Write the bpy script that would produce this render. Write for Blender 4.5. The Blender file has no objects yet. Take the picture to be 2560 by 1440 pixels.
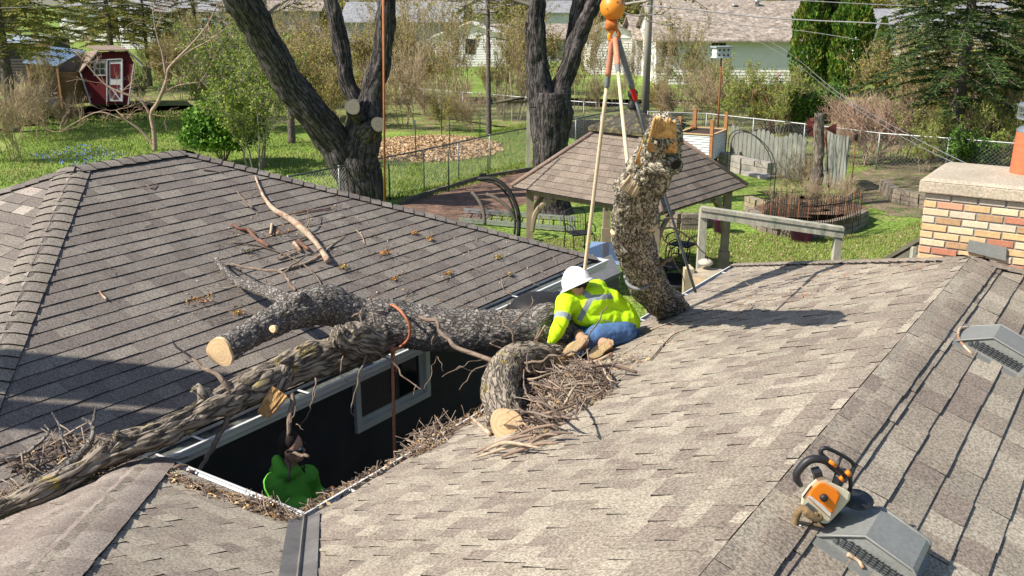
import bpy, bmesh, math, random
from mathutils import Vector, Matrix, noise, Quaternion
R = math.radians
SC = bpy.context.scene
# ---------------------------------------------------------------- camera, sky, sun
CZ = 5.9                      # camera height above the lawn
FP = 2418.0                   # focal length in pixels of a 2560 wide frame
PITCH = R(16.712)
cam = bpy.data.cameras.new("camera"); camo = bpy.data.objects.new("camera", cam)
SC.collection.objects.link(camo); SC.camera = camo
cam.sensor_width = 36; cam.lens = FP / 2560 * 36; cam.clip_start = .1; cam.clip_end = 1500
camo.location = (0, 0, CZ); camo.rotation_euler = (R(90) - PITCH, 0, 0)
SUN = Vector((-.94, -.34, 1.0)).normalized()      # towards the sun
EL = math.asin(SUN.z); AZ = math.atan2(SUN.x, SUN.y)
wd = bpy.data.worlds.new("World"); SC.world = wd; wd.use_nodes = True
nt = wd.node_tree; bg = nt.nodes["Background"]; sk = nt.nodes.new("ShaderNodeTexSky")
sk.sky_type = 'NISHITA'; sk.sun_disc = False; sk.sun_elevation = EL; sk.sun_rotation = AZ
nt.links.new(sk.outputs[0], bg.inputs[0]); bg.inputs[1].default_value = .09
sl = bpy.data.lights.new("sun", 'SUN'); sl.energy = 4.8; sl.angle = R(.5); sl.color = (1, .93, .82)
so = bpy.data.objects.new("sun", sl); SC.collection.objects.link(so)
so.rotation_euler = (-SUN).to_track_quat('-Z', 'Y').to_euler(); so.location = (0, 0, 40)
SC.view_settings.view_transform = 'Standard'; SC.view_settings.look = 'None'
SC.view_settings.exposure = .66; SC.view_settings.gamma = 1
SC.cycles.max_bounces = 6; SC.cycles.transparent_max_bounces = 8

# ---------------------------------------------------------------- frames and pixels to points
CP, SP = math.cos(PITCH), math.sin(PITCH)
TH = R(33.955)
UD = Vector((math.sin(TH), math.cos(TH), 0)); VD = Vector((-math.cos(TH), math.sin(TH), 0)); ZD = Vector((0, 0, 1))
def H(u, v, z): return UD * u + VD * v + ZD * z          # house frame -> world
def ray(x, y):
    b = 720. - y
    return Vector((x - 1280., FP * CP + b * SP, -FP * SP + b * CP))
CAMP = Vector((0, 0, CZ))
def at(x, y, Y): r = ray(x, y); return CAMP + r * (Y / r.y)
def gz(x, y, z=0): r = ray(x, y); return CAMP + r * ((z - CZ) / r.z)
def onpl(x, y, p0, n, h=0):
    r = ray(x, y); return CAMP + r * ((p0 + n * h - CAMP).dot(n) / r.dot(n))
def ppm(P):                                             # pixels (2560 frame) per metre at P
    d = P - CAMP; return FP / (d.y * CP - d.z * SP)
# roof data (metres)
EZ = 2.70
gA, cA, wA, lA, pA = 5.846, 10.592, 3.517, 1.328, .431
gB, cB, wB, pB = 4.16, 11.325, 3.021, .397
WU, WV = 3.811, 5.77
nA = H(0, -pA, 1).normalized(); nB = H(0, pB, 1).normalized(); nR = H(0, -pB, 1).normalized(); nW = H(pB, 0, 1).normalized()
P0A = H(0, gA, EZ); P0B = H(0, gB, EZ); P0R = H(0, gB - wB, EZ + pB * wB); P0W = H(WU, 0, EZ)
def rA(x, y, h=0): return onpl(x, y, P0A, nA, h)
def rB(x, y, h=0): return onpl(x, y, P0B, nB, h)
def rR(x, y, h=0): return onpl(x, y, P0R, nR, h)
def rW(x, y, h=0): return onpl(x, y, P0W, nW, h)

# ---------------------------------------------------------------- scene objects
COL = SC.collection
def tag(o, label=None, cat=None, group=None, kind=None):
    if label: o['label'] = label
    if cat: o['category'] = cat
    if group: o['group'] = group
    if kind: o['kind'] = kind
    return o
def thing(name, label, cat, loc=(0, 0, 0), group=None, rz=0):
    o = bpy.data.objects.new(name, None); COL.objects.link(o); o.location = loc; o.rotation_euler = (0, 0, rz)
    o.empty_display_size = .1
    return tag(o, label, cat, group)
def dup(root, loc, rz=0, label=None, sc=1, group=None):
    r = root.copy(); COL.objects.link(r); r.location = loc; r.rotation_euler = (0, 0, rz); r.scale = (sc, sc, sc) if not isinstance(sc, tuple) else sc
    if label: r['label'] = label
    if group: r['group'] = group
    for ch in list(root.children):
        c = ch.copy(); COL.objects.link(c); c.parent = r
        for g in list(ch.children):
            d = g.copy(); COL.objects.link(d); d.parent = c
    return r
class MB:
    def __init__(s): s.v = []; s.f = []; s.c = []; s.st = []; s.m = []; s.col = (1, 1, 1); s.mi = 0; s.sm = []
    def add(s, vs, fs, col=None, st=None, smooth=False):
        o = len(s.v); s.v += [tuple(p) for p in vs]; s.st += st if st else [tuple(p) for p in vs]
        cc = col if col is not None else s.col
        for f in fs: s.f.append([o + i for i in f]); s.c.append(cc); s.m.append(s.mi); s.sm.append(smooth)
        return o
    def quad(s, a, b, c, d, col=None): s.add([a, b, c, d], [(0, 1, 2, 3)], col)
    def box(s, c, size, ax=None, col=None, bev=0):
        c = Vector(c); X, Y, Z = ax if ax else (Vector((1, 0, 0)), Vector((0, 1, 0)), ZD)
        hx, hy, hz = size[0] / 2, size[1] / 2, size[2] / 2
        vs = [c + X * (i * hx) + Y * (j * hy) + Z * (k * hz) for k in (-1, 1) for j in (-1, 1) for i in (-1, 1)]
        s.add(vs, [(0, 2, 3, 1), (4, 5, 7, 6), (0, 1, 5, 4), (2, 6, 7, 3), (0, 4, 6, 2), (1, 3, 7, 5)], col)
    def bar(s, a, b, w, h, col=None, up=None):
        a = Vector(a); b = Vector(b); d = b - a; L = d.length; d.normalize()
        u = Vector(up) if up else ZD
        if abs(d.dot(u)) > .95: u = Vector((1, 0, 0))
        x = d.cross(u).normalized(); z = x.cross(d).normalized()
        s.box((a + b) / 2, (w, L, h), (x, d, z), col)
    def tube(s, pts, rad, n=8, col=None, cap=True, disp=None, smooth=True, sub=1, ecc=None):
        pts = [Vector(p) for p in pts]
        if not hasattr(rad, '__len__'): rad = [rad] * len(pts)
        if sub > 1: pts, rad = catmull(pts, rad, sub)
        vs, st = [], []; T = None; xa = None; L = 0
        for i, p in enumerate(pts):
            t = (pts[min(i + 1, len(pts) - 1)] - pts[max(i - 1, 0)])
            if t.length < 1e-9: t = ZD.copy()
            t.normalize()
            if xa is None:
                xa = t.cross(ZD)
                if xa.length < .1: xa = t.cross(Vector((1, 0, 0)))
                xa.normalize()
            else:
                xa = (xa - t * xa.dot(t)); xa.normalize()
            ya = t.cross(xa)
            if i: L += (p - pts[i - 1]).length
            for k in range(n):
                a = 2 * math.pi * k / n; ca, sa = math.cos(a), math.sin(a)
                q = (rad[i] * ca, rad[i] * sa, L)
                d = disp(q, rad[i]) if disp else 0
                vs.append(p + (xa * ca + ya * sa) * (rad[i] + d)); st.append(q)
        fs = [(i * n + k, i * n + (k + 1) % n, (i + 1) * n + (k + 1) % n, (i + 1) * n + k) for i in range(len(pts) - 1) for k in range(n)]
        if cap and n > 2: fs += [tuple(range(n))[::-1], tuple(range((len(pts) - 1) * n, len(pts) * n))]
        s.add(vs, fs, col, st, smooth)
    def lathe(s, c, prof, n=16, col=None, ax=None, smooth=True):
        c = Vector(c); X, Y, Z = ax if ax else (Vector((1, 0, 0)), Vector((0, 1, 0)), ZD)
        vs = [c + X * (r * math.cos(2 * math.pi * k / n)) + Y * (r * math.sin(2 * math.pi * k / n)) + Z * z for r, z in prof for k in range(n)]
        fs = [(i * n + k, i * n + (k + 1) % n, (i + 1) * n + (k + 1) % n, (i + 1) * n + k) for i in range(len(prof) - 1) for k in range(n)]
        s.add(vs, fs, col, None, smooth)
    def prism(s, poly, off, col=None):
        off = Vector(off); n = len(poly); vs = [Vector(p) for p in poly] + [Vector(p) + off for p in poly]
        s.add(vs, [tuple(range(n))[::-1], tuple(range(n, 2 * n))] + [(i, (i + 1) % n, n + (i + 1) % n, n + i) for i in range(n)], col)
    def build(s, name, mats, parent=None, world=True, smooth=None):
        me = bpy.data.meshes.new(name)
        off = Vector((0, 0, 0))
        q = parent
        while q is not None and world: off += Vector(q.location); q = q.parent
        me.from_pydata([Vector(v) - off for v in s.v], [], s.f)
        if not isinstance(mats, (list, tuple)): mats = [mats]
        for m in mats: me.materials.append(m)
        me.polygons.foreach_set('material_index', s.m)
        me.polygons.foreach_set('use_smooth', s.sm if smooth is None else [smooth] * len(s.f))
        ca = me.attributes.new('Col', 'FLOAT_COLOR', 'CORNER'); buf = []
        for f, c in zip(s.f, s.c): buf += [c[0], c[1], c[2], 1.] * len(f)
        ca.data.foreach_set('color', buf)
        sa = me.attributes.new('st', 'FLOAT_VECTOR', 'POINT'); sa.data.foreach_set('vector', [x for p in s.st for x in p])
        me.update()
        o = bpy.data.objects.new(name, me); COL.objects.link(o)
        if parent: o.parent = parent
        return o
def catmull(pts, rad, sub):
    P = [pts[0] * 2 - pts[1]] + list(pts) + [pts[-1] * 2 - pts[-2]]; op, orr = [], []
    for i in range(1, len(P) - 2):
        a, b, c, d = P[i - 1:i + 3]
        for k in range(sub):
            t = k / sub; t2, t3 = t * t, t * t * t
            op.append((b * 2 + (c - a) * t + (a * 2 - b * 5 + c * 4 - d) * t2 + (b * 3 - a - c * 3 + d) * t3) * .5)
            orr.append(rad[i - 1] + (rad[i] - rad[i - 1]) * t)
    op.append(pts[-1]); orr.append(rad[-1]); return op, orr

# ---------------------------------------------------------------- materials
MATS = {}
def mat(name, col=(.5, .5, .5), rough=.85, var=.2, scale=6, bump=0, bscale=40, metal=0, attr=None, spec=.3, fine=0, fscale=90, coord='Object', stretch=None, col2=None, mix=(.45, .6), det=4, trans=0):
    if name in MATS: return MATS[name]
    m = bpy.data.materials.new(name); m.use_nodes = True; t = m.node_tree; N, L = t.nodes, t.links
    b = N['Principled BSDF']; b.inputs['Roughness'].default_value = rough; b.inputs['Metallic'].default_value = metal
    b.inputs['Specular IOR Level'].default_value = spec
    if coord == 'Object': tc = N.new('ShaderNodeTexCoord'); co = tc.outputs['Object']
    else: at_ = N.new('ShaderNodeAttribute'); at_.attribute_name = 'st'; co = at_.outputs['Vector']
    if stretch:
        mp = N.new('ShaderNodeMapping'); mp.inputs['Scale'].default_value = stretch; L.new(co, mp.inputs[0]); co = mp.outputs[0]
    def noi(sc, d=4, r=.6):
        n = N.new('ShaderNodeTexNoise'); n.inputs['Scale'].default_value = sc; n.inputs['Detail'].default_value = d; n.inputs['Roughness'].default_value = r
        L.new(co, n.inputs['Vector']); return n.outputs[0]
    def mr(x, a, b_, c, d):
        n = N.new('ShaderNodeMapRange'); n.inputs[1].default_value = a; n.inputs[2].default_value = b_; n.inputs[3].default_value = c; n.inputs[4].default_value = d
        L.new(x, n.inputs[0]); return n.outputs[0]
    if attr: a = N.new('ShaderNodeAttribute'); a.attribute_name = 'Col'; c = a.outputs['Color']
    else: a = N.new('ShaderNodeRGB'); a.outputs[0].default_value = (*col, 1); c = a.outputs[0]
    if col2:
        x = N.new('ShaderNodeMix'); x.data_type = 'RGBA'; L.new(mr(noi(scale * 1.7, 6), mix[0], mix[1], 0, 1), x.inputs[0]); L.new(c, x.inputs[6]); x.inputs[7].default_value = (*col2, 1); c = x.outputs[2]
    def mul(c, fac):
        v = N.new('ShaderNodeVectorMath'); v.operation = 'SCALE'; L.new(c, v.inputs[0]); L.new(fac, v.inputs['Scale']); return v.outputs[0]
    if var: c = mul(c, mr(noi(scale, det), .3, .7, 1 - var, 1 + var))
    if fine: c = mul(c, mr(noi(fscale, 2, .7), .35, .65, 1 - fine, 1 + fine))
    L.new(c, b.inputs['Base Color'])
    if bump:
        bp = N.new('ShaderNodeBump'); bp.inputs['Strength'].default_value = 1; bp.inputs['Distance'].default_value = bump; L.new(noi(bscale, 3), bp.inputs['Height']); L.new(bp.outputs[0], b.inputs['Normal'])
    if trans:
        tr = N.new('ShaderNodeBsdfTranslucent'); L.new(c, tr.inputs[0]); ms = N.new('ShaderNodeMixShader'); ms.inputs[0].default_value = trans
        L.new(b.outputs[0], ms.inputs[1]); L.new(tr.outputs[0], ms.inputs[2]); L.new(ms.outputs[0], N['Material Output'].inputs[0])
    MATS[name] = m; return m
m_shingle = mat('shingle granules', attr=1, rough=.95, var=.10, scale=1.3, fine=.42, fscale=75, spec=.15, bump=.002, bscale=130)
m_white = mat('white painted metal', (.72, .73, .74), .35, .06, 3, spec=.5)
m_galv = mat('galvanised metal', (.30, .32, .31), .5, .25, 5, fine=.15, metal=.3)
m_siding = mat('dark siding', (.055, .055, .060), .75, .15, 3)
m_glass = mat('window glass', (.012, .014, .018), .06, 0, spec=.9)
m_gutin = mat('dirty gutter bed', (.10, .11, .10), .9, .5, 14, fine=.4)
# ================================================================ ROOFS
def clip(poly, cl):
    # Sutherland-Hodgman, cl convex ccw, 2-D tuples
    out = poly
    for i in range(len(cl)):
        ax, ay = cl[i]; bx, by = cl[(i + 1) % len(cl)]
        def side(p): return (bx - ax) * (p[1] - ay) - (by - ay) * (p[0] - ax)
        inp, out = out, []
        for j in range(len(inp)):
            p, q = inp[j - 1], inp[j]; sp, sq = side(p), side(q)
            if sq >= 0:
                if sp < 0: t = sp / (sp - sq); out.append((p[0] + (q[0] - p[0]) * t, p[1] + (q[1] - p[1]) * t))
                out.append(q)
            elif sp >= 0: t = sp / (sp - sq); out.append((p[0] + (q[0] - p[0]) * t, p[1] + (q[1] - p[1]) * t))
        if not out: return []
    return out
TONES = [(.262, .222, .178), (.30, .258, .206), (.375, .33, .262), (.215, .172, .145), (.27, .235, .19), (.345, .305, .242)]
ASPH = (.030, .028, .027)
def shingles(mb, O, A, B, N, poly3, seed, exp=.143, thin=.007, thick=.012, sat=1., lap=.32, tones=TONES, width=(.10, .26), hue=1):
    rnd = random.Random(seed)
    pl = [((p - O).dot(A), (p - O).dot(B)) for p in poly3]
    ar = sum(pl[i - 1][0] * pl[i][1] - pl[i][0] * pl[i - 1][1] for i in range(len(pl)))
    if ar < 0: pl = pl[::-1]
    a0, a1 = min(p[0] for p in pl), max(p[0] for p in pl); b0, b1 = min(p[1] for p in pl), max(p[1] for p in pl)
    k = 0; b = b0 - .03
    avg = [sum(t[i] for t in tones) / len(tones) for i in range(3)]
    while b < b1:
        a = a0 - rnd.random() * .3
        while a < a1:
            w = rnd.uniform(*width); up = rnd.random() < .5
            t = rnd.choice(tones); t = [avg[i] + (t[i] - avg[i]) * sat for i in range(3)]; g = rnd.uniform(.94, 1.06); t = tuple(x * g for x in t)
            j = rnd.uniform(-.003, .003) + .005 * noise.noise(Vector((a * 1.3, b * 9, seed))); lo = thick if up else thin
            lo += rnd.uniform(-.0012, .0012)
            q = clip([(a, b + j), (a + w, b + j), (a + w, b + exp + .02), (a, b + exp + .02)], pl)
            if len(q) >= 3:
                def P(x, y, extra=0): return O + A * x + B * y + N * (lo * max(0, 1 - (y - b) / (exp + .02)) + .001 + extra)
                o = mb.add([P(x, y) for x, y in q], [tuple(range(len(q)))], t)
                for i in range(len(q)):
                    (x1, y1), (x2, y2) = q[i], q[(i + 1) % len(q)]
                    if (abs(y1 - y2) < 1e-6 and abs(y1 - (b + j)) < .001) or (up and abs(x1 - x2) < 1e-6):
                        p1, p2 = P(x1, y1), P(x2, y2)
                        mb.add([p1, p2, O + A * x2 + B * y2 - N * .006, O + A * x1 + B * y1 - N * .006], [(0, 3, 2, 1)], ASPH)
            a += w
        b += exp
def caps(mb, P, Q, n1, n2, seed, exp=.143, half=.16, lift=.022, rnd_=.5, tones=TONES, pieces=True, reverse=False, soft=.04, thin=0.008):
    """ridge or hip cap pieces lapped from P up to Q; n1,n2 normals of the two slopes"""
    rnd = random.Random(seed); D = (Q - P); L = D.length; D.normalize()
    d1 = D.cross(n1); d2 = D.cross(n2); m = (n1 + n2).normalized()
    if d1.dot(n2) > 0: d1 = -d1        # d1: direction lying in slope 1 going away from the ridge
    d1 = d1 if d1.dot(m) < 0 else -d1; d2 = d2 if d2.dot(m) < 0 else -d2
    n = int(L / exp) + 1
    prof = [(-1, half), (-1, half * .72), (-1, half * .42), (-1, half * .18), (0, 0), (1, half * .18), (1, half * .42), (1, half * .72), (1, half)]
    for i in range(n):
        s0, s1 = i * exp, min((i + 1) * exp + .03, L + .02)
        t = rnd.choice(tones[:]); g = rnd.uniform(.93, 1.05); t = tuple(x * g for x in t)
        rows = []
        for s, h in ((s0, lift), (s1, lift - thin)):
            row = []
            jj = rnd.uniform(-.004, .004)
            for sd, w in prof:
                base = P + D * s
                if sd < 0: q = base + d1 * (w + (jj if w == half else 0)) + n1 * h
                elif sd > 0: q = base + d2 * (w + (jj if w == half else 0)) + n2 * h
                else: q = base + m * h
                # soften the crease
                q = q - m * (soft * max(0, 1 - w / (half * .6)) ** 2 * .5)
                row.append(q)
            rows.append(row)
        k = len(prof)
        mb.add(rows[0] + rows[1], [(j, j + 1, k + j + 1, k + j) for j in range(k - 1)], t, None, True)
        lo = [q - m * (thin + .004) for q in rows[0]]
        mb.add(rows[0] + lo, [(j, k + j, k + j + 1, j + 1) for j in range(k - 1)], ASPH)
        for e, nn in ((0, n1), (k - 1, n2)):
            a, b_ = rows[0][e], rows[1][e]
            mb.add([a, b_, b_ - nn * (lift + .004), a - nn * (lift + .004)], [(0, 1, 2, 3)], ASPH)

# ---- garage roof (left) -------------------------------------------------
zA = EZ + pA * wA; C1 = H(cA, gA, EZ); R1 = H(cA - wA, gA + wA, zA); L1 = H(cA - wA - lA, gA + wA, zA); N1 = H(cA - 2 * wA - lA, gA, EZ); F1 = H(cA - 2 * wA - lA, gA + 2 * wA, EZ); K1 = H(cA, gA + 2 * wA, EZ)
nAe = H(pA, 0, 1).normalized(); nAw = H(-pA, 0, 1).normalized(); nAb = H(0, pA, 1).normalized()
garage = thing('garage', 'garage at left with brown hip roof, strewn with broken sticks, above the dark narrow courtyard', 'garage', H(cA - wA, gA + wA, 0))
mb = MB()
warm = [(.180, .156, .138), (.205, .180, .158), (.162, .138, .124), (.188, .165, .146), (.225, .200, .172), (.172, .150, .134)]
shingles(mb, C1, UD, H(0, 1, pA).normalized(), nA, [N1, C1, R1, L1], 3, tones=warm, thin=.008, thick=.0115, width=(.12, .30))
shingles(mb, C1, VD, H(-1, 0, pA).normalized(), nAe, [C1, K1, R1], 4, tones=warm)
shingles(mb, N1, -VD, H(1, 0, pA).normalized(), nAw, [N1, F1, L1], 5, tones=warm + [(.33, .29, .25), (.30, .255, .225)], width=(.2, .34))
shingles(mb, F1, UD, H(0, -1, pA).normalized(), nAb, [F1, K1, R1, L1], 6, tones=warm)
for tri in ([N1, C1, R1, L1], [C1, K1, R1], [K1, F1, L1, R1], [F1, N1, L1]):
    mb.add([p - ZD * .012 for p in tri], [tuple(range(len(tri)))], ASPH)
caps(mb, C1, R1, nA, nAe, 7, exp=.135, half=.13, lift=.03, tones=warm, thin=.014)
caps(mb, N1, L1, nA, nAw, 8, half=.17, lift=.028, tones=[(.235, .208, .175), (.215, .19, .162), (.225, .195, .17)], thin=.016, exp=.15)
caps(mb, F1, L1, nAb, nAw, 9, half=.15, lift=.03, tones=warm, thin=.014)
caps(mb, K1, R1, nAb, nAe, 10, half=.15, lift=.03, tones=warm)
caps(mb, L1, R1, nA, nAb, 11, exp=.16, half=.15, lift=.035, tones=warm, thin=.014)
mb.build('roof', m_shingle, garage)
def gutter(P, Q, out, name, parent, w=.125, bed=True):
    """K-style gutter from P to Q, out = direction away from the wall"""
    D = (Q - P); L = D.length; D.normalize(); mb = MB()
    prof = [(0, .0), (0, -.13), (w - .05, -.13), (w - .04, -.10), (w - .02, -.07), (w - .017, -.035), (w, -.018), (w, 0), (w - .018, .004), (w - .018, -.006)]
    vs = [P + out * a + ZD * b + D * s for s in (0, L) for a, b in prof]; k = len(prof)
    mb.add(vs, [(i, i + 1, k + i + 1, k + i) for i in range(k - 1)])
    mb.add([P + out * a + ZD * b for a, b in prof[:8]], [tuple(range(8))]); mb.add([Q + out * a + ZD * b for a, b in prof[:8]], [tuple(range(8))])
    g = mb.build(name, m_white, parent)
    # hangers
    s = .5
    while s < L: mb = MB(); mb.box(P + D * s + out * (w / 2) + ZD * -.006, (.02, w, .006), (D, out, ZD)); s += 1.1; mb.build('gutter_hanger', m_white, g)
    if bed:
        mb = MB(); mb.quad(P + out * .006 - ZD * .03, Q + out * .006 - ZD * .03, Q + out * (w - .02) - ZD * .035, P + out * (w - .02) - ZD * .035)
        mb.build('gutter_bed', m_gutin, g)
    return g
gutter(H(WU - .05, gA + .02, EZ - .02), H(cA + .05, gA + .02, EZ - .02), -VD, 'gutter', garage, w=.20)
# drip-edge metal under the lowest course
mb = MB(); mb.bar(H(WU, gA + .05, EZ - .03), H(cA, gA + .05, EZ - .03), .03, .07); mb.bar(H(cA + .0, gA + .02, EZ - .05), H(cA + .0, gA + 2 * wA, EZ - .05), .03, .14)
mb.build('drip_edge', m_galv, garage)
# walls
OV = .40
mb = MB()
def siding(mb, P, Q, z0, z1, nrm, exp=.115, holes=()):
    D = (Q - P).normalized(); L = (Q - P).length; z = z0
    while z < z1:
        zt = min(z + exp, z1)
        segs = [(0, L)]
        for (h0, h1, hz0, hz1) in holes:
            if zt > hz0 + .01 and z < hz1 - .01:
                ns = []
                for a, b in segs:
                    if h1 <= a or h0 >= b: ns.append((a, b))
                    else:
                        if h0 > a: ns.append((a, h0))
                        if h1 < b: ns.append((h1, b))
                segs = ns
        for a, b in segs:
            p, q = P + D * a, P + D * b
            mb.quad(p + ZD * z + nrm * .014, q + ZD * z + nrm * .014, q + ZD * zt + nrm * .002, p + ZD * zt + nrm * .002)
            mb.quad(p + ZD * z, q + ZD * z, q + ZD * z + nrm * .014, p + ZD * z + nrm * .014)
        z = zt
wv = gA + OV
W0, W1 = H(WU - .2, wv, 0), H(cA - .35, wv, 0)
def onwall(x, y): return onpl(x, y, W0, VD)
wa, wb_ = onwall(885, 960), onwall(1062, 1000)
wtop = onwall(960, 905); 
def wuu(p): return (p - W0).dot(UD)
win = [(wuu(onwall(885, 1000)), onwall(885, 1078).z), (wuu(onwall(1065, 960)), onwall(1065, 880).z)]
h0, h1 = win[0][0], win[1][0]; hz0, hz1 = onwall(885, 1078).z, 2.42
siding(mb, W0, W1, .15, 2.5, -VD, holes=[(h0, h1, hz0, hz1)])
E1 = H(cA - .35, wv, 0); E2 = H(cA - .35, gA + 2 * wA - OV, 0)
siding(mb, E1, E2, .15, 2.5, UD); mb.quad(E2, H(N1.dot(UD) + OV, E2.dot(VD), 0), H(N1.dot(UD) + OV, E2.dot(VD), 2.5), E2 + ZD * 2.5)
mb.build('wall', m_siding, garage)
mb = MB(); mb.quad(H(2, gA + .03, EZ - .12), H(cA, gA + .03, EZ - .12), H(cA, wv + .02, EZ - .12), H(2, wv + .02, EZ - .12)); mb.build('soffit', m_white, garage)
# window
mb = MB()
def frame(mb, P, D, N, a0, a1, z0, z1, w, d, off=0):
    for (A, B, zz0, zz1) in ((a0, a1, z0, z0 + w), (a0, a1, z1 - w, z1), (a0, a0 + w, z0 + w, z1 - w), (a1 - w, a1, z0 + w, z1 - w)):
        mb.box(P + D * ((A + B) / 2) + ZD * ((zz0 + zz1) / 2) + N * (off + d / 2), (B - A, d, zz1 - zz0), (D, N, ZD))
frame(mb, W0, UD, -VD, h0 - .02, h1 + .02, hz0 - .02, hz1, .07, .05, 0)
wf = mb.build('window', m_white, garage)
mb = MB(); frame(mb, W0, UD, -VD, h0 + .05, h1 - .05, hz0 + .05, hz1 - .07, .045, .03, -.03)
mb.build('window_sash', m_white, wf)
mb = MB(); mb.quad(*[W0 + UD * a + ZD * z + VD * .02 for a, z in ((h0 + .05, hz0 + .05), (h1 - .05, hz0 + .05), (h1 - .05, hz1 - .05), (h0 + .05, hz1 - .05))]); mb.build('window_pane', m_glass, wf)
mb = MB(); mb.box(H(WU + .05, wv - .05, 1.2), (.09, .09, 2.4), (UD, VD, ZD)); mb.build('corner_board', m_white, garage)

# ---- house (right and bottom) --------------------------------------------
zB = EZ + pB * wB; rv = gB - wB; cU = 1
house = thing('house', 'foreground house with worn tan shingle roof and long ridge at right', 'house', H(8, 1.1, 0))
CB = H(cB, gB, EZ); RB = H(cB - wB, rv, zB); KB = H(cB, gB - 2 * wB, EZ); IN = H(WU, gB, EZ); WC = H(WU, WV, EZ)
T = wB; wr = WU - T                    # wing ridge u
IT = H(wr, rv, zB); HT = H(wr, WV - T, zB)
BU = wr - T - 1                        # far behind the camera
mb = MB()
shingles(mb, IN, UD, H(0, -1, pB).normalized(), nB, [IN, CB, RB, IT], 13, exp=.14, thin=.005, thick=.012, width=(.06, .16), sat=.68)
darker = [tuple(x * .95 for x in t) for t in TONES]
shingles(mb, KB, UD, H(0, 1, pB).normalized(), nR, [H(-1.5, gB - 2 * wB, EZ), KB, RB, H(-1.5, rv, zB)], 14, exp=.16, thin=.011, thick=.016, width=(.16, .30), tones=darker, sat=.8)
nE = H(pB, 0, 1).normalized(); nS = H(-pB, 0, 1).normalized()
shingles(mb, CB, VD, H(-1, 0, pB).normalized(), nE, [CB, KB, RB], 15)
shingles(mb, IN, VD, H(-1, 0, pB).normalized(), nW, [IN, WC, HT, IT], 16, exp=.14, sat=.7, width=(.08, .20), thin=.006, thick=.011)
browner = [(.255, .213, .183), (.29, .247, .212), (.23, .19, .163)]
shingles(mb, WC, UD, H(0, -1, pB).normalized(), nB, [WC, HT, H(-3, WV - T, zB), H(-3, WV, EZ)], 17, exp=.14, tones=browner, thin=.004, thick=.007)
for pl in ([IN, CB, RB, IT], [H(-3, gB - 2 * wB, EZ), KB, RB, H(-3, rv, zB)], [CB, KB, RB], [IN, WC, HT, IT], [WC, HT, H(-3, WV - T, zB), H(-3, WV, EZ)]):
    mb.add([p - ZD * .012 for p in pl], [tuple(range(len(pl)))], ASPH)
capt = [(.262, .222, .178), (.25, .21, .17), (.278, .236, .19), (.24, .20, .163)]
caps(mb, H(-.5, rv, zB), RB, nB, nR, 18, exp=.21, half=.20, lift=.026, tones=capt, thin=.002, soft=.10)
caps(mb, CB, RB, nB, nE, 19, half=.15, lift=.03, exp=.14, tones=capt, thin=.012)
caps(mb, KB, RB, nR, nE, 20, half=.15, lift=.03, exp=.14, tones=capt, thin=.012)
caps(mb, WC, HT, nW, nB, 21, half=.22, lift=.024, exp=.16, tones=browner, thin=.002, soft=.09)
mb.build('roof', m_shingle, house)
# open metal valley
m_valley = mat('valley flashing', (.20, .19, .18), .55, .25, 4, fine=.15, metal=.3)
vd = H(-1, -1, pB).normalized(); vw = .10
a1 = (UD * 1 + ZD * 0); s1 = H(0, -1, pB).normalized(); s2 = H(-1, 0, pB).normalized()
lat = H(1, -1, 0).normalized()
p0 = IN + ZD * .02 - vd * .02; p1 = H(wr, rv, zB + .02)
mb = MB()
for sgn in (1, -1):
    # lateral direction lying in the slope
    n = nB if sgn > 0 else nW
    l2 = vd.cross(n); l2 = l2 if l2.dot(lat * sgn) > 0 else -l2
    mb.quad(p0, p1, p1 + l2 * vw, p0 + l2 * vw)
    mb.quad(p0 + l2 * .012 + ZD * .0, p1 + l2 * .012, p1 + ZD * .025, p0 + ZD * .025)
mb.build('valley_flashing', m_valley, house)
gutter(H(WU - .0, gB - .02, EZ - .02), H(cB + .03, gB - .02, EZ - .02), VD, 'gutter', house)
gutter(H(WU - .02, gB + .1, EZ - .02), H(WU - .02, WV + .02, EZ - .02), UD, 'gutter', house)
# walls of the house
mb = MB(); v0 = gB - OV
siding(mb, H(cB - OV, v0, 0), H(WU - OV, v0, 0), .1, 2.5, VD, .115)
siding(mb, H(WU - OV, v0, 0), H(WU - OV, WV + .4, 0), .1, 2.5, UD, .115)
siding(mb, H(cB - OV, gB - 2 * wB + OV, 0), H(cB - OV, v0, 0), .1, 2.5, UD, .115)
siding(mb, H(-3, gB - 2 * wB + OV, 0), H(cB - OV, gB - 2 * wB + OV, 0), .1, 2.5, -VD, .115)
mb.build('wall', m_siding, house)
mb = MB(); mb.quad(H(WU, gB - .03, EZ - .11), H(cB, gB - .03, EZ - .11), H(cB, v0 - .02, EZ - .11), H(WU, v0 - .02, EZ - .11)); mb.build('soffit', m_white, house)
m_grass0 = mat('lawn', (.17, .26, .040), .95, .3, .35, col2=(.25, .27, .08), mix=(.5, .66), fine=.6, fscale=9, bump=.06, bscale=18)
mb = MB(); mb.quad((-400, -60, 0), (400, -60, 0), (400, 900, 0), (-400, 900, 0))
lawn = mb.build('lawn', m_grass0); tag(lawn, kind='structure')
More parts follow.
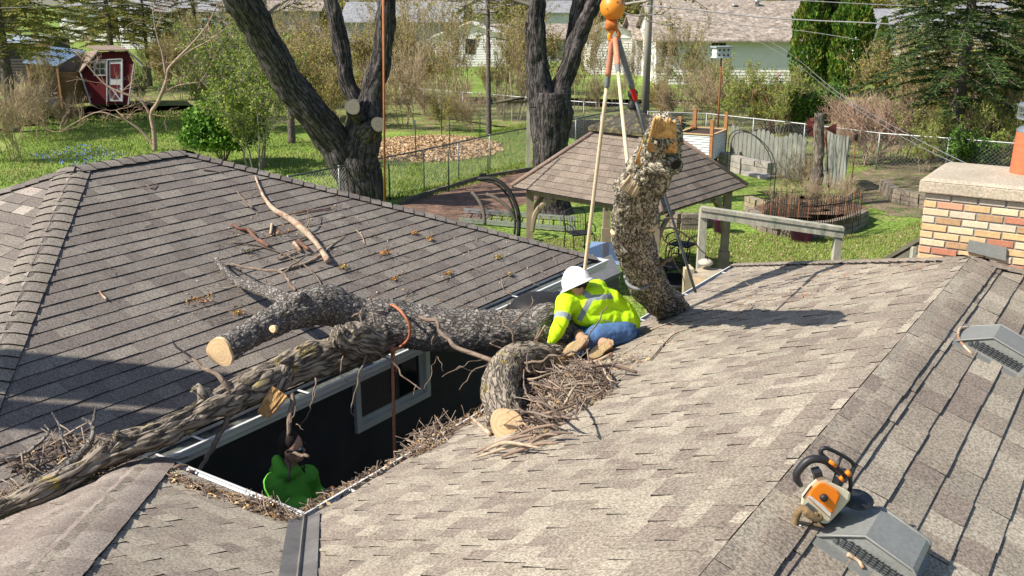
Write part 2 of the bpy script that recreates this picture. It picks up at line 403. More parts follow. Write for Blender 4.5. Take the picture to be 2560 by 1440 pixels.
# ================================================================ FALLEN TREE
def bark_mat(name, c1, c2, c3=None, moss=.0, k=22, st=.35, crev=.55, bump=.010, ridge=False):
    m = bpy.data.materials.new(name); m.use_nodes = True; t = m.node_tree; N, L = t.nodes, t.links; b = N['Principled BSDF']; b.inputs['Roughness'].default_value = .95; b.inputs['Specular IOR Level'].default_value = .15
    a = N.new('ShaderNodeAttribute'); a.attribute_name = 'st'
    mp = N.new('ShaderNodeMapping'); mp.inputs['Scale'].default_value = (1, 1, st); L.new(a.outputs['Vector'], mp.inputs[0])
    nz = N.new('ShaderNodeTexNoise'); nz.inputs['Scale'].default_value = k * .5; nz.inputs['Detail'].default_value = 4; L.new(mp.outputs[0], nz.inputs['Vector'])
    mx = N.new('ShaderNodeMix'); mx.data_type = 'RGBA'; mx.blend_type = 'LINEAR_LIGHT'; mx.inputs[0].default_value = .035; L.new(mp.outputs[0], mx.inputs[6]); L.new(nz.outputs['Color'], mx.inputs[7])
    vo = N.new('ShaderNodeTexVoronoi'); vo.feature = 'DISTANCE_TO_EDGE'; vo.inputs['Scale'].default_value = k; L.new(mx.outputs[2], vo.inputs['Vector'])
    ed = N.new('ShaderNodeMapRange'); ed.inputs[1].default_value = .02; ed.inputs[2].default_value = .20; L.new(vo.outputs[0], ed.inputs[0])
    if ridge:
        rn = N.new('ShaderNodeTexNoise'); rn.inputs['Scale'].default_value = k * .75; rn.inputs['Detail'].default_value = 3; rn.inputs['Distortion'].default_value = .6; L.new(mp.outputs[0], rn.inputs['Vector'])
        s1 = N.new('ShaderNodeMath'); s1.operation = 'SUBTRACT'; s1.inputs[1].default_value = .5; L.new(rn.outputs[0], s1.inputs[0]); s2 = N.new('ShaderNodeMath'); s2.operation = 'ABSOLUTE'; L.new(s1.outputs[0], s2.inputs[0])
        ed.inputs[1].default_value = .0; ed.inputs[2].default_value = .075; L.new(s2.outputs[0], ed.inputs[0])
    n2 = N.new('ShaderNodeTexNoise'); n2.inputs['Scale'].default_value = 9; n2.inputs['Detail'].default_value = 6; L.new(a.outputs['Vector'], n2.inputs['Vector'])
    r2 = N.new('ShaderNodeMapRange'); r2.inputs[1].default_value = .38; r2.inputs[2].default_value = .62; L.new(n2.outputs[0], r2.inputs[0])
    x = N.new('ShaderNodeMix'); x.data_type = 'RGBA'; x.inputs[6].default_value = (*c1, 1); x.inputs[7].default_value = (*c2, 1); L.new(r2.outputs[0], x.inputs[0]); c = x.outputs[2]
    if c3:
        n3 = N.new('ShaderNodeTexNoise'); n3.inputs['Scale'].default_value = 5; n3.inputs['Detail'].default_value = 7; n3.inputs['Roughness'].default_value = .7; L.new(a.outputs['Vector'], n3.inputs['Vector'])
        r3 = N.new('ShaderNodeMapRange'); r3.inputs[1].default_value = .60 - moss; r3.inputs[2].default_value = .68 - moss; L.new(n3.outputs[0], r3.inputs[0])
        y = N.new('ShaderNodeMix'); y.data_type = 'RGBA'; L.new(r3.outputs[0], y.inputs[0]); L.new(c, y.inputs[6]); y.inputs[7].default_value = (*c3, 1); c = y.outputs[2]
    cr = N.new('ShaderNodeMapRange'); cr.inputs[3].default_value = crev; cr.inputs[4].default_value = 1.1; L.new(ed.outputs[0], cr.inputs[0])
    v = N.new('ShaderNodeVectorMath'); v.operation = 'SCALE'; L.new(c, v.inputs[0]); L.new(cr.outputs[0], v.inputs['Scale']); L.new(v.outputs[0], b.inputs['Base Color'])
    bp = N.new('ShaderNodeBump'); bp.inputs['Strength'].default_value = 1; bp.inputs['Distance'].default_value = bump; L.new(ed.outputs[0], bp.inputs['Height'])
    b2 = N.new('ShaderNodeBump'); b2.inputs['Distance'].default_value = bump * .5; L.new(n2.outputs[0], b2.inputs['Height']); L.new(bp.outputs[0], b2.inputs['Normal']); L.new(b2.outputs[0], b.inputs['Normal'])
    return m
bk_h = bark_mat('grey plated bark', (.30, .275, .25), (.20, .18, .165), (.26, .22, .10), -.03, 40, .5, .42, .012)
bk_l = bark_mat('lichened bark', (.34, .29, .225), (.215, .18, .145), (.38, .29, .06), .03, 34, .16, .34, .016, True)
bk_s = bark_mat('rugged pale bark', (.46, .41, .32), (.27, .235, .185), (.19, .21, .05), .02, 52, .36, .18, .014, True)
bk_big = bark_mat('dark furrowed bark', (.115, .10, .095), (.065, .06, .06), (.20, .185, .17), -.04, 16, .11, .38, .04, True)
bk_sm = bark_mat('twig bark', (.28, .21, .16), (.17, .13, .10), None, 0, 30, .3, .8, .003)
def ring_mat(name, c1, c2, k=190, crack=True):
    m = bpy.data.materials.new(name); m.use_nodes = True; t = m.node_tree; N, L = t.nodes, t.links; b = N['Principled BSDF']; b.inputs['Roughness'].default_value = .8; b.inputs['Specular IOR Level'].default_value = .2
    a = N.new('ShaderNodeAttribute'); a.attribute_name = 'st'
    le = N.new('ShaderNodeVectorMath'); le.operation = 'LENGTH'; L.new(a.outputs['Vector'], le.inputs[0])
    nz = N.new('ShaderNodeTexNoise'); nz.inputs['Scale'].default_value = 14; L.new(a.outputs['Vector'], nz.inputs['Vector'])
    ad = N.new('ShaderNodeMath'); ad.operation = 'MULTIPLY_ADD'; ad.inputs[1].default_value = .04; L.new(nz.outputs[0], ad.inputs[0]); L.new(le.outputs['Value'], ad.inputs[2])
    mu = N.new('ShaderNodeMath'); mu.operation = 'MULTIPLY'; mu.inputs[1].default_value = k; L.new(ad.outputs[0], mu.inputs[0])
    si = N.new('ShaderNodeMath'); si.operation = 'SINE'; L.new(mu.outputs[0], si.inputs[0])
    n2 = N.new('ShaderNodeTexNoise'); n2.inputs['Scale'].default_value = 30; n2.inputs['Detail'].default_value = 6; L.new(a.outputs['Vector'], n2.inputs['Vector'])
    s2 = N.new('ShaderNodeMath'); s2.operation = 'MULTIPLY_ADD'; s2.inputs[1].default_value = .22; L.new(si.outputs[0], s2.inputs[0]); L.new(n2.outputs[0], s2.inputs[2])
    x = N.new('ShaderNodeMix'); x.data_type = 'RGBA'; x.inputs[6].default_value = (*c1, 1); x.inputs[7].default_value = (*c2, 1); L.new(s2.outputs[0], x.inputs[0]); L.new(x.outputs[2], b.inputs['Base Color'])
    return m
m_cut = ring_mat('fresh cut wood', (.62, .40, .21), (.80, .60, .36))
m_cutold = ring_mat('weathered cut wood', (.50, .36, .28), (.68, .52, .42), 50)
m_raw = mat('torn wood', (.62, .38, .15), .85, .35, 14, col2=(.42, .22, .09), stretch=(1, 1, .3), bump=.006, bscale=60)
def barkd(k=17, st=.5, amp=.014, lump=.02, seed=0, ridge=False):
    def dr(q, r):
        v = Vector((q[0] * k, q[1] * k, q[2] * k * st)) + Vector((seed, seed * 1.7, 0)); e = min(abs(noise.noise(v * .75 + noise.noise_vector(v * .4) * .5)) * 4.5, 1)
        l = noise.noise(Vector((q[0] * 4, q[1] * 4, q[2] * 2.6)) + Vector((seed, 0, 0))); l2 = noise.noise(Vector((q[0] * 11, q[1] * 11, q[2] * 8)) + Vector((seed, 3, 0)))
        return (e - .6) * amp + l * lump + l2 * lump * .45
    if ridge: return dr
    def d(q, r):
        v = Vector((q[0] * k, q[1] * k, q[2] * k * st)) + Vector((seed, seed * 1.7, 0))
        w = noise.noise_vector(v * .6) * .5
        D = noise.voronoi(v + w)[0]; e = min((D[1] - D[0]) * 2.2, 1)
        l = noise.noise(Vector((q[0] * 4, q[1] * 4, q[2] * 2.2)) + Vector((seed, 0, 0)))
        l2 = noise.noise(Vector((q[0] * 40, q[1] * 40, q[2] * 40)))
        return (e - .6) * amp + l * lump + l2 * amp * .25
    return d
def cutface(parent, c, n, r, name='cut_face', m=None, el=1.0, seed=0, up=None):
    n = Vector(n).normalized(); x = n.cross(ZD).normalized(); y = n.cross(x)
    mb = MB(); K = 40; vs, st = [Vector(c) + n * .006], [(0, 0, 0)]
    for k in range(K):
        a = 2 * math.pi * k / K; rr = r * (1 + .06 * math.sin(3 * a + seed) + .05 * noise.noise(Vector((math.cos(a) * 2, math.sin(a) * 2, seed))))
        dx, dy = rr * math.cos(a), rr * math.sin(a) * el
        vs.append(Vector(c) + x * dx + y * dy); st.append((dx, dy, 0))
    vs2 = [v - n * .03 for v in vs[1:]]
    mb.add(vs + vs2, [(0, 1 + k, 1 + (k + 1) % K) for k in range(K)] + [(1 + k, K + 1 + k, K + 1 + (k + 1) % K, 1 + (k + 1) % K) for k in range(K)], None, st + st[1:])
    return mb.build(name, m or m_cut, parent)
def stick(mb, P, d, L, r, rnd, n=5, kink=.25, col=None, segs=4, twigs=0, taper=.6):
    pts = [Vector(P)]; d = Vector(d).normalized()
    for i in range(segs):
        d = (d + Vector((rnd.uniform(-1, 1), rnd.uniform(-1, 1), rnd.uniform(-1, 1))) * kink).normalized(); pts.append(pts[-1] + d * (L / segs))
    mb.tube(pts, [r * (1 - (1 - taper) * i / segs) for i in range(segs + 1)], n, col)
    for _ in range(twigs):
        i = rnd.randint(1, segs); dd = (d + Vector((rnd.uniform(-1, 1), rnd.uniform(-1, 1), rnd.uniform(-.6, 1))) * .9).normalized()
        stick(mb, pts[i], dd, L * rnd.uniform(.2, .45), r * .55, rnd, n, kink, col, 3, 0)
def log(parent, name, pts, rad, m, k=17, st=.5, amp=.014, lump=.02, seed=0, n=60, sub=None, cap=True, ridge=None):
    ridge = (m is not bk_h) if ridge is None else ridge
    P = [at(*p) for p in pts]; L = sum((P[i + 1] - P[i]).length for i in range(len(P) - 1))
    mb = MB(); mb.tube(P, rad, n, None, cap, barkd(k, st, amp, lump, seed, ridge), True, sub or max(3, int(L / .016 / (len(P) - 1))))
    return mb.build(name, m, parent)
def rv3_(r): return Vector((r.uniform(-1, 1), r.uniform(-1, 1), r.uniform(-1, 1)))
def twigp(mb, px, r0, r1, n=6, sub=4, col=None, jit=None):
    P = [at(*p) for p in px]
    if jit:
        rn_ = random.Random(int(px[0][0] * 7 + px[0][1])); Q = [P[0]]
        for a, b in zip(P, P[1:]):
            for k in (1, 2): Q.append(a.lerp(b, k / 3) + rv3_(rn_) * min(.022, (b - a).length * .09))
            Q.append(b)
        P = Q; sub = 2
    mb.tube(P, [r0 + (r1 - r0) * i / (len(P) - 1) for i in range(len(P))], n, col, True, None, True, sub)
TW1 = (.30, .23, .17)
fallen = thing('fallen_tree', 'large fallen grey limb spanning the courtyard between both roofs, forked, with sawn ends', 'fallen tree', at(1100, 820, 8.3))
H_pts = [(1490, 880, 8.75), (1400, 848, 8.55), (1310, 825, 8.45), (1200, 826, 8.38), (1100, 822, 8.3), (1000, 812, 8.25), (900, 795, 8.2), (820, 765, 8.1), (745, 778, 7.9), (690, 805, 7.7), (630, 838, 7.45), (560, 882, 7.15)]
log(fallen, 'trunk', H_pts, [.19, .215, .20, .19, .195, .20, .185, .19, .165, .125, .112, .118], bk_h, k=24, st=.55, amp=.017, lump=.045, seed=1, n=84)
cutn = (at(548, 884, 7.1) - at(620, 842, 7.42)).normalized() + Vector((-.15, -.55, -.05))
cutface(fallen, at(548, 881, 7.12), cutn, .118, seed=1)
L_pts = [(980, 835, 8.2), (900, 868, 7.95), (830, 890, 7.7), (750, 915, 7.42), (670, 945, 7.12), (600, 978, 6.93), (500, 1025, 6.65), (400, 1078, 6.40), (310, 1118, 6.20), (250, 1150, 6.05), (180, 1190, 5.88), (100, 1232, 5.72), (20, 1268, 5.6), (-60, 1300, 5.45)]
log(fallen, 'branch', L_pts, [.13, .145, .14, .125, .14, .11, .098, .092, .105, .072, .066, .06, .05, .04], bk_l, k=26, st=.2, amp=.026, lump=.045, seed=5, n=80)
# knob where the lower branch leaves
log(fallen, 'limb_stub', [(930, 865, 7.9), (885, 850, 7.72), (850, 842, 7.6), (843, 822, 7.55)], [.14, .14, .10, .05], bk_l, amp=.02, lump=.03, seed=9)
log(fallen, 'limb_stub', [(705, 930, 7.2), (690, 965, 7.08), (672, 1000, 6.98)], [.11, .085, .065], bk_l, amp=.015, seed=11)
def torn(parent, pts, w, m, seed, thick=.03, up=None):
    """splintered slab of raw wood along a line of pixel points"""
    rnd = random.Random(seed); P = [at(*p) for p in pts]; mb = MB()
    side = (P[-1] - P[0]).cross(CAMP - P[0]).normalized()
    for j in range(9):
        o = side * ((j / 8 - .5) * w); e = rnd.uniform(.88, 1.04)
        Q = [P[0].lerp(P[-1], t) + o * (1 - .25 * t) + (CAMP - P[0]).normalized() * (rnd.uniform(0, .012)) for t in (0, .5 * e, e)]
        mb.tube(Q, [w / 8, w / 9, w / 16], 6, None)
    return mb.build('torn_wood', m, parent)
torn(fallen, [(700, 978, 6.98), (655, 1040, 6.86)], .125, m_raw, 3)
log(fallen, 'limb_stub', [(520, 1010, 6.75), (505, 985, 6.70), (485, 968, 6.68)], [.085, .05, .03], bk_l, amp=.02, lump=.03, seed=51, n=36)
log(fallen, 'limb_stub', [(310, 1110, 6.2), (296, 1095, 6.15), (288, 1085, 6.12)], [.08, .045, .03], bk_l, amp=.02, lump=.03, seed=52, n=36)
log(fallen, 'limb_stub', [(735, 770, 7.9), (742, 748, 7.85), (760, 742, 7.82)], [.10, .075, .05], bk_h, amp=.015, lump=.03, seed=53, n=40)
# short butt limb lying towards the camera on the house roof
log(fallen, 'branch', [(1420, 905, 8.35), (1350, 902, 8.1), (1300, 900, 7.9), (1262, 925, 7.6), (1250, 972, 7.0), (1256, 1020, 6.6), (1265, 1058, 6.30)], [.17, .16, .155, .15, .14, .132, .138], bk_l, k=17, amp=.018, lump=.02, seed=21)
cutface(fallen, at(1265, 1060, 6.20), Vector((.05, -.93, .36)), .112, seed=4)
cutface(fallen, at(681, 822, 7.36), (-.35, -.9, .25), .03, seed=2); cutface(fallen, at(1262, 902, 7.62), (-.15, -.6, .75), .035, seed=5, el=.6); cutface(fallen, at(1272, 1015, 6.62), (-.05, -.7, .6), .03, seed=6, el=.7)
# dark dead branch resting up the left roof
log(fallen, 'branch', [(735, 770, 7.9), (690, 738, 8.1), (640, 720, 8.45), (590, 700, 8.7), (560, 672, 8.9), (540, 648, 9.1)], [.075, .062, .055, .05, .035, .025], bk_h, amp=.008, lump=.015, seed=31, n=28)
log(fallen, 'branch', [(1080, 840, 8.1), (1040, 800, 8.3), (1000, 772, 8.45), (975, 764, 8.5)], [.06, .05, .045, .04], bk_h, amp=.006, lump=.01, seed=33, n=24)
log(fallen, 'limb_stub', [(1330, 840, 8.4), (1345, 800, 8.42), (1372, 785, 8.45), (1395, 792, 8.5)], [.11, .12, .12, .08], bk_h, amp=.02, lump=.03, seed=35, n=40)
# rising side shoots
def shoots(parent, specs, m=None, name='twig'):
    for px, r0, r1 in specs:
        mb = MB(); twigp(mb, px, r0 * .85, r1 * .8, jit=1); mb.build(name, m or bk_sm, parent)
shoots(fallen, [
    ([(728, 985, 7.05), (722, 1060, 6.9), (714, 1130, 6.85), (720, 1205, 6.8)], .028, .012),
    ([(715, 1132, 6.85), (745, 1136, 6.8), (773, 1142, 6.75)], .015, .017),
    ([(722, 1070, 6.9), (735, 1040, 6.9), (738, 1015, 6.95)], .010, .005),
    ([(572, 1008, 6.85), (578, 1035, 6.78), (560, 1070, 6.7), (535, 1110, 6.6), (515, 1150, 6.5), (495, 1182, 6.4)], .032, .020),
    ([(590, 980, 6.8), (555, 950, 6.8), (520, 925, 6.85), (485, 900, 7.0), (432, 852, 7.3)], .030, .008),
    ([(487, 903, 7.0), (470, 905, 6.95), (460, 900, 6.9)], .008, .004),
    ([(740, 728, 8.3), (722, 700, 8.4), (705, 682, 8.5), (640, 672, 8.8), (560, 662, 9.2), (480, 655, 9.6), (410, 655, 9.8)], .022, .006),
    ([(410, 655, 9.8), (360, 680, 9.75), (315, 708, 9.6)], .007, .003), ([(412, 658, 9.8), (375, 700, 9.6), (346, 738, 9.4)], .007, .003),
    ([(545, 658, 9.2), (510, 648, 9.4), (480, 640, 9.6)], .006, .003),
    ([(705, 683, 8.5), (745, 655, 8.6), (800, 622, 9.0), (868, 588, 9.6)], .012, .004),
    ([(880, 792, 7.95), (905, 775, 7.9), (900, 830, 7.7), (885, 890, 7.6)], .010, .006),
    ([(930, 780, 8.0), (940, 830, 7.9), (948, 872, 7.8)], .010, .006),
    ([(935, 765, 8.05), (925, 745, 8.05), (960, 730, 8.1)], .010, .006),
    ([(1045, 735, 8.4), (1000, 755, 8.3), (988, 772, 8.2)], .006, .005),
    ([(915, 878, 7.7), (898, 930, 7.5), (886, 985, 7.45), (878, 1032, 7.4), (886, 1042, 7.4)], .011, .006),
    ([(858, 890, 7.6), (850, 935, 7.5), (870, 955, 7.5)], .008, .004),
    ([(788, 945, 7.2), (783, 1000, 7.1), (770, 1035, 7.05), (752, 1072, 7.0)], .008, .004), ([(790, 945, 7.2), (786, 990, 7.15), (780, 1008, 7.1)], .006, .004),
    ([(940, 880, 7.8), (980, 905, 7.7), (1020, 950, 7.6), (1058, 978, 7.5)], .012, .006),
    ([(1040, 962, 7.55), (1036, 975, 7.5), (1034, 988, 7.5)], .005, .004),
    ([(1060, 975, 7.5), (1080, 930, 7.6), (1092, 890, 7.8)], .005, .003), ([(1095, 892, 7.8), (1105, 910, 7.7), (1108, 930, 7.7)], .004, .003),
    ([(1050, 792, 8.1), (1090, 800, 8.0), (1105, 835, 7.9), (1130, 860, 7.8), (1185, 885, 7.7), (1240, 905, 7.6)], .022, .028),
    ([(1085, 840, 7.9), (1080, 850, 7.85), (1078, 862, 7.85)], .008, .004),
    ([(1350, 820, 8.3), (1315, 900, 7.7)], .012, .008),
    ([(1295, 865, 7.9), (1270, 820, 7.9), (1248, 790, 8.0), (1262, 770, 8.0), (1277, 750, 8.1)], .012, .005),
    ([(1280, 808, 7.95), (1310, 780, 8.0), (1332, 755, 8.1), (1330, 740, 8.2)], .010, .004),
    ([(1258, 872, 7.8), (1225, 858, 7.8), (1240, 850, 7.9), (1265, 855, 7.9)], .008, .004),
    ([(1225, 905, 7.5), (1175, 935, 7.3), (1148, 975, 7.2)], .008, .004), ([(1190, 928, 7.35), (1150, 915, 7.3), (1105, 942, 7.3)], .005, .003), ([(1205, 900, 7.4), (1170, 905, 7.3), (1140, 925, 7.3)], .005, .003),
    ([(1225, 1000, 6.9), (1205, 1015, 6.85), (1190, 1045, 6.85)], .014, .008),
    ([(740, 1060, 6.9), (760, 1075, 6.88)], .006, .004),
    ([(1295, 900, 7.7), (1345, 905, 7.5), (1395, 890, 7.4), (1440, 880, 7.5), (1500, 800, 7.9), (1520, 765, 8.1)], .016, .006),
    ([(1503, 800, 7.9), (1540, 805, 7.9)], .005, .003),
])
# small flakes of lichened bark on top are in the material; sling rope round the trunk
m_rope = mat('orange sling rope', (.42, .16, .085), .7, .25, 60, coord='st')
sl = thing('tag_line', 'rusty orange rope looped round the fallen grey limb and hanging into the courtyard', 'rope', at(982, 870, 8.0))
mb = MB(); twigp(mb, [(962, 762, 8.35), (985, 765, 8.1), (1008, 785, 7.98), (1024, 815, 7.95), (1022, 845, 8.0), (1000, 868, 8.05), (982, 872, 8.0)], .013, .013, 8); mb.build('loop', m_rope, sl)
mb = MB(); twigp(mb, [(980, 868, 8.0), (982, 940, 7.9), (984, 1020, 7.8), (986, 1120, 7.7), (987, 1180, 7.7)], .014, .014, 8); mb.build('hanging_rope', m_rope, sl)
mb = MB(); twigp(mb, [(982, 878, 7.96), (990, 900, 7.9), (991, 930, 7.85)], .007, .006, 6); mb.lathe(at(981, 876, 7.97), [(0, -.03), (.026, -.02), (.03, 0), (.026, .02), (0, .03)], 10); mb.build('knot', m_rope, sl)
# standing limb held by the crane
stand = thing('standing_limb', 'crooked upright limb with splintered top, hung from the crane slings', 'tree limb', at(1640, 780, 9.2))
log(stand, 'trunk', [(1712, 800, 9.45), (1680, 778, 9.35), (1645, 745, 9.15), (1615, 700, 8.85), (1597, 650, 8.45), (1585, 590, 8.05), (1588, 530, 7.65), (1603, 475, 7.25), (1628, 425, 6.9), (1652, 385, 6.65), (1660, 345, 6.4), (1658, 318, 6.2)], [.13, .16, .175, .172, .172, .168, .165, .16, .15, .125, .112, .100], bk_s, k=40, st=.42, amp=.024, lump=.03, seed=41, n=120)
log(stand, 'limb_stub', [(1600, 475, 7.2), (1575, 462, 7.05), (1553, 475, 6.95)], [.13, .10, .07], bk_s, amp=.02, lump=.02, seed=42)
log(stand, 'limb_stub', [(1585, 470, 7.15), (1592, 425, 6.95), (1608, 385, 6.8), (1618, 350, 6.7)], [.12, .08, .055, .03], bk_s, amp=.02, lump=.02, seed=43)
log(stand, 'limb_stub', [(1650, 400, 6.6), (1670, 410, 6.45), (1688, 416, 6.35)], [.10, .075, .055], bk_s, amp=.01, lump=.01, seed=44)
log(stand, 'limb_stub', [(1600, 600, 8.0), (1615, 572, 7.85), (1628, 564, 7.7)], [.10, .075, .055], bk_s, amp=.01, lump=.01, seed=45)
log(stand, 'limb_stub', [(1560, 620, 7.95), (1542, 600, 7.9), (1535, 580, 7.85)], [.09, .055, .035], bk_s, amp=.01, lump=.01, seed=46)
cutface(stand, at(1629, 564, 7.64), (.15, -.9, .3), .055, seed=8, el=.85); cutface(stand, at(1535, 578, 7.82), (-.3, -.6, .75), .032, seed=9)
torn(stand, [(1654, 375, 6.32), (1662, 296, 6.02)], .16, m_raw, 5); torn(stand, [(1600, 412, 6.72), (1622, 335, 6.62)], .06, m_raw, 6)
torn(stand, [(1570, 480, 6.93), (1600, 430, 6.85)], .11, mat('dry split wood', (.42, .33, .22), .9, .3, 12), 7)
mb = MB(); mb.lathe(at(1690, 412, 6.26), [(0, 0), (.034, 0.0)], 16, ax=(Vector((1, 0, .2)).normalized(), Vector((0, -.3, 1)).normalized(), Vector((.4, -.9, 0)).normalized())); mb.build('hollow', mat('hollow dark', (.02, .015, .012), .95), stand)
shoots(stand, [([(1640, 560, 7.8), (1665, 545, 7.9), (1720, 552, 8.0)], .012, .005), ([(1640, 565, 7.8), (1690, 575, 7.9), (1735, 600, 8.1), (1770, 650, 8.4)], .012, .005), ([(1650, 575, 7.8), (1680, 640, 8.2), (1712, 715, 8.7)], .008, .004), ([(1650, 660, 8.5), (1672, 650, 8.4), (1680, 645, 8.4)], .03, .015), ([(1655, 662, 8.5), (1680, 668, 8.5)], .008, .006)])
# crane ball, hook and slings
m_org = mat('chipped orange paint', (.78, .26, .02), .45, .12, 7, col2=(.16, .085, .06), mix=(.56, .60), spec=.5)
m_orgr = mat('rusty orange steel', (.50, .15, .03), .6, .35, 20, metal=.1)
BY = 8.3; cb = at(1532, 18, BY); br = 32 / ppm(cb)
crane = thing('crane_ball', 'orange chipped crane headache ball with swivel hook above the standing limb', 'crane hook', cb)
mb = MB(); mb.lathe(cb, [(br * math.sin(math.pi * i / 16) + (.0 if 0 < i < 16 else .0), -br * math.cos(math.pi * i / 16)) for i in range(17)], 32); mb.build('ball', m_org, crane)
s = 1 / ppm(cb); hk = at(1532, 62, BY)
mb = MB(); mb.lathe(hk - Vector((.012, 0, 0)), [(0, -.045), (.045, -.045), (.05, -.02), (.05, .02), (.045, .045), (0, .045)], 16, ax=(Vector((0, 0, 1)), Vector((0, 1, 0)), Vector((1, 0, 0)))); mb.lathe(hk + ZD * .02, [(.03, .0), (.03, .09)], 12); mb.build('swivel', m_orgr, crane)
mb = MB(); mb.tube([at(1536, 68, BY), at(1527, 82, BY), at(1524, 92, BY), at(1528, 101, BY), at(1540, 101, BY), at(1546, 90, BY)], [.022, .022, .022, .02, .018, .010], 10, sub=4); mb.build('hook', m_org, crane)
mb = MB(); mb.tube([at(1536, 64, BY - .02), at(1547, 84, BY - .02), at(1549, 94, BY - .02)], [.012, .018, .008], 8, sub=3); mb.build('latch', m_orgr, crane)
mb = MB(); mb.tube([cb + ZD * br * .9, cb + Vector((-.1, -.4, 14))], .012, 8); mb.build('load_line', mat('steel cable', (.2, .2, .2), .5, .2, 30), crane)
def sling(label, px, r, cols, splits):
    t = thing('sling', label, 'sling', at(*px[0])); P = [at(*p) for p in px]
    for (a, b, m, rr) in splits:
        mb = MB(); n = 10
        mb.tube([P[0].lerp(P[-1], a + (b - a) * i / n) - ZD * (.02 * math.sin(math.pi * (a + (b - a) * i / n))) for i in range(n + 1)], rr, 8); mb.build({0: 'protective_sleeve', 1: 'whipping', 2: 'rope'}[cols[splits.index((a, b, m, rr))]], m, t)
    return t
m_cream = mat('cream rope', (.62, .50, .33), .8, .12, 40); m_slv = mat('salmon sleeve', (.56, .22, .13), .7, .2, 20); m_greyr = mat('grey rope', (.17, .18, .19), .7, .15, 30); m_red = mat('red tape', (.6, .02, .01), .6, .1, 5); m_blk = mat('black rubber', (.015, .015, .016), .6, .15, 10, spec=.4)
sling('cream rope sling with salmon sleeve running down behind the worker helmet', [(1531, 96, BY), (1455, 730, 8.62)], .018, (0, 1, 2), [(0, .13, m_slv, .026), (.13, .17, m_greyr, .024), (.17, 1, m_cream, .017)])
sling('cream rope sling with salmon sleeve tied to the broken stub of the upright limb', [(1538, 96, BY), (1572, 438, 7.0)], .018, (0, 1, 2), [(0, .21, m_slv, .024), (.21, .26, m_greyr, .021), (.26, 1, m_cream, .015)])
sling('dark grey rope sling with red tape passing behind the upright limb to the roof edge', [(1543, 96, BY), (1612, 350, 8.8), (1739, 730, 9.5)], .018, (0, 1, 2), [(0, .16, m_greyr, .026), (.16, .2, m_red, .022), (.2, 1, m_greyr, .014)])
mb = MB(); c0 = at(1600, 700, 8.8); twigp(mb, [(1562, 690, 8.75), (1572, 712, 8.6), (1600, 722, 8.5), (1630, 705, 8.55), (1642, 670, 8.7)], .016, .016, 8); twigp(mb, [(1642, 672, 8.7), (1655, 690, 8.7), (1652, 705, 8.75), (1640, 690, 8.7)], .012, .010, 8); o = mb.build('choker_rope', m_greyr); tag(o, 'grey rope choker wrapped round the foot of the upright limb', 'rope')
# orange hanging strap beside the big tree
mb = MB(); b0 = gz(962, 600); mb.tube([at(958, -60, 18), at(962, 560, 18)], .021, 8); o = mb.build('orange_strap', mat('orange strap', (.36, .13, .04), .7, .2, 12)); tag(o, 'long rusty orange strap hanging straight down in front of the forked big tree', 'strap')
# ================================================================ BROKEN WOOD AND TWIGS
TC = [(.25, .18, .135), (.19, .135, .105), (.34, .27, .21), (.14, .10, .08), (.22, .17, .14), (.40, .32, .23)]
m_twc = mat('dry sticks', (.3, .2, .1), .9, .25, 30, attr=1, bump=.002, bscale=60)
def rv3(r, z=1): return Vector((r.uniform(-1, 1), r.uniform(-1, 1), r.uniform(-z, z)))
def pile(label, name, fn, n, seed, L=(.08, .4), rr=(.003, .010), chips=200, hmax=.2, zf=.35, bias=None, group=None):
    """fn(rnd) -> (point on surface, height factor 0..1)"""
    rnd = random.Random(seed); mb = MB()
    for _ in range(n):
        p, k = fn(rnd); p = p + ZD * (rnd.random() ** 1.6 * hmax * k + .006)
        d = rv3(rnd, zf);
        if bias: d = d + bias * rnd.uniform(-1.6, 1.6)
        ll = rnd.uniform(*L) * rnd.uniform(.5, 1); c = rnd.choice(TC)
        stick(mb, p - d.normalized() * ll / 2, d, ll, rnd.uniform(*rr), rnd, 5 if rr[1] > .007 else 4, .22, c, 4, 1 if rnd.random() < .4 else 0)
    for _ in range(chips):
        p, k = fn(rnd); p = p + ZD * (rnd.random() * hmax * k * .6 + .004); a = rv3(rnd, .5).normalized(); b = a.cross(rv3(rnd, 1)).normalized(); s_ = rnd.uniform(.006, .028)
        c = rnd.choice([(.42, .27, .12), (.30, .17, .08), (.16, .11, .075), (.55, .40, .22), (.10, .075, .055)])
        mb.quad(p + a * s_, p + b * s_ * .6, p - a * s_, p - b * s_ * .6, c)
    o = mb.build(name, m_twc); tag(o, label, 'sticks', group, 'stuff'); return o
def ell(cx, cy, rx, ry, plane, rot=0):
    def f(r):
        a = r.random() * 6.283; q = math.sqrt(r.random()); dx, dy = rx * q * math.cos(a), ry * q * math.sin(a)
        ca, sa = math.cos(R(rot)), math.sin(R(rot)); return plane(cx + dx * ca - dy * sa, cy + dx * sa + dy * ca), (1 - q * q)
    return f
pile('tangled heap of brown twigs and wood chips on the tan roof below the kneeling worker', 'twig_pile', ell(1425, 985, 118, 52, rB, -16), 360, 1, (.08, .42), (.0022, .0085), 380, .22, .6)
pile('spread of bark and twigs beside the sawn butt end', 'twig_pile', ell(1350, 1055, 70, 45, rB, -20), 150, 2, (.08, .4), (.002, .009), 200, .10)
pile('thin scatter of twigs and chips on the tan roof right of the heap', 'twig_scatter', ell(1540, 910, 90, 22, rB, -8), 50, 3, (.05, .2), (.002, .005), 200, .02)
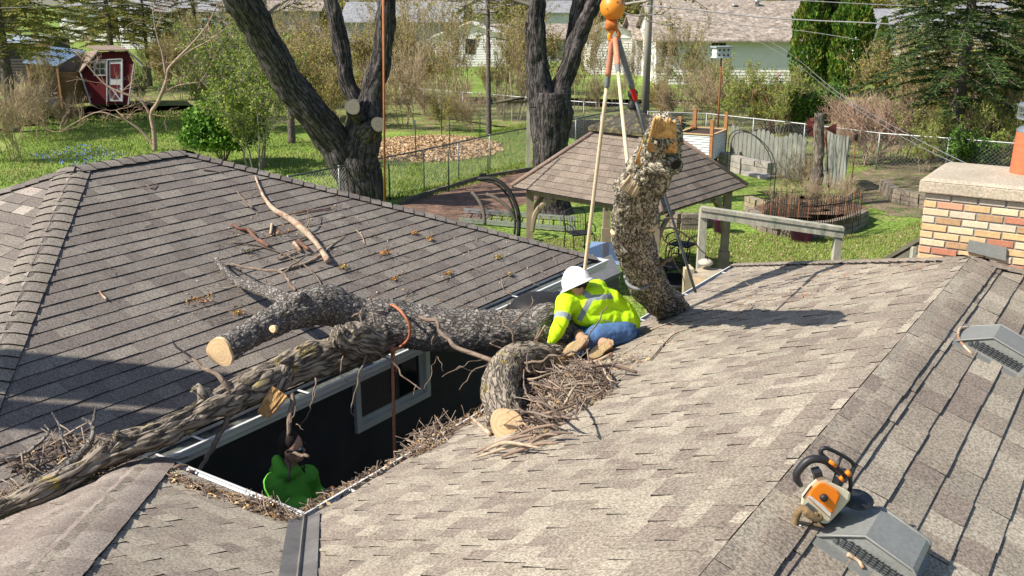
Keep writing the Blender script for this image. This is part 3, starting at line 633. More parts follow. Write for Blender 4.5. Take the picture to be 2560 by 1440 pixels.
for i in range(8):
    rnd = random.Random(50 + i); a = rB(rnd.uniform(1180, 1300), rnd.uniform(1110, 1145), .03); b = rB(rnd.uniform(1330, 1470), rnd.uniform(1030, 1140), .06); mb = MB()
    mid = a.lerp(b, .5) + rv3(rnd, .3) * .06 + ZD * .03
    mb.tube([a, mid, b], [rnd.uniform(.006, .012), rnd.uniform(.008, .015), .006], 6, rnd.choice(TC), sub=5); o = mb.build('broken_stick', m_twc)
    tag(o, 'curved broken stick, one of the bundle along the lower edge of the twig heap', 'stick', 'sticks under the heap')
rnd = random.Random(91)
for i in range(16):
    x, y = rnd.uniform(1310, 1530), rnd.uniform(910, 1060); a = rnd.uniform(0, 6.28); l = rnd.uniform(40, 110); mb = MB(); hh = rnd.uniform(.05, .22)
    P = [rB(x - l * math.cos(a), y - l * .5 * math.sin(a), .04), rB(x - l * .3 * math.cos(a) + rnd.uniform(-9, 9), y - l * .2 * math.sin(a) - rnd.uniform(0, 12), .12), rB(x + l * .4 * math.cos(a), y + l * .2 * math.sin(a), hh), rB(x + l * math.cos(a) + rnd.uniform(-9, 9), y + l * .5 * math.sin(a) - 12, hh * .6 + .03)]
    r_ = rnd.uniform(.006, .013); mb.tube(P, [r_, r_, r_ * .8, r_ * .4], 6, rnd.choice(TC), sub=4)
    for k in (1, 2): stick(mb, P[k], rv3(rnd, 1) + ZD * .4, rnd.uniform(.1, .25), r_ * .45, rnd, 4, .3, rnd.choice(TC), 3, 1)
    tag(mb.build('crooked_stick', m_twc), 'crooked forked stick sticking out of the big twig heap', 'stick', 'crooked sticks in the heap')
def along(px0, px1, plane, wpx, skew=0):
    def f(r):
        t = r.random(); x = px0[0] + (px1[0] - px0[0]) * t; y = px0[1] + (px1[1] - px0[1]) * t + r.gauss(0, wpx * .5); return plane(x, y), r.uniform(.3, 1) * (.4 + .6 * math.sin(t * 9 + skew) ** 2)
    return f
pile('dry twigs and leaf litter filling the long gutter of the tan roof', 'gutter_litter', along((745, 1290), (1225, 1022), rB, 13, 1), 240, 5, (.04, .22), (.0015, .005), 600, .05, bias=UD)
pile('heap of twigs overhanging the gutter in front of the hanging rope', 'twig_pile', ell(1075, 1108, 75, 20, rB, -29), 130, 6, (.08, .4), (.002, .006), 100, .14, .5)
pile('twigs and chips in the short gutter by the hooded man', 'gutter_litter', along((420, 1195), (735, 1300), rW, 13, 2), 200, 7, (.04, .2), (.0015, .005), 600, .05, bias=VD)
pile('pile of twigs in the gutter corner below the hooded man', 'twig_pile', ell(665, 1275, 70, 16, rW, 14), 130, 8, (.04, .24), (.0015, .005), 350, .08, .5)
pile('matted brown leaves and twigs along the roof valley at far left', 'twig_pile', along((-20, 1270), (330, 1150), rA, 26, 0), 240, 9, (.08, .4), (.002, .007), 500, .09)
pile('tangle of grey branches on the shaded corner of the left roof', 'twig_pile', ell(150, 1150, 130, 50, rA, -12), 60, 10, (.2, .7), (.003, .009), 160, .18, .5)
# fine litter on the slopes
def litter(name, label, plane, poly, n, seed, cols, s0=.004, s1=.016, sticks=30):
    rnd = random.Random(seed); mb = MB(); xs = [p[0] for p in poly]; ys = [p[1] for p in poly]
    def ins(x, y):
        c = False
        for i in range(len(poly)):
            (x1, y1), (x2, y2) = poly[i - 1], poly[i]
            if (y1 > y) != (y2 > y) and x < (x2 - x1) * (y - y1) / (y2 - y1) + x1: c = not c
        return c
    k = 0
    while k < n:
        x, y = rnd.uniform(min(xs), max(xs)), rnd.uniform(min(ys), max(ys))
        if not ins(x, y): continue
        k += 1; p = plane(x, y, .016); a = rv3(rnd, .3).normalized(); b = a.cross(rv3(rnd, 1)).normalized(); s_ = rnd.uniform(s0, s1); c = rnd.choice(cols)
        mb.quad(p + a * s_, p + b * s_ * .6, p - a * s_, p - b * s_ * .6, c)
        if k % max(1, n // max(1, sticks)) == 0: stick(mb, p + ZD * .008, rv3(rnd, .15), rnd.uniform(.06, .22), rnd.uniform(.0015, .004), rnd, 4, .3, rnd.choice(TC), 3, 1)
    o = mb.build(name, m_twc); tag(o, label, 'litter', None, 'stuff')
CH = [(.45, .25, .10), (.50, .36, .16), (.33, .18, .10), (.55, .50, .40), (.13, .09, .07)]
litter('roof_litter', 'specks of bark and buds scattered over the left brown roof', rA, [(560, 450), (1480, 650), (1180, 780), (700, 840), (420, 800), (560, 600)], 900, 21, CH, .004, .014, 150)
litter('roof_litter', 'sparse pale specks on the lower left part of the brown roof', rA, [(230, 480), (560, 450), (560, 900), (60, 900)], 120, 22, CH, .003, .010, 8)
litter('roof_litter', 'orange bark crumbs on the tan roof near the upright limb', rB, [(1640, 830), (1880, 660), (2380, 650), (1900, 780), (1660, 880), (1530, 900)], 620, 23, [(.42, .20, .09), (.5, .3, .16), (.3, .16, .09)], .004, .014, 30)
litter('roof_litter', 'a few stray crumbs on the broad tan roof', rB, [(1500, 960), (2200, 700), (1900, 1200), (1200, 1400), (900, 1350)], 60, 24, CH, .003, .008, 4)
# loose limbs on the left roof
loose = thing('broken_branch', 'long pale barkless branch lying up and down the left roof', 'branch', rA(740, 560, .05))
def rtube(parent, name, px, r, m, plane=rA, n=14, disp=None, h=None, world=True):
    P = [plane(x, y, (h[i] if h else r[i]) + .012) for i, (x, y) in enumerate(px)]; mb = MB(); mb.tube(P, r, n, None, True, disp, True, 6); return mb.build(name, m, parent)
m_pale = mat('barkless pale wood', (.46, .37, .27), .85, .25, 9, col2=(.34, .19, .12), stretch=(1, 1, 1), mix=(.5, .58), bump=.004, bscale=40)
m_redb = mat('red brown stick', (.27, .12, .07), .85, .3, 12, col2=(.16, .10, .08))
bdp = barkd(30, .4, .005, .012, 3)
rtube(loose, 'stem', [(638, 440), (650, 470), (665, 500), (688, 525), (730, 550), (775, 590), (800, 620), (820, 652)], [.010, .014, .02, .03, .035, .034, .032, .036], m_pale, n=20, disp=bdp)
rtube(loose, 'twig', [(655, 478), (662, 495), (672, 505)], [.008, .01, .006], bk_sm); rtube(loose, 'twig', [(770, 590), (745, 600), (728, 606)], [.012, .01, .004], bk_sm)
rtube(loose, 'twig', [(762, 575), (772, 555), (770, 530), (768, 515)], [.010, .008, .004, .003], bk_sm, h=[.03, .06, .09, .1])
for lab, px, r, m in (('short red brown stick with a crook lying on the left roof', [(578, 560), (600, 572), (622, 576), (640, 596), (655, 605), (672, 616)], [.014, .016, .02, .018, .022, .02], m_redb),
    ('dark twig with yellow buds near the top of the left roof', [(592, 478), (610, 500), (632, 520)], [.006, .009, .014], bk_sm),
    ('thin stick with rust coloured seeds beside the pale branch', [(735, 533), (775, 528), (826, 520)], [.012, .007, .008], m_redb),
    ('small stick standing off the shingles left of the red brown stick end', [(680, 560), (676, 585)], [.016, .012], m_pale),
    ('short bark sliver lying next to the pale branch', [(735, 607), (752, 628)], [.02, .016], m_pale),
    ('dark split piece of bark leaning on the pale branch', [(745, 603), (772, 625)], [.026, .018], m_redb),
    ('curved dark stick below the pale branch', [(742, 630), (700, 648), (690, 640)], [.008, .007, .004], bk_sm),
    ('thin dark stick near the ridge of the left roof', [(508, 424), (535, 428), (560, 434)], [.010, .006, .003], bk_sm),
    ('forked twig in the middle of the left roof', [(365, 462), (380, 470), (392, 460)], [.006, .008, .003], bk_sm),
    ('thin arching stick right of the pale branch', [(700, 675), (780, 650), (860, 588)], [.010, .010, .004], m_pale),
    ('little brown stick lying alone low on the left roof', [(248, 728), (258, 740), (266, 748)], [.006, .010, .010], m_pale),
    ('long wavy dark twig under the pale branch', [(580, 605), (660, 618), (740, 650), (790, 690), (812, 735)], [.006, .007, .009, .007, .005], bk_sm),
    ('fine curved twig to the right of the curved pale branch', [(890, 575), (905, 590), (912, 610)], [.004, .005, .003], m_pale)):
    o = rtube(None, 'stick', px, r, m); tag(o, lab, 'stick')
def clump(x, y, plane, label, seed, cols, n=60, s=.09, name='seed_cluster', cat='seed cluster'):
    rnd = random.Random(seed); mb = MB(); c = plane(x, y, .01)
    for _ in range(n):
        p = c + UD * rnd.gauss(0, s * .6) + VD * rnd.gauss(0, s * .35) + ZD * (abs(rnd.gauss(0, s * .25)) + .01); a = rv3(rnd).normalized(); b = a.cross(rv3(rnd)).normalized(); q = rnd.uniform(.006, .016); mb.quad(p + a * q, p + b * q * .6, p - a * q, p - b * q * .6, rnd.choice(cols))
    for _ in range(6): stick(mb, c + ZD * .02, rv3(rnd, .3), s * 1.6, .003, rnd, 4, .3, TC[1], 3, 1)
    tag(mb.build(name, m_twc), label, cat)
OR = [(.52, .22, .06), (.40, .16, .06), (.5, .34, .08)]; YL = [(.5, .45, .10), (.45, .5, .14), (.5, .3, .08)]
for x, y, lab, cl, s in ((497, 755, 'rust orange seed cluster with yellow buds on the left roof near the sawn branch', OR, .10), (965, 635, 'orange and yellow seed cluster right of the pale branch', OR, .09), (618, 630, 'grey lichen clump on the left roof', [(.4, .38, .3), (.25, .22, .16)], .06), (858, 670, 'small yellow bud cluster below the pale branch', YL, .05), (690, 590, 'loose bits gathered round the middle of the stick group', OR, .12), (1075, 600, 'small pale twig cluster with reddish tips far right on the left roof', OR, .05), (1035, 585, 'two tiny brown seed heads mid roof', OR, .05), (1275, 688, 'curled dry leaf near the gutter', [(.5, .4, .2), (.4, .3, .15)], .04), (1245, 645, 'yellow flower twig near the far corner of the left roof', YL, .05), (595, 785, 'orange bud cluster above the sawn branch', OR, .05), (1120, 685, 'small orange bits above the gutter', OR, .05), (985, 700, 'brown bits between clusters on the left roof', OR, .05)):
    clump(x, y, rA, lab, int(x), cl, 60, s)
tw = thing('budding_twig', 'hanging thin twig with yellow green buds left of the orange seed cluster', 'twig', rA(455, 770, .1))
shoots(tw, [([(470, 712, 8.9), (460, 770, 8.7), (447, 825, 8.5)], .005, .003), ([(462, 750, 8.8), (440, 758, 8.7), (420, 770, 8.6)], .003, .002)])
mb = MB(); rnd = random.Random(4)
for x, y, Y in ((447, 825, 8.5), (420, 770, 8.6), (456, 790, 8.62), (464, 740, 8.8), (452, 806, 8.56), (480, 735, 8.8)):
    for _ in range(8):
        p = at(x, y, Y) + rv3(rnd) * .025; a = rv3(rnd).normalized(); b = a.cross(rv3(rnd)).normalized(); mb.quad(p + a * .016, p + b * .01, p - a * .016, p - b * .01, rnd.choice(YL))
mb.build('buds', m_twc, tw)
# sticks on the tan roof
for lab, px, r, m in (('thin twig cast on the tan roof beside the worker boot', [(1625, 900), (1680, 840), (1722, 822)], [.006, .006, .004], bk_sm), ('short forked twig on the tan roof right of the limb foot', [(1622, 825), (1660, 812), (1712, 792)], [.010, .008, .007], m_pale), ('yellow stick end by the sawn butt', [(1180, 1045), (1225, 1085)], [.012, .016], m_pale), ('stick poking out of the heap to the upper right', [(1440, 910), (1490, 902), (1530, 885)], [.010, .012, .018], m_pale), ('bare stick standing in the heap left of the boots', [(1320, 910), (1338, 860), (1362, 815)], [.010, .012, .009], m_pale), ('short stick below the nearer roof vent', [(2118, 1385), (2145, 1400), (2158, 1420)], [.010, .008, .007], m_pale)):
    hs = [.01, .25, .5] if 'standing' in lab else None
    o = rtube(None, 'stick', px, r, m, plane=rR if 'vent' in lab else rB, h=hs); tag(o, lab, 'stick')
# grey curved limb in the shaded corner and pale torn log in the valley
cl_ = thing('curved_branch', 'grey curved branch arching over the shaded lower left corner', 'branch', rA(200, 1150))
rtube(cl_, 'stem', [(60, 1240), (110, 1200), (170, 1160), (215, 1120), (232, 1085), (228, 1060), (205, 1045)], [.035, .032, .028, .024, .02, .014, .008], bk_h, n=12, h=[.05, .08, .12, .2, .28, .3, .3])
rtube(cl_, 'twig', [(230, 1065), (236, 1040), (238, 1020)], [.012, .010, .005], bk_h, h=[.3, .34, .36]); rtube(cl_, 'twig', [(175, 1155), (160, 1110), (148, 1065), (130, 1030)], [.012, .010, .007, .004], bk_h, h=[.12, .2, .25, .25])
rtube(cl_, 'twig', [(0, 1148), (50, 1140), (95, 1110), (122, 1080), (112, 1062)], [.014, .014, .012, .010, .006], bk_h, h=[.05, .08, .15, .2, .2])
w2 = thing('valley_log', 'forked rough stick jutting over the short gutter in front of the falling ridge', 'branch', rW(400, 1180))
shoots(w2, [([(345, 1195, 6.1), (375, 1180, 6.12), (440, 1168, 6.15), (470, 1165, 6.2)], .030, .012), ([(420, 1188, 6.1), (470, 1183, 6.2), (498, 1178, 6.35)], .024, .026), ([(365, 1190, 6.1), (400, 1210, 6.0), (450, 1222, 5.95)], .012, .008), ([(360, 1170, 6.15), (400, 1150, 6.25), (470, 1142, 6.5)], .006, .008), ([(380, 1205, 6.0), (500, 1220, 6.0), (600, 1238, 6.1), (618, 1240, 6.1)], .006, .004)])
# ================================================================ PEOPLE
def remesh(name, parts, m, parent, vox=.012, sm=6, color=None, smooth=True, cloth=0):
    """parts: list of capsules (points, radii) or ('ell', c, (rx,ry,rz), axes). One continuous skin."""
    mb = MB()
    for p in parts:
        if p[0] == 'ell':
            c, r = Vector(p[1]), p[2]; ax = p[3] if len(p) > 3 else (Vector((1, 0, 0)), Vector((0, 1, 0)), ZD)
            n1, n2 = 12, 16; vs = []
            for i in range(n1 + 1):
                th_ = math.pi * i / n1
                for k in range(n2):
                    a = 2 * math.pi * k / n2; vs.append(c + ax[0] * (r[0] * math.sin(th_) * math.cos(a)) + ax[1] * (r[1] * math.sin(th_) * math.sin(a)) + ax[2] * (-r[2] * math.cos(th_)))
            mb.add(vs, [(i * n2 + k, i * n2 + (k + 1) % n2, (i + 1) * n2 + (k + 1) % n2, (i + 1) * n2 + k) for i in range(n1) for k in range(n2)])
        else:
            pts, rad = [Vector(q) for q in p[0]], list(p[1])
            d0 = (pts[0] - pts[1]).normalized(); d1 = (pts[-1] - pts[-2]).normalized()
            P = [pts[0] + d0 * rad[0] * .95, pts[0] + d0 * rad[0] * .6] + pts + [pts[-1] + d1 * rad[-1] * .6, pts[-1] + d1 * rad[-1] * .95]
            mb.tube(P, [rad[0] * .3, rad[0] * .8] + rad + [rad[-1] * .8, rad[-1] * .3], 14)
    o = mb.build(name, m, parent); me0 = o.data
    r = o.modifiers.new('r', 'REMESH'); r.mode = 'VOXEL'; r.voxel_size = vox
    s_ = o.modifiers.new('s', 'SMOOTH'); s_.iterations = sm; s_.factor = .6
    if cloth:
        tx = bpy.data.textures.get('cloth') or bpy.data.textures.new('cloth', 'CLOUDS'); tx.noise_scale = .09; tx.noise_depth = 2
        dm = o.modifiers.new('d', 'DISPLACE'); dm.texture = tx; dm.strength = cloth; dm.mid_level = .5; dm.texture_coords = 'LOCAL'
    dg = bpy.context.evaluated_depsgraph_get(); me = bpy.data.meshes.new_from_object(o.evaluated_get(dg)); o.modifiers.clear(); o.data = me
    if color:
        off = Vector((0, 0, 0)); q = parent
        while q is not None: off += Vector(q.location); q = q.parent
        ca = me.attributes.get('Col') or me.attributes.new('Col', 'FLOAT_COLOR', 'POINT')
        if ca.domain != 'POINT': me.attributes.remove(ca); ca = me.attributes.new('Col', 'FLOAT_COLOR', 'POINT')
        buf = []
        for v in me.vertices: buf += [*color(v.co + off), 1.]
        ca.data.foreach_set('color', buf)
    me.polygons.foreach_set('use_smooth', [smooth] * len(me.polygons)); return o
def segd(p, a, b):
    ab = b - a; t = max(0, min(1, (p - a).dot(ab) / ab.length_squared)); return (p - a - ab * t).length
m_skin = mat('skin', (.50, .28, .19), .55, .08, 20, spec=.4)
m_hair = mat('dark hair', (.02, .014, .010), .8, .3, 80)
m_hiv = mat('hi vis shirt', (.55, .95, .02), .8, .05, 12, attr=1, bump=.006, bscale=9)
m_jean = mat('blue jeans', (.075, .155, .32), .9, .35, 9, fine=.15, fscale=200, bump=.006, bscale=12)
m_hat = mat('white hard hat', (.80, .80, .80), .3, .03, 3, spec=.5)
m_belt = mat('brown leather', (.22, .10, .05), .6, .2, 20); m_sole = mat('tan crepe sole', (.52, .38, .20), .85, .15, 25, bump=.004, bscale=60); m_boot = mat('brown boot leather', (.20, .11, .06), .7, .2, 20)
def hand(palm, fdir, out, thumb_side, s=1, curl=.6):
    """capsule parts of a hand: fdir fingers direction, out = back of hand normal"""
    f = Vector(fdir).normalized(); o_ = Vector(out).normalized(); sd = f.cross(o_).normalized() * thumb_side; P = Vector(palm); parts = [([P - f * .04 * s, P + f * .035 * s], [.030 * s, .036 * s])]
    parts.append(('ell', P, (.042 * s, .018 * s, .048 * s), (sd, o_, f)))
    for i, ln in enumerate((.072, .080, .074, .060)):
        b = P + f * .045 * s + sd * (.030 - .020 * i) * s; c1 = b + (f * (1 - curl * .3) - o_ * curl * .5).normalized() * ln * .5 * s; c2 = c1 + (f * (1 - curl) - o_ * curl).normalized() * ln * .5 * s
        parts.append(([b, c1, c2], [.0095 * s, .009 * s, .0078 * s]))
    b = P - f * .01 * s + sd * .036 * s; c1 = b + (sd * .7 + f * .7 - o_ * .2).normalized() * .035 * s; c2 = c1 + (f * .9 + sd * .1 - o_ * .3).normalized() * .03 * s
    parts.append(([b, c1, c2], [.013 * s, .011 * s, .009 * s])); return parts
# ---- kneeling worker
Wk = thing('person', 'worker in white hard hat, neon yellow striped shirt and jeans kneeling on the roof', 'person', rB(1510, 880))
pel = at(1545, 800, 8.75); lum = at(1518, 775, 8.72) ; che = at(1468, 745, 8.68); nek = at(1448, 722, 8.60); hd = at(1444, 712, 8.55)
shL = at(1412, 760, 8.47); shR = at(1492, 722, 8.85)
elb = at(1402, 808, 8.28); wri = at(1380, 852, 8.22); hnd = at(1366, 868, 8.22)
elbR = at(1478, 790, 9.02); wriR = at(1440, 850, 8.85); hndR = at(1420, 868, 8.75)
hipL = at(1530, 818, 8.62); hipR = at(1556, 812, 8.88)
kneL = at(1445, 838, 8.55); kneR = at(1462, 845, 8.80)
ankL = at(1458, 852, 8.08); toeL = at(1402, 896, 7.93)
ankR = at(1520, 862, 8.18); toeR = at(1474, 895, 8.05)
body = [([pel, lum, che, nek], [.13, .13, .15, .07]), ([nek, hd], [.06, .07]), ([che, shL, elb, wri], [.1, .07, .045, .03]), ([che, shR, elbR, wriR], [.1, .07, .045, .03]), ([hipL, kneL, ankL], [.09, .07, .05]), ([hipR, kneR, ankR], [.09, .07, .05]),
        ('ell', hd, (.075, .095, .115))] + hand(hnd, (hnd - wri), (0, -.6, .7), 1) + hand(hndR, (hndR - wriR), (0, -.6, .7), -1)
fd = Vector((-.62, .42, -.66)).normalized()          # the way the face looks
body += [('ell', hd + fd * .1 - ZD * .0, (.014, .014, .02)), ('ell', hd + fd * .05 - ZD * .055, (.045, .05, .04)), ('ell', hd + Vector((.03, -.085, -.01)), (.018, .01, .028))]
remesh('body', body, m_skin, Wk, .009, 3)
YG, GY = (.58, .96, .015), (.27, .31, .33)
ctr = at(1500, 752, 8.45)
jn = at(1478, 745, 8.45); st_a = at(1440, 716, 8.5); st_b = at(1530, 740, 8.55); st_c = at(1448, 800, 8.45)
def shirtc(p):
    q = p - CAMP; X = 1280 + FP * q.x / (q.y * CP - q.z * SP); Y_ = 720 - FP * (q.y * SP + q.z * CP) / (q.y * CP - q.z * SP)
    return X, Y_
SA, SB = (che - shL).normalized(), (pel - nek).normalized()
def shcol(p):
    # reflective X braces on the back and bands round the sleeves
    if p.z > wri.z:
        for a, b, w in ((st_a, jn, .028), (jn, st_b, .026), (jn, st_c, .026)):
            if segd(p, a, b) < w * 2.4:
                # distance measured square to the strip only
                ab = (b - a).normalized(); nrm = (CAMP - p).normalized(); s2 = ab.cross(nrm).normalized()
                t = (p - a).dot(ab)
                if abs((p - a).dot(s2)) < w and -.01 < t < (b - a).length + .01: return GY
    t = (p - elb).dot((wri - elb).normalized())
    if -.035 < (p - shL.lerp(elb, .78)).dot((elb - shL).normalized()) < .03 and segd(p, shL, elb) < .09: return GY
    return YG
shirt = [([pel + (lum - pel) * .0, lum, che, nek.lerp(che, .35)], [.165, .168, .185, .12]), ([shL, shR], [.095, .10]), ('ell', at(1480, 752, 8.60), (.21, .17, .16)), ('ell', at(1500, 782, 8.60), (.20, .15, .13)), ([at(1478, 742, 8.66), at(1520, 758, 8.66), at(1560, 790, 8.70)], [.135, .15, .13]), ([at(1455, 790, 8.55), at(1560, 800, 8.62)], [.10, .12]),
    ([che, shL, shL.lerp(elb, .5), elb, elb.lerp(wri, .6), wri], [.12, .10, .08, .072, .062, .045]), ([che, shR, elbR, wriR], [.12, .1, .068, .045]),
    ([at(1530, 792, 8.6), at(1572, 805, 8.78)], [.13, .115]), ([at(1575, 800, 8.9), at(1570, 812, 8.7)], [.07, .06])]
remesh('shirt', shirt, m_hiv, Wk, .010, 4, shcol, cloth=.02)
jeans = [([pel + (pel - lum) * .25, hipL], [.14, .13]), ([hipL, hipR], [.135, .135]), ('ell', at(1545, 838, 8.60), (.17, .15, .13)), ([at(1560, 830, 8.55), at(1490, 842, 8.42), at(1448, 866, 8.30)], [.13, .115, .09]), ([at(1460, 858, 8.4), at(1500, 858, 8.38)], [.085, .07]), ([hipL, hipL.lerp(kneL, .5), kneL], [.125, .105, .085]), ([hipR, kneR], [.125, .085]),
    ([kneL, at(1470, 850, 8.38), ankL.lerp(kneL, .35)], [.085, .072, .052]), ([kneR, at(1512, 855, 8.45), ankR.lerp(kneR, .35)], [.085, .075, .052]), ([at(1560, 832, 8.7), at(1585, 842, 8.75)], [.12, .09])]
remesh('jeans', jeans, m_jean, Wk, .011, 4, cloth=.018)
mb = MB(); b0, b1 = at(1510, 818, 8.47), at(1578, 824, 8.62)
remesh('belt', [([b0, at(1545, 823, 8.47), b1], [.022, .024, .022])], m_belt, Wk, .008, 2)
for a, t, w in ((ankL, toeL, .055), (ankR, toeR, .052)):
    d = (t - a).normalized(); n = (Vector((0, -.75, .55)) - d * Vector((0, -.75, .55)).dot(d)).normalized(); sx = d.cross(n).normalized()
    L_ = .30; c = a + d * .10
    bt = remesh('boot', [([a - n * .10 - d * .02, a - d * .0 - n * .03, c - n * .03, a + d * .22 - n * .035], [.055, .055, .05, .042])], m_boot, Wk, .009, 3)
    # sole outline
    mb = MB(); out = []
    for k in range(28):
        g = 2 * math.pi * k / 28; xx = math.cos(g); yy = math.sin(g); wd_ = .052 * (1 - .22 * math.exp(-((xx + .15) / .35) ** 2)) * (.92 if xx < 0 else 1.06)
        out.append(c + d * (xx * L_ / 2 * .98) + sx * (yy * wd_) + n * (.012 + .02 * (xx > .5) * (xx - .5)))
    mb.prism(out, n * .028); mb.build('sole', m_sole, bt)
    mb = MB(); rnd = random.Random(3)
    for k in range(9):
        s0 = -.12 + k * .03
        mb.box(c + d * s0 + n * .042, (.070 if abs(s0) > .02 else .055, .010, .006), (sx, d, n))
    mb.build('tread', m_sole, bt)
# hard hat
hu = Vector((-.40, .30, .86)).normalized(); hz = (hu).normalized(); hf = (fd - hz * fd.dot(hz)).normalized(); hs = hf.cross(hz); hc = hd + hz * .015
hat = thing('hat_tmp', None, None); bpy.data.objects.remove(hat)
def dome(mb, c, rx, ry, rz, X, Y_, Z, n=28, m_=9, th=.004):
    prof = [(math.cos(math.pi / 2 * i / m_), math.sin(math.pi / 2 * i / m_)) for i in range(m_ + 1)]
    vs = [c + X * (rx * a * math.cos(2 * math.pi * k / n)) + Y_ * (ry * a * math.sin(2 * math.pi * k / n)) + Z * (rz * b) for a, b in prof for k in range(n)]
    mb.add(vs, [(i * n + k, i * n + (k + 1) % n, (i + 1) * n + (k + 1) % n, (i + 1) * n + k) for i in range(m_) for k in range(n)], None, None, True)
mb = MB(); dome(mb, hc, .150, .128, .150, hf, hs, hz); dome(mb, hc, .145, .123, .145, hf, hs, hz)
# brim
n = 32; vs = []
for rr, dz in ((1.0, .0), (1.10, -.022)):
    for k in range(n):
        a = 2 * math.pi * k / n; fr = 1 + .28 * max(0, math.cos(a)) ** 2 * (rr > 1); vs.append(hc + hf * (.150 * rr * fr * math.cos(a)) + hs * (.128 * rr * math.sin(a)) + hz * dz)
mb.add(vs + [v - hz * .006 for v in vs], [(k, (k + 1) % n, n + (k + 1) % n, n + k) for k in range(n)] + [(2 * n + k, 3 * n + k, 3 * n + (k + 1) % n, 2 * n + (k + 1) % n) for k in range(n)] + [(n + k, n + (k + 1) % n, 3 * n + (k + 1) % n, 3 * n + k) for k in range(n)], None, None, True)
mb.tube([hc + hf * .135 + hz * .06, hc + hf * .07 + hz * .137, hc - hf * .02 + hz * .153, hc - hf * .10 + hz * .115, hc - hf * .14 + hz * .05], [.006, .009, .010, .009, .006], 6, sub=3)
mb.build('hard_hat', m_hat, Wk)
mb = MB(); mb.tube([hc + hs * .09 - hz * .02 - hf * .03, hc - hf * .11 - hz * .03, hc - hs * .09 - hz * .02 - hf * .03], .012, 6, sub=4); mb.build('hat_band', m_blk, Wk)
remesh('hair', [('ell', hd - fd * .02 + hz * .02, (.088, .10, .10))], m_hair, Wk, .01, 2)
# ---- man in the green hoodie
gv = 4.78; 
gp = H((at(730, 1120, 6.6)).dot(UD), 0, 0)
def G(x, y, dY=0): return at(x, y, 6.92 + dY)
Gm = thing('person', 'bearded man with sunglasses and green hoodie standing in the shaded courtyard', 'person', Vector((G(735, 1120).x, 6.92, 0)))
ghd = G(730, 1118); gnk = G(722, 1165); gch = G(722, 1215, .02); gwa = Vector((gch.x, 6.95, 1.05)); gsl = G(688, 1208, -.08); gsr = G(768, 1190, .12)
gel = G(715, 1268, -.12); gwr = G(800, 1262, -.12); gha = G(812, 1262, -.12)
ger = G(785, 1228, .15); gwr2 = G(808, 1236, .1); gha2 = G(822, 1232, .08)
cz = gwa.copy()
bodyg = [([cz, gch, gnk, ghd - ZD * .05], [.13, .15, .06, .06]), ('ell', ghd, (.085, .095, .125)), ([gsl, gel, gwr], [.055, .042, .03]), ([gsr, ger, gwr2], [.055, .04, .03]),
    ([cz, cz + Vector((-.1, 0, -.5)), cz + Vector((-.1, .02, -.98))], [.13, .08, .05]), ([cz, cz + Vector((.1, .02, -.5)), cz + Vector((.12, .04, -.98))], [.13, .08, .05]), ([cz + Vector((-.1, 0, -1.0)), cz + Vector((-.08, -.0, -1.02))], [.04, .04]),
    ('ell', ghd + Vector((.088, -.02, -.02)), (.022, .016, .028)), ('ell', ghd + Vector((.055, -.02, -.07)), (.045, .05, .04)), ('ell', ghd + Vector((-.01, -.092, -.01)), (.02, .012, .03)), ('ell', ghd + Vector((.082, -.022, -.062)), (.014, .022, .010))] + hand(gha, (1, .2, -.1), (0, -.3, 1), 1) + hand(gha2, (.9, .3, -.1), (0, -.3, 1), -1)
remesh('body', bodyg, m_skin, Gm, .009, 3)
m_green = mat('green hoodie', (.13, .46, .05), .9, .06, 10, bump=.006, bscale=10)
hoodie = [([cz, gch - ZD * .12, gch, gnk - ZD * .05], [.17, .18, .165, .09]), ([G(684, 1262, -.1), G(690, 1225, -.05)], [.10, .085]), ([gsl, gsr], [.09, .09]), ([gsl, gsl.lerp(gel, .6), gel, gwr], [.10, .085, .08, .05]), ([gsr, ger, gwr2], [.10, .075, .05]), ([G(692, 1150, -.05), G(700, 1180, -.08), G(725, 1185, -.06), G(745, 1178, 0)], [.045, .065, .055, .04]), ([G(690, 1180, .05), G(697, 1160, .08)], [.06, .05])]
remesh('hoodie', hoodie, m_green, Gm, .011, 8, cloth=.010)
remesh('jeans', [([cz, cz + Vector((-.1, 0, -.5)), cz + Vector((-.1, .02, -.92))], [.15, .10, .075]), ([cz, cz + Vector((.1, .02, -.5)), cz + Vector((.12, .04, -.92))], [.15, .10, .075])], m_jean, Gm, .014, 3)
remesh('hair', [('ell', ghd + Vector((-.022, .0, .045)), (.088, .096, .10)), ('ell', ghd + Vector((-.05, 0, -.01)), (.05, .085, .08))], m_hair, Gm, .009, 2)
mb = MB()
for sy in (-1, 1):
    mb.tube([ghd + Vector((.085, sy * .035 - .02, .012)), ghd + Vector((.085, sy * .070 - .02, .010))], [.020, .018], 8); mb.bar(ghd + Vector((.085, sy * .080 - .01, .018)), ghd + Vector((-.02, sy * .1 - .005, .012)), .006, .012)
mb.bar(ghd + Vector((.092, -.06, .016)), ghd + Vector((.092, .02, .016)), .008, .010); mb.build('sunglasses', m_blk, Gm)
mb = MB(); mb.box(ghd + Vector((.094, -.072, .012)), (.016, .020, .022)); mb.build('mirror_lens', mat('mirror blue lens', (.02, .25, .35), .08, .1, 10, spec=.9, metal=.6), Gm)
m_glyph = mat('dark print', (.01, .03, .01), .8)
mb = MB(); q = G(757, 1172, -.10)
mb.prism([q + Vector(v) for v in ((0, 0, .035), (.018, 0, -.002), (.006, 0, -.002), (.012, 0, -.04), (-.014, 0, .004), (-.003, 0, .004))], Vector((0, .03, 0))); mb.build('chest_print', m_glyph, Gm)
mb = MB()
for sx in (-.1, .12): mb.tube([cz + Vector((sx, .03, -.98)), cz + Vector((sx, -.1, -1.0))], [.055, .045], 8)
mb.build('boots', m_boot, Gm)
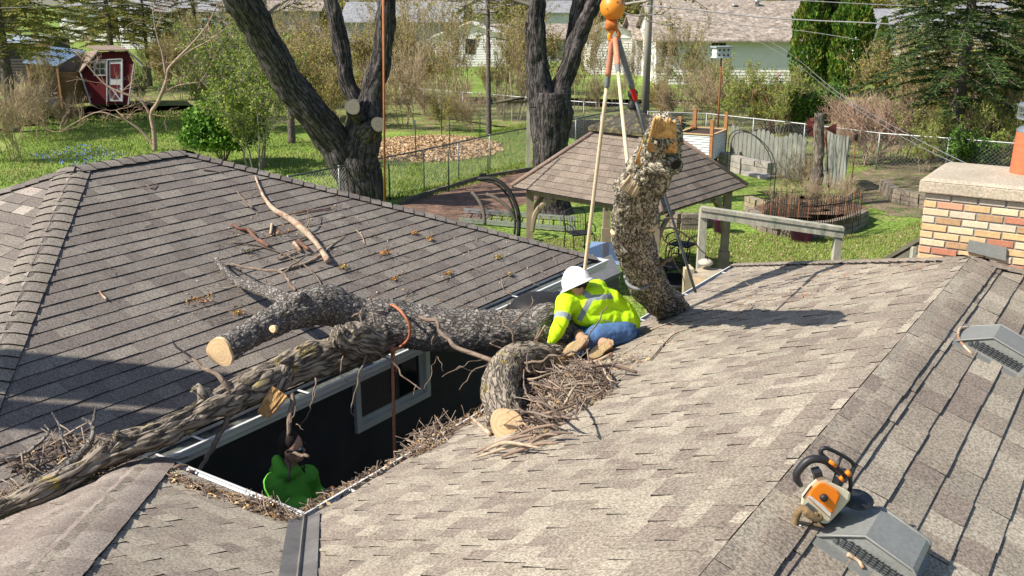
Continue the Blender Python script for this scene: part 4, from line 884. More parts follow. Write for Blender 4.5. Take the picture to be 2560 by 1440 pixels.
# ================================================================ THINGS ON THE TAN ROOF
m_vent = mat('grey vent plastic', (.20, .205, .195), .5, .06, 6, fine=.10, fscale=60, spec=.4)
m_louv = mat('vent louvre dark', (.022, .024, .026), .8, 0)
def vent(label, px, L=.52, W=.36, Hh=.17, rz=0):
    """slant-back roof vent: low sharp end upslope, tall rounded end downslope"""
    P = rR(*px); t = thing('roof_vent', label, 'roof vent', P)
    D = H(0, -1, -pB).normalized(); S = UD.copy(); Nn = nR       # D down the slope, S along the ridge (away)
    if rz: q = Quaternion(Nn, R(rz)); D = q @ D; S = q @ S
    mb = MB()
    # flange
    mb.box(P + D * (L * .45) + Nn * .008, (L * 1.25, W * 1.5, .006), (D, S, Nn)); mb.build('flange', m_vent, t)
    mb = MB(); prof = [(0, 0), (.04, .035), (L * .40, Hh), (L * .93, Hh * .93), (L * .985, Hh * .84), (L, Hh * .66), (L, 0)]
    w0, w1 = W, W * .93; k = len(prof); rows = []
    for sd in (-1, 1):
        rows.append([P + D * a + Nn * (b + .010) + S * (sd * (w0 if b < .04 else w1) / 2) for a, b in prof])
    vs = rows[0] + rows[1]; mb.add(vs, [(i, i + 1, k + i + 1, k + i) for i in range(k - 1)]); mb.add(rows[0], [tuple(range(k))[::-1]]); mb.add(rows[1], [tuple(range(k))])
    # lip along the side's upper edge
    for sd, row in ((-1, rows[0]), (1, rows[1])):
        mb.tube([q_ + S * (sd * .006) for q_ in row], .0065, 6)
    mb.build('hood', m_vent, t)
    mb = MB(); n = 11; ms = MB()
    for i in range(n):
        a0 = L * (.16 + .76 * i / n); a1 = a0 + L * .045
        top = Hh * min(.62, (a0 + .02) / (L * .40) * .78); 
        for sd in (-1,):
            o = S * (sd * (w0 / 2 + .004))
            mb.quad(P + D * a0 + Nn * .03 + o, P + D * a1 + Nn * .03 + o, P + D * (a1) + Nn * (top + .01) + o, P + D * (a0) + Nn * (top) + o)
            for j in range(4): 
                zz = .03 + (top - .03) * (j + .5) / 4; ms.box(P + D * ((a0 + a1) / 2) + Nn * zz + o * 1.006, (a1 - a0, .004, .004), (D, S, Nn))
    lv = mb.build('louvre', m_louv, t); ms.build('louvre_slats', mat('louvre slat', (.10, .11, .11), .6, 0), lv)
    return t
vent('grey roof vent nearest the camera with the chainsaw leaning on its upslope end', (2064, 1306), .38, .27, .12)
vent('grey roof vent farther along the slope, cut by the right edge of the picture', (2398, 838), .44, .31, .135)
# ---- chainsaw
cs = rR(2075, 1262, .02); Dn = H(0, -1, -pB).normalized(); Nn = nR; Su = UD.copy()
saw = thing('chainsaw', 'orange and cream top handled chainsaw with black grips standing on the ridge', 'chainsaw', cs)
m_sorg = mat('saw orange', (.85, .22, .01), .35, .04, 8, spec=.5); m_scrm = mat('saw cream', (.62, .57, .42), .5, .12, 10); m_sblk = mat('saw black', (.022, .022, .025), .45, .1, 20, spec=.4); m_sgry = mat('saw grey decal', (.10, .12, .13), .5)
vx = Vector((1, 0, 0)); s_ = 1 / ppm(cs)
SY = cs.y - .20
def S(x, y, d=0): return at(x, y, SY + d)
# body: cream housing
mb = MB()
def slab(mb, pix, d0, d1, col=None, inset=0):
    A = [S(x, y, d0) for x, y in pix]; B = [S(x, y, d1) for x, y in pix]; n = len(pix)
    mb.add(A + B, [tuple(range(n)), tuple(range(n, 2 * n))[::-1]] + [(i, n + i, n + (i + 1) % n, (i + 1) % n) for i in range(n)], col)
slab(mb, [(2004, 1237), (2022, 1213), (2040, 1197), (2044, 1188), (2062, 1190), (2075, 1204), (2112, 1222), (2127, 1232), (2124, 1250), (2102, 1276), (2072, 1308), (2060, 1310), (2040, 1300), (2003, 1262)], .0, .16)
bdy = mb.build('housing', m_scrm, saw)
bv = bdy.modifiers.new('b', 'BEVEL'); bv.width = .008; bv.segments = 2
mb = MB(); slab(mb, [(2048, 1206), (2060, 1206), (2095, 1226), (2101, 1240), (2088, 1272), (2076, 1293), (2068, 1288), (2018, 1243), (2030, 1222)], -.022, .01); o = mb.build('starter_cover', m_sorg, saw); bv = o.modifiers.new('b', 'BEVEL'); bv.width = .007; bv.segments = 2
mb = MB(); c = S(2060, 1245, -.028); yv = Vector((0, -1, 0)); mb.lathe(c, [(0, .010), (.012, .010), (.016, .004), (.016, -.012)], 18, ax=(Vector((1, 0, 0)), ZD, yv)); mb.build('cap', m_sblk, saw)
mb = MB(); slab(mb, [(2019, 1241), (2026, 1239), (2062, 1267), (2078, 1284), (2076, 1292), (2070, 1288)], -.030, -.020); mb.build('worn_edge', mat('worn white edge', (.65, .62, .58), .6, .3, 40), saw)
mb = MB(); slab(mb, [(2012, 1262), (2020, 1256), (2038, 1270), (2034, 1278)], -.006, .004); mb.build('decal', m_sgry, saw)
for i in range(5): mb = MB(); slab(mb, [(2006 + i * 4.4, 1243 - i * 5.8), (2010 + i * 4.4, 1237 - i * 5.8), (2013 + i * 4.4, 1239 - i * 5.8), (2009 + i * 4.4, 1245 - i * 5.8)], -.003, .004); mb.build('vent_slot', m_sblk, saw)
mb = MB(); mb.tube([S(2003, 1215, .03), S(1993, 1200, .03), S(1992, 1185, .03), S(2003, 1168, .03), S(2020, 1152, .03), S(2042, 1147, .03), S(2066, 1153, .04), S(2080, 1165, .05), S(2096, 1178, .05), S(2100, 1190, .05)], [.010, .015, .0165, .017, .017, .0165, .016, .016, .016, .014], 12, sub=4); mb.build('front_handle', m_sblk, saw)
mb = MB(); mb.tube([S(2100, 1186, .05), S(2094, 1205, .05), S(2086, 1224, .05), S(2080, 1228, .05)], [.022, .021, .022, .018], 12, sub=4); mb.tube([S(2098, 1184, .05), S(2110, 1180, .05), S(2124, 1192, .06), S(2126, 1218, .08), S(2120, 1236, .1)], [.018, .016, .010, .008, .010], 10, sub=4); mb.build('rear_handle', m_sblk, saw)
mb = MB(); mb.tube([S(2070, 1150, .09), S(2054, 1136, .09), S(2053, 1125, .09), S(2064, 1120, .09), S(2085, 1128, .10), S(2115, 1144, .11), S(2132, 1158, .12), S(2134, 1172, .12), S(2128, 1185, .1), S(2125, 1198, .08)], [.010, .010, .009, .009, .008, .008, .009, .009, .009, .008], 10, sub=4); mb.tube([S(2105, 1140, .105), S(2098, 1152, .09), S(2094, 1166, .07)], [.007, .007, .007], 8); mb.build('hand_guard', m_sblk, saw)
for a, b, w in (((2073, 1152), (2090, 1166), .008), ((2100, 1192), (2107, 1202), .008), ((2117, 1178), (2124, 1188), .010)):
    mb = MB(); mb.tube([S(*a, .028), S(*b, .028)], w, 8); mb.build('orange_trigger', m_sorg, saw)
mb = MB(); mb.bar(S(2032, 1183, .02), S(2052, 1178, .02), .05, .022); mb.bar(S(2040, 1186, .02), S(2041, 1200, .02), .02, .02); mb.build('starter_grip', m_sblk, saw)
m_bar = mat('oily bar', (.06, .06, .06), .4, .2, 10, metal=.6)
mb = MB(); mb.lathe(S(2142, 1250, .10), [(0, 0), (.065, 0), (.065, .006), (0, .006)], 20, ax=(vx, Nn.cross(vx).normalized(), Nn)); mb.build('guide_bar_tip', m_bar, saw)
m_strp = mat('sandy strap', (.20, .135, .07), .95, .3, 40, bump=.003)
mb = MB(); mb.tube([S(2052, 1292, -.02), S(2040, 1296, -.03), S(2022, 1282, -.03), S(2010, 1272, -.02), S(1998, 1278, -.01), S(1990, 1295, .0), S(1986, 1312, .0), S(1992, 1320, .0)], [.016, .017, .016, .016, .016, .015, .016, .015], 8, sub=4); mb.tube([S(2010, 1277, -.03), S(2026, 1290, -.03), S(2044, 1286, -.03)], [.013, .014, .012], 8, sub=4); mb.build('lanyard', m_strp, saw)
mb = MB(); K = 20; mb.tube([S(1996 + 11 * math.cos(6.283 * k / K), 1327 + 15 * math.sin(6.283 * k / K), -.01 + .01 * math.sin(k)) for k in range(K + 1)], .0042, 8); mb.build('ring', mat('steel ring', (.45, .45, .43), .3, .1, 5, metal=.9), saw)
mb = MB(); mb.tube([rR(2018, 1308, .012), rR(2034, 1312, .012), rR(2050, 1316, .012), rR(2075, 1322, .012)], .008, 6, sub=3); mb.build('strap_tail', m_strp, saw)
# pale bent twig by the far vent
o = rtube(None, 'stick', [(2420, 818), (2400, 822), (2396, 842), (2408, 862), (2430, 885)], [.010, .010, .008, .009, .005], m_pale, plane=rR); tag(o, 'pale bent stick hooked round the near corner of the farther roof vent', 'stick')

# ================================================================ CHIMNEY
UC = 8.75; 
def cU(x, y): r = ray(x, y); return CAMP + r * ((UC - 0) / r.dot(UD))
lt = cU(2316, 480); lz = cU(2310, 497).z
ztop = lt.z; vL = lt.dot(VD); vR = vL - 1.75; dp = .95
ch = thing('chimney', 'blond multicoloured brick chimney with thick stone cap at right edge', 'chimney', H(UC + dp / 2, (vL + vR) / 2, 3))
m_brk = mat('blond bricks', (1, 1, 1), .85, .12, 25, attr=1, fine=.10, fscale=120, bump=.004, bscale=50); m_mort = mat('mortar', (.25, .24, .23), .95, .1, 30)
BC = [(.72, .47, .22), (.74, .55, .30), (.70, .50, .28), (.78, .62, .40), (.66, .56, .44), (.72, .50, .26), (.62, .40, .18), (.48, .13, .07), (.42, .24, .11), (.66, .30, .18), (.70, .58, .42)]
rnd = random.Random(12); mb = MB(); bh, bl, mo = .054, .198, .0125
ztot = ztop - 1.9
def brickface(P, D, Nv, Lh, off):
    z = ztop; row = 0
    while z > 2.2:
        x = -(bl + mo) * (.5 if (row + off) % 2 else 0)
        while x < Lh:
            a, b = max(0, x), min(Lh, x + bl)
            if b - a > .03:
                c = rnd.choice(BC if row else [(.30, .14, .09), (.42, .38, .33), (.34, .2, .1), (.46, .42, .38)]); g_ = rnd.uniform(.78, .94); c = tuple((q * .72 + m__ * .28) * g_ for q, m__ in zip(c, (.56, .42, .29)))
                cen = P + D * ((a + b) / 2) + ZD * (z - bh / 2 - mo / 2 + rnd.uniform(-.002, .002)) + Nv * rnd.uniform(.0, .004)
                # brick with chamfered edge
                hx, hz_ = (b - a) / 2, bh / 2; e = .004
                f0 = [cen + D * sx * hx + ZD * sz * hz_ for sx, sz in ((-1, -1), (1, -1), (1, 1), (-1, 1))]; f1 = [cen + D * sx * (hx - e) + ZD * sz * (hz_ - e) + Nv * .008 for sx, sz in ((-1, -1), (1, -1), (1, 1), (-1, 1))]
                mb.add(f0 + f1, [(4, 5, 6, 7)] + [(i, (i + 1) % 4, 4 + (i + 1) % 4, 4 + i) for i in range(4)], c)
            x += bl + mo
        z -= bh + mo; row += 1
FL = H(UC, vL, 0); FR = H(UC, vR, 0)
brickface(FL, -VD, -UD, vL - vR, 0); brickface(H(UC + dp, vL, 0), -UD, VD, dp, 1)
mb.build('brickwork', m_brk, ch)
mb = MB(); mb.box(H(UC + dp / 2 + .001, (vL + vR) / 2, (ztop + .5) / 2), (dp, vL - vR, ztop - .5), (UD, VD, ZD)); mb.build('mortar', m_mort, ch)
m_cap = mat('chimney cap stone', (.42, .36, .28), .95, .12, 3, fine=.22, fscale=60, bump=.006, bscale=50)
mb = MB(); capT = cU(2303, 452); ov = .055; th_ = .10
K_ = [H(UC - ov, vL + ov, 0), H(UC - ov, vR - ov, 0), H(UC + dp + ov, vR - ov, 0), H(UC + dp + ov, vL + ov, 0)]
mb.prism([k + ZD * (ztop + .002) for k in K_], ZD * th_); ctp = (K_[0] + K_[2]) / 2
tp = [k.lerp(ctp, .06) + ZD * (ztop + th_ + .03) for k in K_]; q4 = [k + ZD * (ztop + th_ + .002) for k in K_]; mb.add(q4 + tp, [(4, 5, 6, 7)] + [(i, (i + 1) % 4, 4 + (i + 1) % 4, 4 + i) for i in range(4)])
o = mb.build('cap', m_cap, ch); bv = o.modifiers.new('b', 'BEVEL'); bv.width = .012; bv.segments = 2
fl_c = at(2572, 440, 8.35); m_tile = mat('clay flue tile', (.50, .15, .07), .8, .12, 5, stretch=(1, 1, 5))
ft = Vector((fl_c.x, fl_c.y, 0)); r_f = 44 / ppm(fl_c)
zc0 = ztop + th_; zc1 = at(2560, 330, 8.35).z
flue = thing('flue_pipe', 'terracotta clay flue with galvanised round vent cap on the chimney top', 'flue', ft + ZD * zc0)
mb = MB(); mb.lathe(ft, [(r_f * 1.03, zc0), (r_f * .97, zc1)], 28); mb.build('flue_tile', m_tile, flue)
m_zinc = mat('bright galvanised', (.36, .39, .41), .35, .15, 12, metal=.7)
z2 = at(2560, 262, 8.35).z
mb = MB(); mb.lathe(ft, [(r_f * .98, zc1 - .0), (r_f * .98, zc1 + .02), (r_f * .62, zc1 + .06), (r_f * .62, zc1 + .14), (r_f * .66, zc1 + .15), (r_f * .62, zc1 + .16), (r_f * .62, z2 - .05)], 28); mb.lathe(ft, [(0, z2 + .035), (r_f * 1.0, z2 + .01), (r_f * 1.06, z2), (r_f * 1.06, z2 - .025), (r_f * .9, z2 - .03)], 28); mb.lathe(ft, [(r_f * .6, z2 - .105), (r_f * 1.05, z2 - .11), (r_f * 1.05, z2 - .125), (r_f * .6, z2 - .125)], 28); mb.build('vent_cap', m_zinc, flue)
for k in range(24):
    a = 6.283 * k / 24; mb = None
mb = MB()
for k in range(28):
    a = 6.283 * k / 28; p = ft + Vector((math.cos(a), math.sin(a), 0)) * r_f * 1.03; mb.bar(p + ZD * (z2 - .11), p + ZD * (z2 - .02), .006, .006)
mb.lathe(ft, [(r_f * 1.04, z2 - .06), (r_f * 1.04, z2 - .068)], 28); mb.build('cap_grille', m_zinc, flue)
# flashing at ridge end
mb = MB(); q = H(UC - .03, rv, 0); mb.prism([H(UC - .02, rv + .10, zB - .05), H(UC - .02, rv + .09, zB + .045), H(UC - .02, rv - .20, zB + .02), H(UC - .02, rv - .21, zB - .09)], -UD * .02)
mb.build('flashing', m_vent, ch)
bk_sp2 = bark_mat('dead trunk bark', (.25, .21, .17), (.15, .125, .10), None, 0, 14, .15, .45, .02, True)
# ================================================================ YARD THINGS NEAR THE HOUSE
m_wood = mat('weathered grey lumber', (.42, .39, .31), .9, .28, 5, stretch=(1, 1, .25), fine=.15, fscale=60, col2=(.24, .27, .20), mix=(.5, .65), bump=.003)
m_woodt = mat('weathered board top', (.40, .34, .25), .9, .25, 7, stretch=(1, 1, .4), fine=.15)
m_cedar = mat('orange stained cedar', (.40, .18, .075), .8, .2, 8)
m_blackm = mat('black iron', (.018, .017, .017), .6, .2, 30, spec=.3); m_rust = mat('rusty iron', (.22, .085, .035), .85, .35, 18); m_alu = mat('aluminium', (.42, .43, .44), .35, .12, 8, metal=.7)
m_stone = mat('retaining wall stone', (.21, .175, .135), .95, .3, 5, fine=.2, fscale=40, bump=.01, bscale=25); m_stone2 = mat('bench stone', (.32, .29, .26), .95, .25, 4, fine=.15, bump=.01, bscale=25)
# deck railing: posts and top rail
DZ = .75
ra, rb = at(1752, 520, 12.4), at(2108, 572, 12.2)
rail = thing('deck_railing', 'weathered grey timber deck railing of posts and one top rail behind the tan roof', 'railing', Vector((ra.x, ra.y, 0)))
mb = MB(); mb.bar(ra + ZD * .0, rb, .13, .045); mb.bar(ra - ZD * .07 + Vector((0, -.03, 0)), rb - ZD * .07 + Vector((0, -.03, 0)), .04, .09); mb.build('top_rail', m_wood, rail)
for p in (ra + Vector((.04, .02, -.03)), rb + Vector((-.05, .02, -.03))):
    mb = MB(); mb.bar(Vector((p.x, p.y, 0)), p, .095, .095); mb.build('post', m_wood, rail)
# low gate post and bench
gp_ = at(1722, 670, 11.6); o = MB(); o.prism([Vector((gp_.x - .06, gp_.y - .06, 0)), Vector((gp_.x + .06, gp_.y - .06, 0)), Vector((gp_.x + .06, gp_.y + .06, 0)), Vector((gp_.x - .06, gp_.y + .06, 0))], ZD * gp_.z); o.prism([Vector((gp_.x - .055, gp_.y - .055, gp_.z)), Vector((gp_.x + .055, gp_.y - .055, gp_.z)), Vector((gp_.x + .02, gp_.y, gp_.z + .035)), Vector((gp_.x - .02, gp_.y, gp_.z + .035))], Vector((0, .05, 0)))
tag(o.build('wooden_post', mat('yellowish post', (.42, .36, .22), .9, .25, 6)), 'short yellowish wooden post left of the shelf at the roof edge', 'post')
bt_ = at(1780, 672, 11.7); bench = thing('deck_bench', 'wooden plank shelf with a round stone on it beside the deck railing', 'bench', Vector((bt_.x, bt_.y, 0)))
mb = MB(); bx = VD * -1; by_ = UD
c0 = at(1728, 684, 11.6); 
for i in range(4): a = c0 + UD * (.10 * i) + ZD * 0; mb.bar(a, a - VD * 1.1, .092, .035)
mb.build('planks', m_woodt, bench)
mb = MB(); mb.bar(c0 + UD * -.03 - ZD * .08, c0 + UD * -.03 - VD * 1.1 - ZD * .08, .03, .12); mb.build('apron', mat('raw plank edge', (.55, .42, .26), .85, .2, 6), bench)
for k in (.12, .9): mb = MB(); p = c0 - VD * k + UD * .15 - ZD * .04; mb.bar(Vector((p.x, p.y, 0)), p, .09, .09); mb.build('leg', m_wood, bench)
mb = MB(); cst = at(1764, 653, 11.75); mb.lathe(cst - ZD * .02, [(0, -.03), (.07, -.03), (.095, -.01), (.09, .02), (.06, .04), (0, .045)], 16); tag(mb.build('round_stone', mat('pale stone', (.5, .45, .36), .8, .2, 20)), 'flat pale round stone lying on the plank shelf', 'stone')
# ramp rails near the chimney
for i, (a, b, lab) in enumerate((((2215, 650), (2345, 575), 'dark weathered stair rail nearer the tan roof, left of the chimney'), ((2270, 648), (2345, 612), 'second dark stair rail just left of the chimney foot'))):
    A, B_ = at(*a, 12.5 + i * .5), at(*b, 11.6 + i * .4); t = thing('stair_rail', lab, 'rail', Vector((A.x, A.y, 0)), 'stair rails by the chimney')
    mb = MB(); mb.bar(A, B_, .10, .05); mb.bar(A - ZD * .09, B_ - ZD * .09, .04, .12); mb.build('rail', mat('dark old lumber', (.13, .12, .09), .9, .3, 5), t)
    mb = MB(); q = A.lerp(B_, .6); mb.bar(Vector((q.x, q.y, 0)), q - ZD * .05, .09, .09); mb.build('post', m_wood, t)
# grey storage box between the roofs, black grill lid
bx0 = thing('storage_shed', 'charcoal resin storage box with flat speckled lid behind the gutter corner', 'storage box', at(1480, 700, 11.2) - ZD * 2)
m_resin = mat('charcoal resin', (.050, .053, .057), .55, .1, 10, fine=.1); m_resl = mat('resin lid', (.12, .125, .13), .6, .15, 8, fine=.15)
zl = 1.85
def zp(x, y, z): return gz(x, y, z)
q = [zp(1345, 735, zl), zp(1545, 695, zl), zp(1548, 652, zl), zp(1420, 668, zl)]
qf = [zp(1380, 770, zl), zp(1552, 690, zl), zp(1528, 645, zl), zp(1395, 700, zl)]
mb = MB(); mb.prism([p for p in qf], ZD * .06); mb.build('lid', m_resl, bx0)
cen = sum(qf, Vector()) / 4; mb = MB(); mb.prism([p.lerp(cen, .05) - ZD * 1.83 for p in qf], ZD * 1.82)
for z in (.3, .6, .9, 1.2, 1.5):
    a, b = qf[0].lerp(cen, .045), qf[1].lerp(cen, .045); mb.bar(Vector((a.x, a.y, z)), Vector((b.x, b.y, z)), .02, .02)
mb.build('walls', m_resin, bx0)
gr = thing('grill', 'black covered grill lid just left of the kneeling worker head', 'grill', gz(1350, 745, 1.0)); mb = MB(); c = at(1352, 748, 10.0)
mb.lathe(c - ZD * .07, [(.32, 0), (.31, .04), (.24, .09), (.1, .115), (0, .12)], 20); mb.lathe(c - ZD * .09, [(.34, 0), (.34, .02), (.30, .02)], 20); mb.build('lid', m_blackm, gr)
mb = MB(); mb.box(c - ZD * .35, (.5, .45, .45)); mb.build('body', m_resl, gr)
mb = MB(); [mb.bar(c + Vector((sx * .2, sy * .18, -.55)), c + Vector((sx * .2, sy * .18, -c.z)), .03, .03) for sx in (-1, 1) for sy in (-1, 1)]; mb.build('stand', m_blackm, gr)
# concrete patio (setting)
mb = MB(); P_ = [H(3, 4.6, .02), H(16, 4.6, .02), H(16, 7.0, .02), H(3, 7.0, .02)]; mb.add(P_, [(0, 1, 2, 3)]); tag(mb.build('patio', mat('concrete', (.36, .33, .29), .95, .15, 2, fine=.12, fscale=30)), kind='structure')
# ---- gazebo
gz_c = Vector(((gz(1340, 600).x + gz(1830, 660).x) / 2, 0, 0))
eave = [at(1275, 466, 21.0), at(1540, 531, 17.2), at(1868, 464, 19.6)]; 
ez_ = 2.15
def e_(x, y, z=2.25): return gz(x, y, z)
g1, g2, g3 = e_(1278, 467), e_(1655, 533), e_(1868, 465)
g4 = g1 + (g3 - g2)
gc = (g1 + g2 + g3 + g4) / 4
gaz = thing('gazebo', 'square wooden gazebo with brown shingle hip roof and smaller raised top roof', 'gazebo', Vector((gc.x, gc.y, 0)))
m_gsh = mat('gazebo shingles', (1, 1, 1), .95, .1, 2, attr=1, fine=.3, fscale=40, spec=.15)
mb = MB(); ap_z = 3.35
in_ = .30; topr = [g.lerp(gc, 1 - in_) + ZD * (ap_z - 2.25) for g in (g1, g2, g3, g4)]; ge = [g1, g2, g3, g4]
gt = [(.195, .158, .128), (.225, .182, .148), (.175, .14, .115), (.215, .178, .145)]
for i in range(4):
    a, b = ge[i], ge[(i + 1) % 4]; A_ = (b - a).normalized(); c_, d_ = topr[(i + 1) % 4], topr[i]; m_ = (c_ + d_) / 2 - (a + b) / 2; B_ = (m_ - A_ * m_.dot(A_)).normalized(); N_ = A_.cross(B_); N_ = N_ if N_.z > 0 else -N_
    shingles(mb, a, A_, B_, N_, [a, b, c_, d_], 60 + i, exp=.15, thin=.012, thick=.014, tones=gt, width=(.17, .30))
    mb.add([p - ZD * .02 for p in (a, b, c_, d_)], [(0, 1, 2, 3)], ASPH); mb.tube([a + ZD * .02, d_ + ZD * .02], .05, 6, (.25, .18, .145))
mb.build('roof', m_gsh, gaz)
up = [g.lerp(gc, 1 - .36) + ZD * (ap_z - 2.25 + .10) for g in ge]; apx = gc + ZD * (ap_z - 2.25 + .48)
m_moss = mat('mossy dark shingles', (.055, .05, .042), .95, .4, 6, col2=(.15, .13, .06), mix=(.5, .6)); mb = MB()
for i in range(4): mb.quad(up[i], up[(i + 1) % 4], apx, apx); mb.quad(up[i] - ZD * .07, up[(i + 1) % 4] - ZD * .07, up[(i + 1) % 4], up[i])
mb.v = mb.v; mb.build('top_roof', m_moss, gaz)
mb = MB(); fin = apx; mb.lathe(fin, [(.10, -.02), (.11, .05), (.06, .10), (.05, .16), (.10, .22), (.10, .30), (.04, .36), (0, .37)], 12); mb.build('finial', m_blackm, gaz)
m_gw = mat('gazebo timber', (.30, .235, .17), .85, .2, 5, fine=.1); posts = []
for i, g in enumerate(ge):
    p = g.lerp(gc, .16); p = Vector((p.x, p.y, 0)); posts.append(p); mb = MB(); mb.bar(p, p + ZD * 2.25, .15, .15); mb.bar(p, p + ZD * .9, .20, .20); mb.build('post', m_gw, gaz)
for i in range(4):
    a, b = posts[i], posts[(i + 1) % 4]; d = (b - a).normalized(); mb = MB(); mb.bar(a + ZD * 2.18, b + ZD * 2.18, .08, .16); mb.build('beam', m_gw, gaz)
    for P1, dd in ((a, d), (b, -d)):
        mb = MB(); mb.tube([P1 + ZD * 1.35 + dd * .06, P1 + ZD * 1.7 + dd * .14, P1 + ZD * 1.95 + dd * .36, P1 + ZD * 2.08 + dd * .62], [.05, .055, .055, .05], 6, sub=3, smooth=False); mb.build('brace', m_gw, gaz)
# table with pale blue glass top and patio chairs under the gazebo
tb = thing('patio_table', 'patio table with pale blue reflecting glass top under the gazebo', 'table', Vector((gc.x - 1.2, gc.y - 2.6, 0)))
tq = [gz(1462, 660, .74), gz(1652, 668, .74), gz(1640, 612, .74), gz(1478, 606, .74)]
mb = MB(); mb.prism(tq, ZD * .02); mb.build('table_top', mat('blue glass top', (.22, .33, .52), .12, .05, 3, spec=.8), tb)
for p in tq: mb = MB(); p2 = p.lerp(sum(tq, Vector()) / 4, .12); mb.bar(Vector((p2.x, p2.y, 0)), p2, .04, .04); mb.build('leg', m_blackm, tb)
def pchair(label, px, rz):
    c = gz(*px); t = thing('patio_chair', label, 'chair', c, 'black patio chairs', rz)
    def T(x, y, z): return Vector((x, y, z))
    for s1 in (-1, 1):
        mb = MB(); mb.tube([T(s1 * .27, .28, 0), T(s1 * .27, .24, .42), T(s1 * .27, -.22, .44), T(s1 * .27, -.30, 0)], .014, 6, sub=3); mb.build('leg_frame', m_blackm, t, world=False)
        mb = MB(); mb.tube([T(s1 * .29, -.22, .46), T(s1 * .29, -.18, .64), T(s1 * .29, .22, .64), T(s1 * .28, .30, .50)], .016, 6, sub=3); mb.build('armrest', m_blackm, t, world=False)
    mb = MB(); mb.box((0, 0, .43), (.5, .48, .03)); mb.build('seat', m_blackm, t, world=False)
    mb = MB(); mb.tube([T(-.26, -.24, .42), T(-.25, -.33, .92), T(.25, -.33, .92), T(.26, -.24, .42)], .015, 6, sub=3)
    for k in range(-3, 4): mb.tube([T(k * .07, -.24, .45), T(k * .07, -.33, .92)], .006, 4)
    mb.build('backrest', m_blackm, t, world=False); return t
pchair('black metal patio chair left of the blue topped table', (1448, 625), R(200)); pchair('black metal patio chair right of the upright limb by the lawn', (1705, 655), R(140)); pchair('black metal patio chair standing in the gazebo shade behind the roof edge', (1670, 715), R(30))
# dark round pipe stack on ground under gazebo (fire ring)
fp = thing('fire_pit', 'low black round fire bowl in the shade near the gazebo right post', 'fire pit', gz(1690, 760)); mb = MB(); c = gz(1690, 760); mb.lathe(c, [(.0, .35), (.35, .40), (.45, .52), (.48, .52), (.38, .36), (0, .3)], 20); mb.build('bowl', m_blackm, fp)
for k in range(3): mb = MB(); a = 2.1 * k; mb.bar(c + Vector((math.cos(a) * .35, math.sin(a) * .35, 0)), c + Vector((math.cos(a) * .25, math.sin(a) * .25, .4)), .03, .03); mb.build('leg', m_blackm, fp)
# ---- ladder lying flat
ld = thing('ladder', 'aluminium extension ladder lying flat across the mulch and grass', 'ladder', gz(1300, 545))
la, lb = gz(1148, 548, .12), gz(1440, 572, .12); lc, ld_ = gz(1160, 524, .12), gz(1440, 545, .12)
for a, b in ((la, lb), (lc, ld_)):
    for o_ in (0, .07): mb = MB(); mb.bar(a + ZD * (o_ - .05), b + ZD * (o_ - .05), .025, .055); mb.build('rail', m_alu, ld)
for k in range(11): mb = MB(); t = (k + .5) / 11; mb.tube([la.lerp(lb, t), lc.lerp(ld_, t)], .017, 6); mb.build('rung', m_alu, ld)
# ---- curved glider frame / swing hoop
hm = thing('hammock_stand', 'black curved steel hammock arc rising beside the gazebo', 'hammock stand', gz(1300, 590))
def arc(px, r, m, name): mb = MB(); P = [at(*p) for p in px]; mb.tube(P, r, 8, sub=5); mb.build(name, m, hm)
arc([(1195, 447, 24.0), (1235, 448, 23.9), (1265, 468, 23.8), (1285, 500, 23.7), (1297, 540, 23.6), (1296, 590, 23.5)], .055, m_blackm, 'arc')
arc([(1195, 450, 24.3), (1232, 456, 24.2), (1258, 475, 24.1), (1277, 505, 24.0), (1288, 545, 23.9), (1286, 590, 23.8)], .03, m_blackm, 'arc')
arc([(1180, 480, 23.6), (1195, 498, 23.5), (1208, 525, 23.4), (1212, 562, 23.3)], .045, mat('dull brown tube', (.12, .095, .08), .7), 'arm'); arc([(1216, 485, 23.6), (1245, 498, 23.5), (1275, 525, 23.4), (1290, 555, 23.4)], .045, mat('dull brown tube', (.12, .095, .08), .7), 'arm')
arc([(1208, 448, 24), (1200, 436, 24), (1216, 436, 24)], .03, m_blackm, 'bracket')
